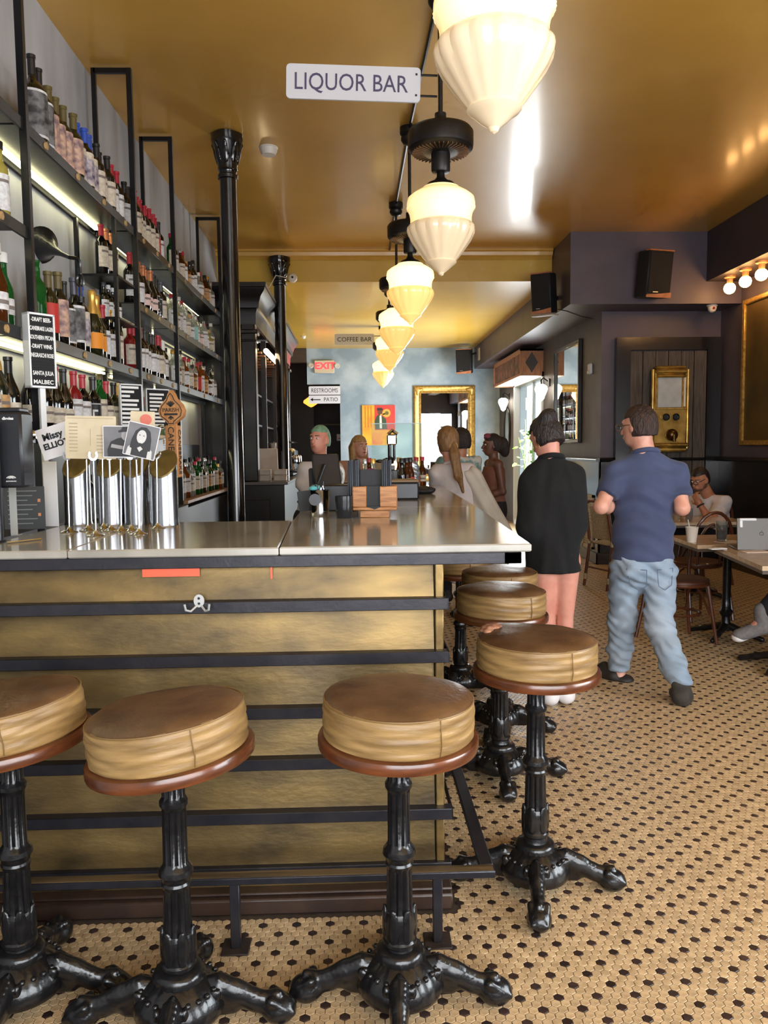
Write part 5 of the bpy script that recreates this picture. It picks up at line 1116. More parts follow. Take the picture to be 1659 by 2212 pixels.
# bulbs under the side soffit
m_bulb = M('bulb_glow', (255, 248, 230), .3, emit=22, ecol=(255, 190, 116)); m_sock = M('bulb_socket', (206, 150, 100), .4)
for i, (px, py) in enumerate(((1576, 628), (1610, 610), (1645, 596), (1684, 576), (1730, 552), (1788, 521))):
    p = atZ(px, py-30, zs1); p.x = 4.14
    p = atX(px, py, 4.12)
    t = thing('bare_bulb', 'round glowing bulb under the soffit, %s from the purple wall' % ORD[i], 'bulb', (p.x, p.y, zs1), 0, 'bare bulbs under the side soffit')
    r_ = .062
    add('glass', mv(lathe([(0, -.5*r_-r_), *[(r_*math.sin(a), -.5*r_-r_*math.cos(a)) for a in np.linspace(.2, 2.5, 10)], (.026, .015), (.026, .03), (0, .03)], 22), 0, 0, -.085-r_*.3), m_bulb, t)
    add('socket', lathe([(.03, -.095), (.034, -.03), (.06, -.02), (.062, 0), (0, 0)][::-1], 20), m_sock, t)
# gilt framed canvas panel on the right wall
yA, yB_ = atX(1605, 800, XR-.03).y, 6.2
z1_, z0_ = atX(1606, 655, XR-.03).z, atX(1602, 957, XR-.03).z
gp = thing('gilt_canvas', 'large dull gold canvas panel in a thin gilt frame', 'wall panel', (XR, (yA+yB_)/2, z0_)); L_ = yA-yB_; hh = z1_-z0_
add('canvas', box(-.02, -.004, -L_/2, L_/2, 0, hh), M('gold_canvas', (96, 76, 30), .55, .1, (74, 60, 26), 3, detail=6), gp)
add('frame', join(box(-.045, 0, -L_/2-.03, -L_/2+.03, -.03, hh+.03, .01), box(-.045, 0, L_/2-.03, L_/2+.03, -.03, hh+.03, .01), box(-.045, 0, -L_/2, L_/2, -.03, .03, .01), box(-.045, 0, -L_/2, L_/2, hh-.03, hh+.03, .01)), m_gilt, gp)
# boarded door-like panel with the brass viewer
def pz(px, py, Y=9.46): q = atY(px, py, Y); return q.x, q.z
fx0, fz1 = pz(1330, 730); fx1, _ = pz(1556, 730); ix0, iz1 = pz(1360, 757); ix1, _ = pz(1526, 757)
bd = thing('boarded_panel', 'tall panel of weathered dark boards in a glossy black frame', 'panel', ((fx0+fx1)/2, 9.47, 0)); cx_ = (fx0+fx1)/2
add('frame', join(box(fx0-cx_, ix0-cx_, -.06, 0, 0, fz1), box(ix1-cx_, fx1-cx_-.0, -.06, 0, 0, fz1), box(ix0-cx_, ix1-cx_, -.06, 0, iz1, fz1)), m_wain, bd)
m_board = M('weathered_board', (62, 54, 48), .65, 0, (92, 84, 76), 4, .25, 30, stretch=(14, 14, 1.0), detail=8)
nbd = 6
for k in range(nbd):
    a_ = ix0+(ix1-ix0)*k/nbd; b_ = ix0+(ix1-ix0)*(k+1)/nbd
    add('board', box(a_-cx_+.003, b_-cx_-.003, -.03-.004*(k % 2), 0, 0, iz1-.01, .003), m_board, bd)
vx0, vz1 = pz(1410, 790, 9.3); vx1, vz0 = pz(1490, 976, 9.3); vw = vx1-vx0; vh = vz1-vz0
m_vb = M('polished_old_brass', (206, 170, 88), .25, .6, (160, 124, 58), 9)
vw_ = thing('brass_viewer', 'antique brass coin viewer cabinet mounted on the dark boards', 'viewer', ((vx0+vx1)/2, 9.43, vz0))
add('body', box(-vw/2+.03, vw/2-.03, -.10, 0, .06, vh-.06, .015), m_vb, vw_)
for s_ in (-1, 1): add('side_pillar', tube([(s_*(vw/2-.022), -.09, .04), (s_*(vw/2-.022), -.09, vh-.04)], .022, 10), m_vb, vw_)
add('crown', join(box(-vw/2+.05, vw/2-.05, -.14, 0, vh-.14, vh-.10, .018), box(-vw/2+.04, vw/2-.04, -.15, 0, vh-.10, vh-.035, .025), box(-vw/2+.05, vw/2-.05, -.13, 0, vh-.035, vh, .015)), m_vb, vw_)
add('plinth', join(box(-vw/2+.02, vw/2-.02, -.16, 0, .06, .11, .02), box(-vw/2+.03, vw/2-.03, -.14, 0, 0, .06, .02)), m_vb, vw_)
add('screen', box(-vw/2+.075, vw/2-.10, -.108, -.10, vh*.52, vh*.885, .004), M('viewer_screen', (196, 204, 208), .3, 0, (176, 186, 190), 8), vw_); add('side_glass', box(vw/2-.075, vw/2-.055, -.108, -.10, vh*.53, vh*.88), M('viewer_glass', (226, 232, 232), .15), vw_)
add('screen_bezel', join(box(-vw/2+.05, vw/2-.045, -.112, -.10, vh*.495, vh*.515, .003), box(vw/2-.097, vw/2-.08, -.110, -.10, vh*.515, vh*.89, .003), box(-vw/2+.058, -vw/2+.07, -.110, -.10, vh*.515, vh*.89, .003)), m_gilt, vw_)
ep = add('eye_plate', prism(rrect(-.115, .115, vh*.36, vh*.455, .045, 6), -.112, -.10), m_vb, vw_)
for s_ in (-1, 1): e_ = add('eyepiece', mv(xf(lathe([(.04, 0), (.043, .02), (.035, .03), (.033, .005), (0, .005)], 20), Matrix.Rotation(rad(90), 4, 'X')), s_*.06, -.112, vh*.408), m_iron, ep)
kb = add('coin_knob', mv(xf(lathe([(0, 0), (.07, 0), (.072, .03), (.05, .05), (.045, .085), (.03, .095), (0, .095)], 24), Matrix.Rotation(rad(90), 4, 'X')), .015, -.10, vh*.20), M('dark_bronze_knob', (86, 64, 34), .3, .8), vw_)
add('crank', tube([(.015, -.19, vh*.2), (.015, -.2, vh*.12)], .02, 8), MATS['dark_bronze_knob'], kb)
# side wall: mirror, thermostat, vent, sconces, valance box over the street door
ym0, ym1 = atX(1256, 850, XS).y, atX(1203, 850, XS).y; zm1 = atX(1256, 735, XS).z; zm0 = atX(1256, 953, XS).z
gm = thing('wall_mirror', 'tall dark framed mirror on the taupe side wall', 'mirror', (XS, (ym0+ym1)/2, zm0)); L_ = ym1-ym0; hh = zm1-zm0
add('glass', box(-.02, -.012, -L_/2, L_/2, .03, hh-.03), m_mirror, gm); add('frame', join(box(-.05, 0, -L_/2-.03, -L_/2+.02, -.02, hh+.02, .008), box(-.05, 0, L_/2-.02, L_/2+.03, -.02, hh+.02, .008), box(-.05, 0, -L_/2, L_/2, -.02, .03, .008), box(-.05, 0, -L_/2, L_/2, hh-.03, hh+.02, .008), box(-.01, 0, -L_/2, L_/2, 0, hh)), m_cab, gm)
p = atX(1278, 797, XS); tag(add('thermostat', join(box(-.04, 0, -.05, .05, -.065, .065, .01), box(-.05, -.04, -.035, .035, -.06, -.02, .006)), m_wp, None, (XS, p.y, p.z)), 'small white sensor box on the side wall right of the mirror', 'sensor')
yv0, yv1 = atX(1279, 1130, XS-.05).y, atX(1258, 1130, XS-.05).y; zv1, zv0 = atX(1270, 1068, XS-.05).z, max(.16, atX(1268, 1195, XS-.05).z)
vt = thing('wall_vent', 'tall pale louvred vent low on the black wainscot', 'vent', (XS-.03, (yv0+yv1)/2, zv0)); L_ = yv1-yv0; hh = zv1-zv0
add('frame', join(box(-.02, 0, -L_/2, -L_/2+.03, 0, hh), box(-.02, 0, L_/2-.03, L_/2, 0, hh), box(-.02, 0, -L_/2, L_/2, 0, .03), box(-.02, 0, -L_/2, L_/2, hh-.03, hh), box(-.002, 0, -L_/2, L_/2, 0, hh)), M('vent_cream', (188, 176, 152), .5), vt)
for k in range(20): add('louvre', mv(rot(box(-.016, 0, -L_/2+.03, L_/2-.03, -.002, .002), 'Y', -35), -.004, 0, .04+k*(hh-.07)/20), MATS['vent_cream'], vt)
# valance
yv0, yv1 = 12.47, 14.9; vz0, vz1 = 2.56, 2.98
va = thing('wooden_valance', 'boxed wooden valance with a dark diamond over the street door', 'valance', (2.58, yv0, vz0))
m_val = M('valance_wood', (172, 122, 88), .55, 0, (146, 98, 68), 6, stretch=(6, 6, 1)); Wv = XS-2.58
add('end_board', box(0, Wv, 0, .03, 0, vz1-vz0), m_val, va); add('end_board', box(0, Wv, yv1-yv0-.03, yv1-yv0, 0, vz1-vz0), m_val, va); add('top_board', box(0, Wv, 0, yv1-yv0, vz1-vz0-.03, vz1-vz0), m_val, va); add('front_rail', join(box(0, .03, .03, yv1-yv0, vz1-vz0-.07, vz1-vz0-.03), box(0, .03, .03, yv1-yv0, 0, .04)), m_val, va)
for k in range(10): add('front_slat', box(.005, .025, .05+k*.235, .20+k*.235, .04, vz1-vz0-.07), M('valance_floral', (136, 92, 92), .7, 0, (66, 54, 44), 9, detail=6) if k % 2 else M('valance_floral2', (120, 80, 66), .7, 0, (70, 70, 50), 9), va)
add('diamond', prism([(Wv/2, .05), (Wv/2+.10, .21), (Wv/2, .37), (Wv/2-.10, .21)], -.006, 0), M('diamond_dark', (64, 60, 58), .6), va)
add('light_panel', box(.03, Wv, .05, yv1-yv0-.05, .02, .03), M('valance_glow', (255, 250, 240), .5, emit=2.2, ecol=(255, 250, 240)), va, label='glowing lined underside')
# street door: open frame and bright outside
dr = tag(add('door_1', join(box(XS-.02, XS+.22, 12.45, 12.53, 0, 2.62), box(XS-.02, XS+.22, 14.67, 14.75, 0, 2.62), box(XS-.02, XS+.22, 12.45, 14.75, 2.55, 2.62), box(XS+.06, XS+.12, 13.5, 13.56, 0, 2.55)), M('door_frame_white', (214, 220, 226), .5), None), 'pale frame of the bright street door under the valance', 'door frame', kind='structure')
add('glass', join(box(XS+.085, XS+.092, 12.53, 13.5, 0.1, 2.55), box(XS+.085, XS+.092, 13.56, 14.67, .1, 2.55)), m_glass, dr)
# sconces
m_scon = M('opal_sconce', (255, 250, 240), .3, emit=5, ecol=(255, 244, 222))
SCP = [(.0, -.20), (.02, -.19), (.045, -.165), (.05, -.15), (.052, -.135), (.085, -.06), (.098, -.02), (.09, .02), (.06, .045), (.04, .055), (0, .055)]
for (px, py, Y, lab) in ((1169, 838, 12.05, 'opal glass wall lamp between the mirror and the street door'), (1087, 866, 15.25, 'opal glass wall lamp beyond the street door near the rear wall')):
    p = atY(px, py, Y); t = thing('wall_lamp', lab, 'wall lamp', p, 0, 'opal wall lamps by the street door')
    add('shade', lathe(SCP, 24), m_scon, t); add('arm', tube([(0, 0, .05), (0, 0, .12), (.03, 0, .15), (XS-p.x-.03, 0, .10)], .012, 8), m_fix, t); add('wall_plate', mv(box(-.02, 0, -.04, .04, -.06, .06, .006), XS-p.x, 0, .08), m_fix, t)
# oval mirror beyond the door
p = atX(1085, 930, XS); om = thing('oval_mirror', 'oval mirror on the far side wall under the wall lamp', 'mirror', (XS, 15.4, p.z)); add('glass', xf(prism(disc(0, 0, .26, 28, .42), -.02, -.012), Matrix.Rotation(rad(90), 4, 'Z') @ Matrix.Rotation(PI, 4, 'Z')), m_mirror, om); add('frame', tube([(-.02, .27*math.cos(a), .43*math.sin(a)) for a in np.linspace(0, 2*PI, 33)[:-1]], .02, 8, True), m_cab, om)
# plants by the door
p = atY(1128, 950, 13.2); pl = thing('potted_plant', 'leafy green plant standing in the bright street doorway', 'plant', (2.84, 13.2, 0))
add('pot', lathe([(0, 0), (.11, 0), (.15, .3), (.13, .3), (.1, .05), (0, .04)], 20), M('pot_grey', (120, 118, 112), .8), pl)
rr = random.Random(3)
add('stem', join(*[tube([(0, 0, .25), (rr.uniform(-.05, .05), rr.uniform(-.1, .1), .9), (rr.uniform(-.1, .1), rr.uniform(-.25, .25), 1.5+.1*k)], .008, 5) for k in range(5)]), M('stem_green', (96, 120, 60), .7), pl)
lf = mesh('leaf', ([(0, 0, 0), (.03, .035, .005), (.08, .03, .0), (.12, 0, -.015), (.08, -.03, 0), (.03, -.035, .005), (.05, 0, .012)], [(0, 1, 6), (1, 2, 6), (2, 3, 6), (3, 4, 6), (4, 5, 6), (5, 0, 6)]), 60); lf.materials.append(M('leaf_green', (120, 170, 70), .5, sub=0))
for k in range(46): add('leaf', lf, None, pl, (rr.uniform(-.12, .12), rr.uniform(-.3, .3), rr.uniform(.9, 1.75)), eul=(rr.uniform(-.6, .6), rr.uniform(-.6, .6), rr.uniform(0, 6)))
# ------------------------------------------------------------------ café tables, chairs
m_ttop = M('cafe_table_top', (206, 180, 150), .25, 0, (190, 162, 130), 20, coat=.3); m_tedge = M('table_edge', (80, 66, 52), .4)
def cafe_table(label, corners, px_, py_):
    cx2 = sum(c[0] for c in corners)/4; cy2 = sum(c[1] for c in corners)/4
    t = thing('cafe_table', label, 'table', (cx2, cy2, 0), 0, 'stone topped café tables')
    n = 4; V = []
    for z in (.715, .742):
        for c in corners: V.append((c[0]-cx2, c[1]-cy2, z))
    add('table_top', (V, [(3, 2, 1, 0), (4, 5, 6, 7)]+[(i, (i+1) % 4, 4+(i+1) % 4, 4+i) for i in range(4)]), m_ttop, t)
    add('edge_band', ([(x*.985, y*.985, z-.022 if z < .72 else .715) for x, y, z in V], [(3, 2, 1, 0), (4, 5, 6, 7)]+[(i, (i+1) % 4, 4+(i+1) % 4, 4+i) for i in range(4)]), m_tedge, t)
    add('pedestal', lathe([(.05, .06), (.035, .09), (.03, .16), (.045, .18), (.05, .2), (.035, .22), (.03, .3), (.03, .64), (.05, .68), (.12, .70), (0, .70)], 20), m_iron, t)
    for k in range(4): add('leg', rot(sdf([rc((.02, 0, .09), (.16, 0, .05), .03, .022), rc((.16, 0, .05), (.26, 0, .022), .022, .02)], .01, .02), 'Z', 45+90*k), m_iron, t)
    return t
cafe_table('café table with the white cup and iced coffee, behind the walking man', [(2.39, 5.44), (3.10, 5.44), (3.10, 6.06), (2.43, 6.06)], 0, 0)
cafe_table('café table carrying the open laptop at the right edge', [(2.34, 4.45), (3.0, 4.40), (3.10, 5.41), (2.49, 5.41)], 0, 0)
cafe_table('café table in front of the seated man in the white shirt', [(2.86, 7.05), (3.60, 7.05), (3.60, 7.62), (2.86, 7.62)], 0, 0)
m_bent = M('bentwood_brown', (98, 52, 30), .3, 0, (74, 38, 22), 8, coat=.3, stretch=(1, 1, .3)); m_seatw = M('bentwood_seat', (92, 56, 40), .35, 0, (76, 44, 30), 6, coat=.2)
def bentwood(label, loc, rz):
    """faces +y in its own frame: backrest at -y"""
    t = thing('bentwood_chair', label, 'chair', loc, rz, 'brown bentwood café chairs')
    add('seat', lathe([(0, .445), (.19, .445), (.205, .452), (.205, .468), (.195, .475), (.15, .468), (0, .464)], 32), m_seatw, t)
    add('seat_ring', tube([(.195*math.cos(a), .195*math.sin(a), .44) for a in np.linspace(0, 2*PI, 33)[:-1]], .013, 8, True), m_bent, t)
    for sx in (-1, 1):
        add('front_leg', tube([(sx*.13, .14, .445), (sx*.15, .165, .25), (sx*.17, .20, 0)], [.016, .015, .012], 8), m_bent, t)
    hoop = [(-.19, -.24, 0), (-.18, -.19, .25), (-.175, -.17, .45)]+[(-.185*math.cos(a), -.19-.05*math.sin(a)-.02, .62+.28*math.sin(a)) for a in np.linspace(0, PI, 13)]+[(.175, -.17, .45), (.18, -.19, .25), (.19, -.24, 0)]
    add('back_hoop', tube(hoop, .0145, 8), m_bent, t)
    inn = [(-.10, -.17, .46)]+[(-.105*math.cos(a), -.19-.04*math.sin(a), .60+.20*math.sin(a)) for a in np.linspace(0, PI, 11)]+[(.10, -.17, .46)]
    add('inner_hoop', tube(inn, .011, 8), m_bent, t)
    add('leg_ring', tube([(.155*math.cos(a), .155*math.sin(a)-.01, .22) for a in np.linspace(0, 2*PI, 25)[:-1]], .010, 6, True), m_bent, t)
    add('brace', join(tube([(-.15, .155, .22), (-.08, .13, .36), (0, .12, .42), (.08, .13, .36), (.15, .155, .22)], .009, 6)), m_bent, t)
    return t
b1 = bentwood('brown bentwood chair pulled out beside the walking man', (2.36, 5.66, 0), rad(-80))
b2 = bentwood('brown bentwood chair with its back to the cup table', (2.86, 6.52, 0), rad(8))
b3 = bentwood('brown bentwood chair under the seated man in white', (3.56, 8.0, 0), rad(112))
# rattan bistro chair
m_rat = M('rattan_brown', (110, 58, 34), .4, 0, (84, 42, 24), 8); m_weave = M('woven_cream', (206, 192, 160), .6, 0, (150, 138, 110), 90)
rt = thing('rattan_chair', 'rattan bistro chair with cream bindings left of the walking man', 'chair', (2.66, 7.95, 0), rad(-70))
for sx in (-1, 1):
    lg = add('back_leg', tube([(sx*.19, -.27, 0), (sx*.185, -.21, .45), (sx*.17, -.27, .86)], .016, 8), m_rat, t and rt)
    add('front_leg', tube([(sx*.20, .22, 0), (sx*.18, .18, .45)], .015, 8), m_rat, rt)
    for z, y in ((.10, -.255), (.47, -.212), (.80, -.262)): add('binding', mv(cyl(.021, -.03, .03, 10), sx*(.19 if z < .5 else .173), y, z), m_weave, rt)
add('seat', box(-.2, .2, -.2, .2, .44, .465, .01), m_weave, rt); add('back_panel', xf(box(-.155, .155, -.01, .01, .50, .84, .006), Matrix.Translation((0, -.10, 0)) @ Matrix.Rotation(rad(9), 4, 'X')), m_weave, rt); add('top_rail', tube([(-.175, -.268, .86), (-.09, -.285, .89), (.09, -.285, .89), (.175, -.268, .86)], .016, 8), m_rat, rt); add('stretcher', join(tube([(-.19, -.24, .2), (.19, -.24, .2)], .01, 6), tube([(-.19, .2, .2), (.19, .2, .2)], .01, 6)), m_rat, rt)
# ---- things on the tables
TZ = .742
p = atZ(1494, 1171, TZ); fc2 = thing('foam_cup', 'white foam cup standing near the table corner', 'cup', (p.x, p.y, TZ)); add('cup', lathe([(0, 0), (.032, 0), (.046, .108), (.048, .11), (.046, .111), (.044, .108), (.03, .004), (0, .004)], 24), M('foam_white', (226, 218, 206), .6), fc2); add('straw', tube([(.0, 0, .01), (-.03, .0, .165)], .003, 6), M('clear_straw', (220, 224, 224), .2), fc2)
p = atZ(1558, 1170, TZ); gt = thing('iced_coffee', 'glass of iced coffee on a napkin beside the laptop', 'drink', (p.x, p.y, TZ)); add('glass', lathe([(0, 0), (.033, 0), (.036, .02), (.044, .15), (.042, .15), (.033, .02), (0, .012)], 24), M('drink_glass', (225, 230, 230), .03, trans=.9, ior=1.15), gt); add('coffee', lathe([(0, .013), (.031, .02), (.037, .085), (0, .087)], 20), M('iced_coffee', (190, 128, 62), .3, 0, (160, 100, 46), 30), gt); add('napkin', mv(rot(box(-.09, .09, -.06, .06, 0, .002), 'Z', 20), .05, -.02, .0005), m_paper, gt)
p = atZ(1630, 1192, TZ); tag(add('napkin', rot(box(-.085, .085, -.05, .05, 0, .005, .002), 'Z', 5), M('napkin_pink', (226, 206, 192), .8), None, (p.x, p.y, TZ+.0005)), 'folded pale napkin lying in front of the laptop', 'napkin')
p = atZ(1545, 1189, TZ); tag(add('phone', rot(box(-.06, .06, -.03, .03, 0, .008, .003), 'Z', 12), m_wp, None, (p.x+.04, p.y+.06, TZ+.0005)), 'slim white phone lying between cup table and laptop', 'phone')
la, lb2 = atY(1593, 1170, 5.12), atY(1590, 1095, 5.2)
lp = thing('laptop', 'grey laptop with open lid seen from behind', 'laptop', (la.x+.165, 5.12, TZ+.001), rad(-10))
m_alu = M('laptop_grey', (84, 80, 76), .4, .3); add('base', box(-.155, .155, .0, .215, 0, .014, .005), m_alu, lp)
ld = add('lid', xf(box(-.155, .155, -.004, .004, 0, .215, .003), Matrix.Rotation(rad(-8), 4, 'X')), m_alu, lp)
add('emblem', xf(sdf([el((-.006, -.0046, .11), (.009, .0012, .011)), el((.006, -.0046, .11), (.009, .0012, .011)), el((.003, -.0046, .127), (.003, .0012, .005), (0, 30, 0))], .002, .004), Matrix.Rotation(rad(-8), 4, 'X')), M('emblem_dark', (52, 46, 44), .3), ld)
add('clip_light', join(xf(box(-.14, -.03, -.012, .0, .196, .214, .005), Matrix.Rotation(rad(-8), 4, 'X')), xf(box(-.14, -.118, -.012, .0, .15, .20, .005), Matrix.Rotation(rad(-8), 4, 'X'))), m_wp, ld, label='white clip on lid')
p = atZ(1470, 1131, TZ); tag(add('condiment_glass', join(lathe([(0, 0), (.03, 0), (.034, .012), (.034, .045), (.032, .045), (.028, .01), (0, .008)], 18), lathe([(.033, .045), (.038, .1), (.036, .1), (.031, .045)], 18)), M('glass_amber', (214, 190, 160), .1, trans=.6, ior=1.2), None, (2.98, 7.25, TZ)), 'small amber glass on the seated man\'s table', 'glass')
q = atZ(1500, 1128, TZ); tag(add('water_glass', lathe([(0, 0), (.03, 0), (.036, .11), (.034, .11), (.028, .008), (0, .008)], 20), MATS['drink_glass'], None, (3.12, 7.3, TZ)), 'clear water glass on the seated man\'s table', 'glass')
# ================================================================== people
def V3(*a): return np.array(a, float)
def skinm(name, c, c2): return M(name, c, .5, 0, c2, 14, .03, 120)
sk_fair = skinm('skin_fair', (222, 168, 146), (208, 146, 124)); sk_warm = skinm('skin_warm', (190, 132, 100), (172, 112, 84)); sk_brown = skinm('skin_brown', (112, 74, 58), (98, 62, 48)); sk_rosy = skinm('skin_rosy', (216, 152, 132), (204, 136, 116))
m_eye = M('eye_white', (220, 214, 208), .3); m_iris = M('eye_dark', (40, 30, 26), .3); m_lip = M('lips', (172, 92, 84), .5); m_brow = M('brow', (70, 52, 40), .8)
def hmat(yaw, pitch, roll=0):
    from mathutils import Euler
    return np.array(Euler((rad(pitch), rad(roll), rad(yaw))).to_matrix())
def finger_prims(W, d, nrm, s=1, curl=.25):
    """palm and five fingers from wrist W along d, palm normal nrm"""
    d = d/np.linalg.norm(d); nrm = nrm-d*nrm.dot(d); nrm /= np.linalg.norm(nrm); side = np.cross(d, nrm)
    pr = [rc(W, W+d*.035*s, .026*s, .034*s, k=.02)]
    for i, (o, l) in enumerate(((-.027, .062), (-.009, .076), (.009, .080), (.027, .070))):
        b = W+d*.075*s+side*o*s; m = b+d*l*.5*s+nrm*curl*.012*s; t = m+d*l*.42*s*(1-curl*.6)+nrm*curl*.05*s
        pr += [rc(W+d*.02*s+side*o*.7*s, b, .014*s, .0105*s, k=.012), rc(b, m, .0100*s, .0090*s, k=.004), rc(m, t, .0090*s, .0075*s, k=.004)]
    tb = W+d*.025*s+side*.03*s; tm = tb+(d*.6+side*.75)*.04*s; tt = tm+(d*.9+side*.2+nrm*.2)*.032*s
    pr += [rc(W, tb, .02*s, .016*s, k=.015), rc(tb, tm, .0125*s, .0105*s, k=.006), rc(tm, tt, .0105*s, .008*s, k=.004)]
    return pr
def body_prims(J, hy, hp_, hr, s, fem=0, feet=True):
    Hm = hmat(hy, hp_, hr); Hd = V3(*J['head']); e = (hp_, hr, hy)
    q = lambda x, y, z: Hd+Hm.dot(V3(x, y, z)*s)
    pr = [el(q(0, -.012, .025), (.074*s, .092*s, .092*s), e), el(q(0, .018, -.035), (.062*s, .070*s, .075*s), e, k=.03), el(q(0, .048, -.078), (.034*s, .030*s, .030*s), e, k=.03),
          rc(q(0, .085, .008), q(0, .106, -.026), .011*s, .015*s, k=.012), el(q(0, .088, -.058), (.024*s, .014*s, .012*s), e, k=.012), el(q(0, .072, .035), (.052*s, .020*s, .014*s), e, k=.02),
          el(q(.072, -.008, -.008), (.012*s, .022*s, .034*s), e, k=.008), el(q(-.072, -.008, -.008), (.012*s, .022*s, .034*s), e, k=.008)]
    for sx in (-1, 1): pr.append(el(q(sx*.032, .086, .008), (.015*s, .010*s, .009*s), e, k=-1))
    N, C, B = V3(*J['neck']), V3(*J['chest']), V3(*J['pelvis'])
    nk = .050 if fem else .058
    pr += [rc(N+V3(0, 0, -.03), q(0, -.018, -.06), nk*1.05*s, nk*s, k=.02)]
    mid = B*.45+C*.55
    pr += [rc(B, mid, .128*s, .110*s, (1.12, .82, 1), .05), rc(mid, C, .110*s, .135*s, (1.12, .78, 1), .05), rc(C, N+V3(0, 0, -.075), .110*s, .06*s, (1.15, .75, 1), .05)]
    for k in 'LR':
        S, E, Wt = V3(*J['s'+k]), V3(*J['e'+k]), V3(*J['w'+k])
        a = .9 if fem else 1
        pr += [rc(N+V3(0, 0, -.045), S, .040*s*a, .050*s*a, k=.04), rc(S, E, .052*s*a, .040*s*a, k=.03), rc(E, E*.65+Wt*.35, .040*s*a, .041*s*a, k=.02), rc(E*.65+Wt*.35, Wt, .041*s*a, .026*s*a, k=.02)]
        pr += finger_prims(Wt, (Wt-E), V3(*J.get('n'+k, (0, 0, -1))), s*a, J.get('curl', .5))
        Hp, Kn, A, T = V3(*J['h'+k]), V3(*J['k'+k]), V3(*J['a'+k]), V3(*J['t'+k])
        f_ = .86 if fem else 1
        pr += [rc(Hp, Kn, .084*s, .050*s*f_, k=.03), rc(Kn, Kn*.68+A*.32+V3(0, -.014, 0), .048*s*f_, .054*s*f_, k=.02), rc(Kn*.68+A*.32+V3(0, -.014, 0), A, .052*s*f_, .031*s*f_, k=.02), rc(A+V3(0, 0, -.02), T, .036*s, .030*s, (1, 1, .8), k=.03), el(A+V3(0, -.022, -.03), (.032*s, .034*s, .035*s), k=.03)]
    return pr, q, Hm
def sh_(pr, d):
    """grow cone primitives by d"""
    return [('c', p[1], p[2], p[3]+d, p[4]+d, p[5], p[6]) for p in pr]
def person(label, loc, yaw, J, skin, hy, hpitch, hr=0, s=1, fem=0, h=.010, eyes=None):
    t = thing('person', label, 'person', loc, yaw)
    pr, q, Hm = body_prims(J, hy, hpitch, hr, s, fem)
    add('body', sdf(pr, h, .03), skin, t, smooth=80)
    if eyes:
        for sx in (-1, 1):
            e_ = add('eye', sdf([el(q(sx*.031, .081, .008), (.0115*s, .0115*s, .0095*s))], .003, .004), m_eye, t, smooth=80); add('iris', sdf([el(q(sx*.031, .0905, .008), (.005*s, .0035*s, .0055*s))], .002, .003), m_iris, e_, smooth=80)
            add('eyebrow', sdf([rc(q(sx*.016, .092, .030), q(sx*.046, .080, .032), .0045*s, .0035*s)], .003, .004), eyes, t, smooth=80)
        add('lips', sdf([rc(q(-.016, .098, -.058), q(.016, .098, -.058), .0055*s, .0055*s), el(q(0, .100, -.058), (.010*s, .006*s, .008*s))], .003, .006), m_lip, t, smooth=80)
    return t, q, Hm
def haircap(q, Hm, J, s, front, low, grow=.008, back=0, extra=(), h=.008, up=.052, side=.0, nz=.003):
    Hd = V3(*J['head'])
    e_ = None
    pr = [('e', q(0, -.014-back, .028), (V3(.074, .094+back, .094)+grow)*s, Hm, None), ('e', q(0, -.03, -.03), (V3(.068, .075, .085)+grow)*s, Hm, .03)]
    def kp(P):
        L = (P-Hd).dot(Hm)/s
        return np.minimum(np.maximum(up-L[:, 2], L[:, 1]-front-.05), np.maximum(L[:, 1]-(side+.10*np.clip(L[:, 2], 0, .1)), low-L[:, 2]))*s
    pr.append(cut(kp)); pr.append(noise(lambda P: nz*.6*np.sin(P[:, 0]*120+P[:, 2]*60)*np.sin(P[:, 2]*90+P[:, 1]*110)))
    return sdf(pr, h, .02) if not extra else sdf(pr+list(extra), h, .02)
def W2L(loc, yaw):
    c, s_ = math.cos(-yaw), math.sin(-yaw)
    def f(px, py, Y):
        w = atY(px, py, Y)-Vector(loc); return (c*w.x-s_*w.y, s_*w.x+c*w.y, w.z)
    return f
def folds(a, f1, f2): return noise(lambda P: a*np.sin(P[:, 2]*f1+2.2*np.sin(P[:, 0]*f2)+P[:, 1]*f2*.7)*np.sin(P[:, 0]*f2*.9+P[:, 2]*f1*.23))
def shoe_prims(A, T, s=1, up=.0):
    A, T = V3(*A), V3(*T); return [rc(A+V3(0, -.03, -.035), T, .050*s, .043*s, (1, 1, .88), k=.02), rc(A+V3(0, -.02, -.02), A+V3(0, -.01, .02+up), .050*s, .047*s, k=.02)]
# ---------------------------------------------------------------- 1. man in blue T-shirt walking away
loc = (1.70, 4.55, 0); L = W2L(loc, 0)
J = dict(head=L(1379, 922, 4.55), neck=L(1394, 977, 4.55), chest=L(1392, 1050, 4.56), pelvis=L(1388, 1205, 4.56), sL=L(1330, 1026, 4.55), sR=L(1460, 1024, 4.55), eL=L(1298, 1095, 4.46), eR=L(1474, 1098, 4.46), wL=L(1335, 1092, 4.74), wR=L(1446, 1094, 4.74),
         hL=L(1355, 1225, 4.58), hR=L(1420, 1225, 4.56), kL=L(1343, 1345, 4.66), kR=L(1424, 1350, 4.46), aL=L(1336, 1452, 4.74), aR=L(1466, 1468, 4.24), tL=L(1306, 1466, 4.80), tR=L(1478, 1512, 4.30), nL=(0, 0, -1), nR=(0, 0, -1))
J['tR'] = (J['aR'][0]+.02, J['aR'][1]+.02, .06); J['tL'] = (J['aL'][0]-.07, J['aL'][1]+.06, .045)
man, q, Hm = person('man in navy blue T-shirt and light jeans walking away', loc, 0, J, sk_fair, 38, -4, 0, 1.0, 0, .010)
m_hb = M('hair_dark_brown', (64, 40, 28), .6, 0, (38, 25, 19), 70, .7, 150, stretch=(1, 1, .22))
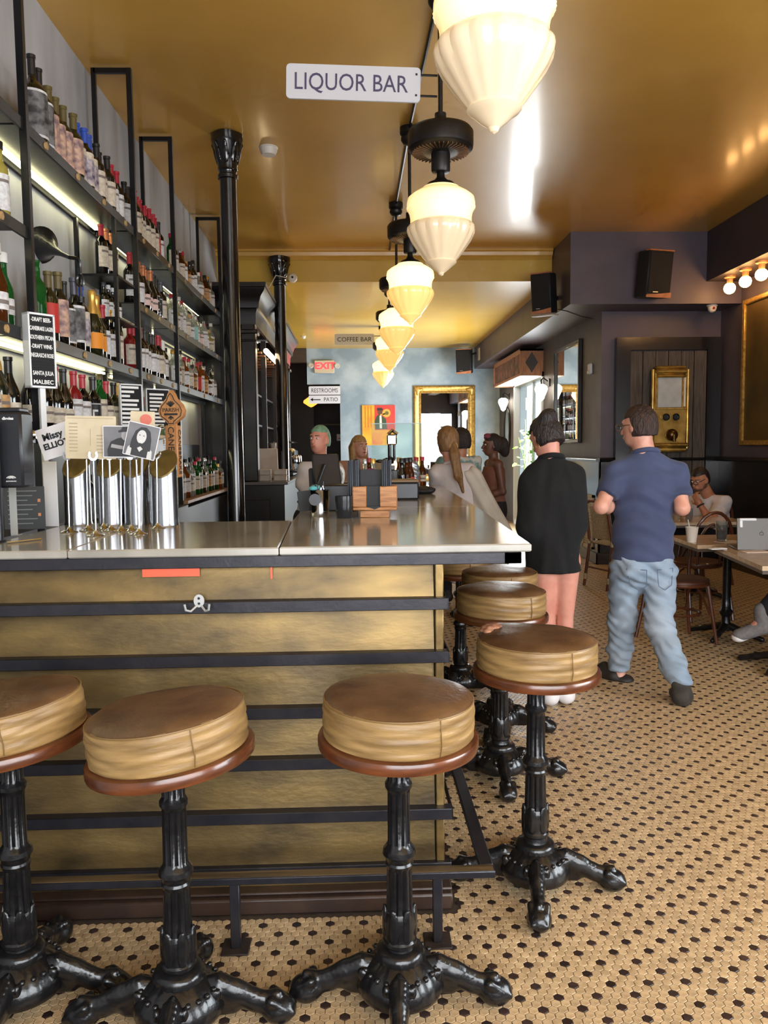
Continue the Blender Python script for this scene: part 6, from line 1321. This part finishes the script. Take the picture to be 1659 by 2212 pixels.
add('hair', haircap(q, Hm, J, 1, .05, -.058, .008, nz=.003, h=.007), m_hb, man, smooth=80)
gl_ = add('glasses', join(tube([q(-.075, 0, .012), q(-.068, .09, .012)], .0025, 6), tube([q(.075, 0, .012), q(.068, .09, .012)], .0025, 6), *[tube([q(sx*.034+.026*math.cos(a), .112, .006+.02*math.sin(a)) for a in np.linspace(0, 2*PI, 15)[:-1]], .002, 5, True) for sx in (-1, 1)]), m_hold, man)
m_navy = M('navy_cotton', (66, 76, 108), .85, 0, (56, 64, 94), 5, .10, 300, sheen=.1)
a_ = {k: V3(*v) for k, v in J.items() if k != 'curl'}
def collar(a_, mat, t, r=.064, dz=.012, fy=.0, tr=.010):
    N = a_['neck']; return add('collar', tube([N+V3(r*math.cos(a), r*.92*math.sin(a)-.004+fy, dz-.022*math.sin(a)) for a in np.linspace(0, 2*PI, 25)[:-1]], tr, 8, True), mat, t, smooth=80)
def sleeves(a_, r1, r2, cutf, rn=.055):
    """sleeves cut square at their ends; torso primitives follow them, so the cut leaves the torso whole"""
    sl = []
    for k in 'LR': sl += [rc(a_['s'+k], a_['s'+k]*.3+a_['e'+k]*.7, r1, r2, k=.03)]
    def c_(P):
        d = np.full(len(P), 1.0)
        for k in 'LR':
            S, E = a_['s'+k], a_['e'+k]; l_ = np.linalg.norm(E-S); n_ = (E-S)/l_; r_ = P-S; t_ = r_.dot(n_); ra = np.sqrt(np.maximum(0, (r_**2).sum(1)-t_**2))
            d = np.minimum(d, np.where(ra < .16, t_-cutf*l_, 1.0))
        return d
    sl.append(cut(c_))
    for k in 'LR': sl.append(rc(a_['neck']+V3(0, 0, -.032), a_['s'+k], rn, r1*.98, k=.05))
    return sl
hemz = J['pelvis'][2]-.005
sp = sleeves(a_, .066, .068, .66, .058)+[rc(a_['pelvis']+V3(0, 0, -.06), a_['pelvis']+V3(0, 0, .16), .158, .142, (1.15, .98, 1), .05), rc(a_['pelvis']+V3(0, 0, .16), a_['chest'], .140, .148, (1.18, .86, 1), .05), rc(a_['chest'], a_['neck']+V3(0, 0, -.075), .140, .075, (1.18, .85, 1), .05)]
add('t_shirt', sdf(sp+[folds(.007, 55, 14), cut(lambda P: np.maximum(hemz-P[:, 2], P[:, 2]-(a_['neck'][2]+.022)))], .009, .03), m_navy, man, smooth=80)
collar(a_, m_navy, man, .070, -.004, tr=.015)
m_denim = M('light_denim', (164, 178, 192), .85, 0, (128, 148, 168), 3.2, .10, 250, detail=7, lo=.3, hi=.7)
pp = [rc(a_['pelvis']+V3(0, 0, -.0), a_['pelvis']+V3(0, 0, -.05), .140, .128, (1.22, .95, 1), .04)]
for k in 'LR':
    pp += [rc(a_['h'+k]+V3(-.012 if k == 'L' else .012, -.015, -.02), a_['k'+k], .096, .080, k=.02), rc(a_['k'+k], a_['k'+k]*.4+a_['a'+k]*.6, .080, .070, k=.03), rc(a_['k'+k]*.4+a_['a'+k]*.6, a_['a'+k]+V3(0, 0, .0), .070, .060 if k == 'L' else .068, k=.03)]
jn = add('jeans', sdf(pp+[el(a_['pelvis']+V3(-.078, -.07, -.05), (.082, .07, .085), k=.03), el(a_['pelvis']+V3(.078, -.07, -.05), (.082, .07, .085), k=.03), folds(.008, 48, 22), noise(lambda P: .004*np.sin(P[:, 2]*95+P[:, 0]*50+2*np.sin(P[:, 1]*40))), cut(lambda P: np.maximum(np.where(P[:, 0] > a_['pelvis'][0]+.03, a_['aR'][2]-.02, .06)-P[:, 2], P[:, 2]-(hemz+.05)))], .009, .03), m_denim, man, smooth=80)
m_stitch = M('denim_stitch', (84, 104, 132), .9)
zp = a_['pelvis'][2]
for sx in (-1, 1):
    o_ = V3(a_['pelvis'][0], a_['pelvis'][1], zp)
    add('back_pocket', join(tube([o_+V3(sx*.03, -.152, -.05), o_+V3(sx*.035, -.165, -.14), o_+V3(sx*.075, -.160, -.165), o_+V3(sx*.12, -.140, -.14), o_+V3(sx*.135, -.118, -.045), o_+V3(sx*.03, -.152, -.05)], .0022, 5)), m_stitch, jn)
m_shoe = M('grey_suede', (62, 58, 50), .85, 0, (48, 45, 40), 20); m_slip = M('dark_sandal', (40, 32, 28), .6)
add('shoe', sdf([rc(a_['aL']+V3(.03, -.03, -.045), a_['tL']+V3(-.03, .02, -.008), .056, .052, (1, 1, .70), k=.02), rc(a_['aL']+V3(-.03, .0, -.02), a_['tL']+V3(.0, 0, .02), .045, .035, k=.02), cut(lambda P: .001-P[:, 2])], .008, .02), m_slip, man, smooth=80)
aR = a_['aR']
add('shoe', sdf([rc(aR+V3(0, -.03, -.015), V3(aR[0]+.02, aR[1]-.01, .050), .056, .058, (.95, .62, 1), k=.02), rc(V3(aR[0]+.02, aR[1]+.0, .05), V3(aR[0]+.03, aR[1]+.09, .042), .055, .045, (1, 1, .8), k=.02), rc(aR+V3(.03, .02, -.05), aR+V3(.085, .03, -.085), .014, .01, k=.01), cut(lambda P: .001-P[:, 2])], .008, .02), m_shoe, man, smooth=80)
# ---------------------------------------------------------------- 2. woman in loose black dress
loc = (1.13, 4.30, 0); L = W2L(loc, 0)
J = dict(head=L(1178, 946, 4.33), neck=L(1190, 988, 4.30), chest=L(1192, 1060, 4.30), pelvis=L(1196, 1190, 4.30), sL=L(1152, 1034, 4.30), sR=L(1236, 1028, 4.30), eL=L(1146, 1125, 4.26), eR=L(1240, 1120, 4.28), wL=L(1160, 1165, 4.50), wR=L(1225, 1160, 4.50), hL=L(1172, 1215, 4.3), hR=L(1222, 1215, 4.3),
         kL=L(1181, 1345, 4.31), kR=L(1221, 1345, 4.31), aL=L(1186, 1498, 4.29), aR=L(1220, 1495, 4.31), tL=(0, 0, 0), tR=(0, 0, 0), nL=(0, 0, -1), nR=(0, 0, -1))
for k in 'LR': J['a'+k] = (J['a'+k][0], J['a'+k][1], .085); J['t'+k] = (J['a'+k][0]+(-.03 if k == 'L' else .03), J['a'+k][1]+.15, .035)
wb, q, Hm = person('woman in loose black dress and white sneakers with her hair up', loc, 0, J, sk_rosy, 28, -26, 0, .96, 1, .010)
m_hk = M('hair_black_brown', (46, 35, 32), .55, 0, (24, 18, 17), 70, .6, 150, stretch=(1, 1, .22))
add('hair', haircap(q, Hm, J, .96, .05, -.06, .010, extra=[('e', q(0, -.075, .10), V3(.05, .05, .042), Hm, .02), ('e', q(.02, -.05, .115), V3(.035, .035, .03), Hm, .02), ('e', q(-.03, -.09, .085), V3(.03, .03, .03), Hm, .02)], nz=.004), m_hk, wb, smooth=80)
add('earring', tube([q(-.079, .0+.0, -.055+.0)+Hm.dot(V3(0, .014*math.cos(a), .014*math.sin(a))) for a in np.linspace(0, 2*PI, 13)[:-1]], .002, 5, True), m_gilt, wb)
m_blackd = M('black_jersey', (11, 11, 12), .95, 0, (9, 9, 10), 6, .08, 200)
a_ = {k: V3(*v) for k, v in J.items() if k != 'curl'}
sp = [rc(a_['pelvis']+V3(0, 0, -.18), a_['chest'], .160, .138, (1.0, .8, 1), .06), rc(a_['chest'], a_['neck']+V3(0, 0, -.07), .140, .07, (1.15, .8, 1), .05)]
for k in 'LR': sp += [rc(a_['neck']+V3(0, 0, -.03), a_['s'+k], .048, .060, k=.05), rc(a_['s'+k], a_['e'+k]+V3(0, 0, -.03), .062, .080, k=.05), rc(a_['s'+k]*.5+a_['chest']*.5, a_['e'+k]*.6+a_['pelvis']*.4, .08, .08, k=.06)]
hz = L(1190, 1240, 4.2)[2]
add('dress', sdf(sp+[folds(.007, 12, 26), cut(lambda P: np.maximum(hz-P[:, 2], P[:, 2]-(a_['neck'][2]+.012)))], .010, .03), m_blackd, wb, smooth=80)
collar(a_, m_blackd, wb, .064, -.008, tr=.015)
m_white = M('sneaker_white', (232, 230, 232), .6); m_stripe = M('sneaker_stripe', (60, 58, 74), .6)
for k in 'LR':
    sh1 = add('sneaker', sdf(shoe_prims(J['a'+k], J['t'+k], .95, .02)+[cut(lambda P: .002-P[:, 2])], .008, .02), m_white, wb, smooth=80)
    for z_ in (.016, .038): add('stripe', tube([a_['a'+k]*V3(1, 1, 0)+V3(.045*math.cos(a), .047*math.sin(a), z_) for a in np.linspace(PI, 2*PI, 10)], .0025, 5), m_stripe, sh1)
# ---------------------------------------------------------------- 3. seated man in white shirt
loc = (3.50, 7.95, 0); yw = rad(112); L = W2L(loc, yw)
J = dict(head=L(1512, 1036, 7.90), neck=L(1534, 1072, 7.96), chest=L(1538, 1110, 7.96), pelvis=(0, -.06, .53), sL=L(1500, 1082, 8.12), sR=L(1562, 1084, 7.84), eL=L(1478, 1128, 7.90), eR=L(1538, 1132, 7.62), wL=L(1484, 1120, 7.72), wR=L(1512, 1090, 7.70), hL=(-.09, -.04, .52), hR=(.09, -.04, .52),
         kL=(-.06, .38, .60), kR=(.12, .40, .50), aL=(-.02, .62, .36), aR=(.12, .36, .09), tL=(-.02, .76, .30), tR=(.12, .50, .04), curl=.9)
J['nR'] = tuple(V3(*J['head'])-V3(*J['wR'])); J['nL'] = (0, 0, -1)
sm, q, Hm = person('seated man in white shirt and glasses resting his hand on his mouth', loc, yw, J, sk_warm, 8, -20, 0, 1.0, 0, .007, m_brow)
add('hair', haircap(q, Hm, J, 1, .03, -.05, .006, up=.06, side=-.01, nz=.002), M('hair_near_black', (40, 30, 28), .55, 0, (28, 22, 20), 60), sm, smooth=80)
add('beard', sdf([el(q(0, .045, -.080), (.046, .045, .032), (-20, 0, 8)), el(q(.05, .01, -.05), (.02, .03, .04)), el(q(-.05, .01, -.05), (.02, .03, .04))], .007, .02), M('stubble', (96, 66, 52), .8), sm, smooth=80)
add('glasses', join(tube([q(-.074, 0, .012), q(-.066, .095, .012)], .003, 6), tube([q(.074, 0, .012), q(.066, .095, .012)], .003, 6), *[tube([q(sx*.034+.027*math.cos(a), .112, .006+.018*math.sin(a)) for a in np.linspace(0, 2*PI, 15)[:-1]], .0028, 5, True) for sx in (-1, 1)]), m_pl_blk, sm)
a_ = {k: V3(*v) for k, v in J.items() if k != 'curl'}
m_linen = M('white_linen', (222, 218, 222), .85, 0, (204, 200, 206), 8, .08, 220)
sp = sleeves(a_, .076, .074, .70)+[rc(a_['pelvis'], a_['chest'], .150, .155, (1.1, .9, 1), .06), rc(a_['chest'], a_['neck']+V3(0, 0, -.07), .145, .075, (1.15, .85, 1), .05)]
st_ = add('shirt', sdf(sp+[folds(.005, 50, 18), cut(lambda P: P[:, 2]-(a_['neck'][2]+.015))], .009, .03), m_linen, sm, smooth=80)
add('collar', sdf([rc(a_['neck']+V3(-.06, .0, -.005), a_['neck']+V3(-.03, .08, -.06), .018, .012), rc(a_['neck']+V3(.06, .0, -.005), a_['neck']+V3(.03, .08, -.06), .018, .012), rc(a_['neck']+V3(-.06, 0, 0), a_['neck']+V3(.06, -.02, 0), .018, .018)], .008, .02), m_linen, st_, smooth=80)
wd = a_['wR']-a_['eR']; wd /= np.linalg.norm(wd); wc = a_['wR']-wd*.01
u_ = np.cross(wd, V3(0, 0, 1)); u_ /= np.linalg.norm(u_); v_ = np.cross(wd, u_)
wt_ = add('watch', tube([wc+(u_*math.cos(a)+v_*math.sin(a))*.033 for a in np.linspace(0, 2*PI, 17)[:-1]], .009, 6, True), m_pl_blk, sm)
m_tr = M('black_trousers', (26, 26, 32), .85)
add('trousers', sdf([rc(a_['pelvis'], a_['pelvis']+V3(0, 0, -.02), .155, .15, (1.15, 1, .8), .04)]+[x for k in 'LR' for x in (rc(a_['h'+k], a_['k'+k], .098, .080, k=.04), rc(a_['k'+k], a_['k'+k]*.55+a_['a'+k]*.45, .080, .075, k=.03))]+[cut(lambda P: P[:, 2]-.66)], .010, .03), m_tr, sm, smooth=80)
m_sock = M('white_shoe', (214, 202, 186), .7)
for k in 'LR': add('shoe', sdf(shoe_prims(J['a'+k], J['t'+k], 1.02, .02), .008, .02), m_sock, sm, smooth=80)
# ---------------------------------------------------------------- 4. person at the right edge, only a leg in view
loc = (3.28, 4.95, 0); yw = rad(90); L = W2L(loc, yw)
aL_ = L(1642, 1342, 4.95); tL_ = L(1598, 1372, 4.98)
J = dict(head=(0, .08, 1.24), neck=(0, .02, 1.08), chest=(0, -.02, .94), pelvis=(0, -.06, .53), sL=(-.17, 0, 1.03), sR=(.17, 0, 1.03), eL=(-.22, .14, .82), eR=(.22, .14, .82), wL=(-.12, .36, .80), wR=(.12, .36, .80), hL=(-.09, -.04, .52), hR=(.09, -.04, .52), kL=(-.02, .42, .60), kR=(.12, .40, .50), aL=aL_, aR=(.16, .30, .09), tL=tL_, tR=(.16, .45, .04))
rp, q, Hm = person('person with dark trousers and grey sneaker, cut off by right edge', loc, yw, J, sk_rosy, 0, -20, 0, 1.0, 0, .011, m_brow)
add('hair', haircap(q, Hm, J, 1, .04, -.06), m_hb, rp, smooth=80)
a_ = {k: V3(*v) for k, v in J.items() if k != 'curl'}
sp = [rc(a_['pelvis'], a_['chest'], .150, .150, (1.1, .85, 1), .06), rc(a_['chest'], a_['neck']+V3(0, 0, -.03), .14, .075, (1.15, .85, 1), .05)]
for k in 'LR': sp += [rc(a_['neck']+V3(0, 0, -.035), a_['s'+k], .062, .072, k=.05), rc(a_['s'+k], a_['e'+k], .072, .062, k=.03)]
add('shirt', sdf(sp+[cut(lambda P: P[:, 2]-a_['neck'][2])], .011, .03), m_navy, rp, smooth=80)
add('trousers', sdf([rc(a_['pelvis'], a_['pelvis']+V3(0, 0, -.02), .155, .15, (1.15, 1, .8), .04)]+[x for k in 'LR' for x in (rc(a_['h'+k], a_['k'+k], .098, .085, k=.04), rc(a_['k'+k], a_['k'+k]*.28+a_['a'+k]*.72, .085, .080, k=.03))]+[cut(lambda P: P[:, 2]-.64)], .010, .03), m_tr, rp, smooth=80)
m_gs = M('grey_canvas_shoe', (120, 116, 114), .8, 0, (104, 100, 98), 40)
for k in 'LR':
    s1_ = add('sneaker', sdf(shoe_prims(J['a'+k], J['t'+k], 1.08, .05), .008, .02), m_gs, rp, smooth=80)
    d_ = a_['t'+k]-a_['a'+k]-V3(0, 0, -.035); add('toe_cap', sdf([el(a_['t'+k]+d_*.12+V3(0, 0, -.006), (.042, .036, .030)), rc(a_['a'+k]+V3(0, 0, -.065), a_['t'+k]+V3(0, 0, -.026), .034, .034, (1, 1, .5))], .008, .015), m_white, s1_, smooth=80)
bentwood('brown bentwood chair at the laptop table beyond the right edge', (3.36, 4.95, 0), rad(90))
# ---------------------------------------------------------------- 5. bartender with short green hair
loc = (-.34, 6.35, 0); yw = PI; L = W2L(loc, yw)
J = dict(head=L(690, 950, 6.33), neck=L(692, 1000, 6.36), chest=L(692, 1045, 6.36), pelvis=(0, .0, .90), sR=L(662, 1015, 6.36), sL=L(722, 1015, 6.36), eR=L(654, 1072, 6.36), eL=L(730, 1070, 6.33), wR=L(655, 1112, 6.22), wL=L(715, 1092, 6.14), hR=(.09, 0, .88), hL=(-.09, 0, .88), kR=(.09, .02, .48), kL=(-.09, .02, .48), aR=(.09, -.02, .08), aL=(-.09, -.02, .08), tR=(.11, .12, .035), tL=(-.11, .12, .035), nL=(0, 0, -1), nR=(0, 0, -1))
bt, q, Hm = person('bartender with short mint green hair in a white printed T-shirt', loc, yw, J, sk_rosy, -28, 2, 0, .95, 1, .008, m_brow)
add('hair', haircap(q, Hm, J, .95, .02, -.055, .006, up=.06, side=-.015, h=.007, nz=.001), M('mint_hair', (128, 168, 138), .6, 0, (104, 142, 116), 40), bt, smooth=80)
a_ = {k: V3(*v) for k, v in J.items() if k != 'curl'}
m_tee = M('white_tee', (216, 206, 204), .85, 0, (202, 192, 192), 6, .06, 200)
def tee(a_, w=1.0, depth=.85, low=.03):
    return sleeves(a_, .064*w, .067*w, .70, .047*w)+[rc(a_['pelvis'], a_['chest'], .138*w, .138*w, (1.15, depth, 1), .06), rc(a_['chest'], a_['neck']+V3(0, 0, -.07), .132*w, .068*w, (1.15, depth, 1), .05), folds(.005, 45, 16), cut(lambda P: np.maximum(P[:, 2]-(a_['neck'][2]+.012), a_['pelvis'][2]+low-.05-P[:, 2]))]
ts = add('t_shirt', sdf(tee(a_), .009, .03), m_tee, bt, smooth=80)
collar(a_, m_tee, bt, .062, -.004, tr=.013)
cz = a_['chest']; add('print', sdf([el(cz+V3(.0, .118, -.03), (.062, .012, .07)), noise(lambda P: .004*np.sin(P[:, 0]*150)*np.sin(P[:, 2]*130))], .007, .01), M('shirt_print', (40, 40, 42), .8), ts, smooth=80); add('print_mark', sdf([el(cz+V3(0, .132, -.03), (.012, .006, .018))], .005, .006), m_card, ts, smooth=80)
add('necklace', tube([a_['neck']+V3(-.055, .03, -.01), a_['neck']+V3(-.035, .095, -.09), a_['neck']+V3(0, .115, -.15), a_['neck']+V3(.035, .095, -.09), a_['neck']+V3(.055, .03, -.01)], .003, 5), m_iron, bt)
add('trousers', sdf([rc(a_['pelvis'], a_['pelvis']+V3(0, 0, -.06), .14, .14, (1.15, .85, 1), .04)]+[x for k in 'LR' for x in (rc(a_['h'+k], a_['k'+k], .094, .075, k=.04), rc(a_['k'+k], a_['a'+k], .075, .06, k=.03))]+[cut(lambda P: np.maximum(.05-P[:, 2], P[:, 2]-.96))], .012, .03), m_tr, bt, smooth=80)
for k in 'LR': add('shoe', sdf(shoe_prims(J['a'+k], J['t'+k], .95)+[cut(lambda P: .001-P[:, 2])], .01, .02), m_slip, bt, smooth=80)
# ---------------------------------------------------------------- standing figures seen only above the counter
def standing(label, loc, yw, headpx, Yh, hyaw, hp_, skin, s, fem, hair, hmat_, topm, bottomm, arms=None, eyes=None, extra_hair=None, h=.009, sleeveless=False):
    L = W2L(loc, yw); hd = L(headpx[0], headpx[1], Yh); z = hd[2]; dz = z-1.60*s
    x0, y0 = hd[0], hd[1]
    J = dict(head=hd, neck=(x0*.8, y0-.02, z-.155*s), chest=(x0*.6, y0-.02, z-.33*s), pelvis=(0, 0, z-.66*s), sL=(x0*.7-.165*s, y0-.02, z-.205*s), sR=(x0*.7+.165*s, y0-.02, z-.205*s), eL=(-.225*s, -.02, z-.50*s), eR=(.225*s, -.02, z-.50*s), wL=(-.12*s, .20, z-.56*s), wR=(.12*s, .20, z-.56*s), hL=(-.09*s, 0, z-.70*s), hR=(.09*s, 0, z-.70*s), kL=(-.09*s, .02, (z-.70*s)*.53), kR=(.09*s, .02, (z-.70*s)*.53), aL=(-.09*s, -.02, .08), aR=(.09*s, -.02, .08), tL=(-.11*s, .13, .035), tR=(.11*s, .13, .035), nL=(0, 0, -1), nR=(0, 0, -1))
    if arms: J.update(arms)
    t, q, Hm = person(label, loc, yw, J, skin, hyaw, hp_, 0, s, fem, h, eyes)
    a_ = {k: V3(*v) for k, v in J.items() if k != 'curl'}
    add('hair', haircap(q, Hm, J, s, *hair, extra=extra_hair(q, Hm) if extra_hair else ()), hmat_, t, smooth=80)
    pr = tee(a_, s)
    if sleeveless:
        pr = [rc(a_['pelvis'], a_['chest'], .138*s, .138*s, (1.15, .85, 1), .06), rc(a_['chest'], a_['chest']+V3(0, 0, .07), .134*s, .125*s, (1.15, .8, 1), .05), folds(.004, 45, 16), cut(lambda P: np.maximum(P[:, 2]-a_['chest'][2]-.10*s, a_['pelvis'][2]-P[:, 2]))]
    add('top', sdf(pr, .010, .03), topm, t, smooth=80)
    add('trousers', sdf([rc(a_['pelvis'], a_['pelvis']+V3(0, 0, -.06), .145*s, .15*s, (1.15, .9, 1), .04)]+[x for k in 'LR' for x in (rc(a_['h'+k], a_['k'+k], .098*s, .075*s, k=.04), rc(a_['k'+k], a_['a'+k], .075*s, .055*s, k=.03))]+[cut(lambda P: np.maximum(.05-P[:, 2], P[:, 2]-(a_['pelvis'][2]+.05)))], .012, .03), bottomm, t, smooth=80)
    for k in 'LR': add('shoe', sdf(shoe_prims(J['a'+k], J['t'+k], s)+[cut(lambda P: .001-P[:, 2])], .011, .02), m_slip, t, smooth=80)
    return t, q, Hm, a_
m_blond = M('blond_hair', (196, 158, 104), .5, 0, (160, 120, 72), 40, .4, 90, stretch=(3, 3, .6)); m_pinkt = M('dusty_pink_top', (196, 146, 126), .8)
p_ = atY(776, 965, 7.9)
standing('woman with long loose blond hair standing beyond the bar', (p_.x, 7.9, 0), PI, (777, 966), 7.9, 32, 2, sk_fair, .93, 1, (.03, -.09, .012), m_blond, m_pinkt, m_tr, eyes=m_brow,
         extra_hair=lambda q, Hm: [rc(q(-.075, -.02, -.02), q(-.085, .0, -.27), .034, .028, k=.02), rc(q(.075, -.02, -.02), q(.085, .0, -.27), .034, .028, k=.02), rc(q(0, -.09, 0), q(0, -.075, -.28), .05, .05, (1.4, .6, 1), k=.03)])
m_teal = M('teal_print_shirt', (112, 146, 142), .8, 0, (196, 196, 190), 14, lo=.45, hi=.55)
p_ = atY(993, 952, 7.35)
standing('dark haired person in a teal printed shirt behind the ponytailed woman', (p_.x-.06, 7.35, 0), rad(20), (993, 953), 7.35, 20, 0, sk_warm, .97, 0, (.04, -.07, .014), m_hk, m_teal, m_tr)
p_ = atY(1062, 965, 8.2)
hwoman, q, Hm, a_ = standing('woman in profile with a magenta headwrap and brown top', (p_.x+.03, 8.2, 0), rad(98), (1062, 962), 8.2, 0, 0, sk_brown, .95, 1, (.02, -.06, .012), m_hk, M('brown_top', (128, 84, 66), .8), m_tr, eyes=m_brow, sleeveless=True,
         extra_hair=lambda q, Hm: [('e', q(0, -.12, .0), V3(.06, .07, .09), Hm, .02), ('e', q(0, -.15, -.06), V3(.045, .05, .07), Hm, .02)])
add('headwrap', sdf([('e', q(0, .02, .085), V3(.055, .055, .04), Hm, None), ('e', q(.02, .05, .10), V3(.03, .03, .025), Hm, None), noise(lambda P: .004*np.sin(P[:, 0]*110+P[:, 2]*120))], .008, .02), M('magenta_wrap', (150, 76, 96), .8, 0, (110, 50, 70), 30), hwoman, smooth=80)
add('held_cup', mv(lathe([(0, 0), (.03, 0), (.04, .1), (.037, .1), (.028, .006), (0, .006)], 16), 0, .33, a_['wL'][2]+.0), m_paper, hwoman)
# ---------------------------------------------------------------- woman with ponytail leaning on the bar
loc = (.98, 6.45, 0); L = W2L(loc, 0)
J = dict(head=L(965, 954, 6.38), neck=L(974, 1003, 6.40), chest=L(988, 1052, 6.42), pelvis=L(1024, 1140, 6.46), sL=L(945, 1022, 6.42), sR=L(1012, 1018, 6.42), eL=L(940, 1078, 6.52), eR=L(1030, 1080, 6.55), wL=L(955, 1056, 6.72), wR=L(985, 1060, 6.75), hL=L(1008, 1150, 6.5), hR=L(1048, 1150, 6.5), kL=(-.14, .38, .74), kR=(.10, .38, .74), aL=(-.14, .34, .34), aR=(.10, .34, .34), tL=(-.14, .46, .28), tR=(.10, .46, .28), nL=(0, 0, -1), nR=(0, 0, -1))
pw, q, Hm = person('woman with long ponytail in a white shirt leaning at the bar', loc, 0, J, sk_fair, 22, 0, 0, .95, 1, .010)
m_dblond = M('dark_blond_hair', (150, 112, 70), .5, 0, (116, 82, 48), 40, .4, 90, stretch=(4, 4, .5))
Hd = V3(*J['head'])
hr_ = [('e', q(0, -.014, .028), V3(.086, .106, .104), Hm, None), ('e', q(0, -.035, -.03), V3(.078, .085, .085), Hm, .03), cut(lambda P: np.minimum(np.maximum(.052-((P-Hd).dot(Hm))[:, 2], ((P-Hd).dot(Hm))[:, 1]-.10), np.maximum(((P-Hd).dot(Hm))[:, 1]-.02, -.08-((P-Hd).dot(Hm))[:, 2]))), noise(lambda P: .003*np.sin(P[:, 0]*140)*np.sin(P[:, 2]*60))]
ph = add('hair', sdf(hr_, .008, .02), m_dblond, pw, smooth=80)
b0 = q(0, -.115, -.03); add('ponytail', sdf([rc(b0, b0+V3(.01, -.03, -.08), .028, .040), rc(b0+V3(.01, -.03, -.08), b0+V3(.035, -.05, -.24), .040, .034), rc(b0+V3(.035, -.05, -.24), b0+V3(.07, -.045, -.37), .034, .012), noise(lambda P: .004*np.sin(P[:, 0]*120+P[:, 2]*20))], .007, .02), m_dblond, ph, smooth=80); add('hair_tie', tube([b0+V3(.03*math.cos(a), -.012, .03*math.sin(a)-.01) for a in np.linspace(0, 2*PI, 13)[:-1]], .007, 6, True), m_blond, ph)
a_ = {k: V3(*v) for k, v in J.items() if k != 'curl'}
add('t_shirt', sdf(tee(a_, .98, .9), .010, .03), m_tee, pw, smooth=80)
collar(a_, m_tee, pw, .060, -.004, tr=.013)
m_jac = M('cream_jacket', (206, 198, 184), .85, 0, (188, 180, 166), 6, .08, 160)
add('jacket', sdf([rc(a_['sR']+V3(.02, -.06, -.04), a_['pelvis']+V3(.16, -.08, -.05), .075, .14, (1, .75, 1), .05), rc(a_['sR']+V3(.05, -.04, -.05), a_['eR']+V3(.12, -.04, -.18), .06, .08, k=.05), rc(a_['pelvis']+V3(.10, -.08, -.02), a_['pelvis']+V3(.20, -.04, -.24), .13, .11, (1, .8, 1), .05), noise(lambda P: .008*np.sin(P[:, 0]*60+P[:, 2]*35))], .010, .03), m_jac, pw, smooth=80)
add('trousers', sdf([rc(a_['pelvis'], a_['pelvis']+V3(0, .02, -.06), .14, .15, (1.15, 1, .9), .04)]+[x for k in 'LR' for x in (rc(a_['h'+k], a_['k'+k], .095, .07, k=.04), rc(a_['k'+k], a_['a'+k], .07, .055, k=.03))], .012, .03), m_tr, pw, smooth=80)
for k in 'LR': add('shoe', sdf(shoe_prims(J['a'+k], J['t'+k], .95), .010, .02), m_white, pw, smooth=80)
stool((1.03, 6.47, 0), (0, 0), 1.0, rad(-30), 2, 'bar stool under the ponytailed woman at the far end')
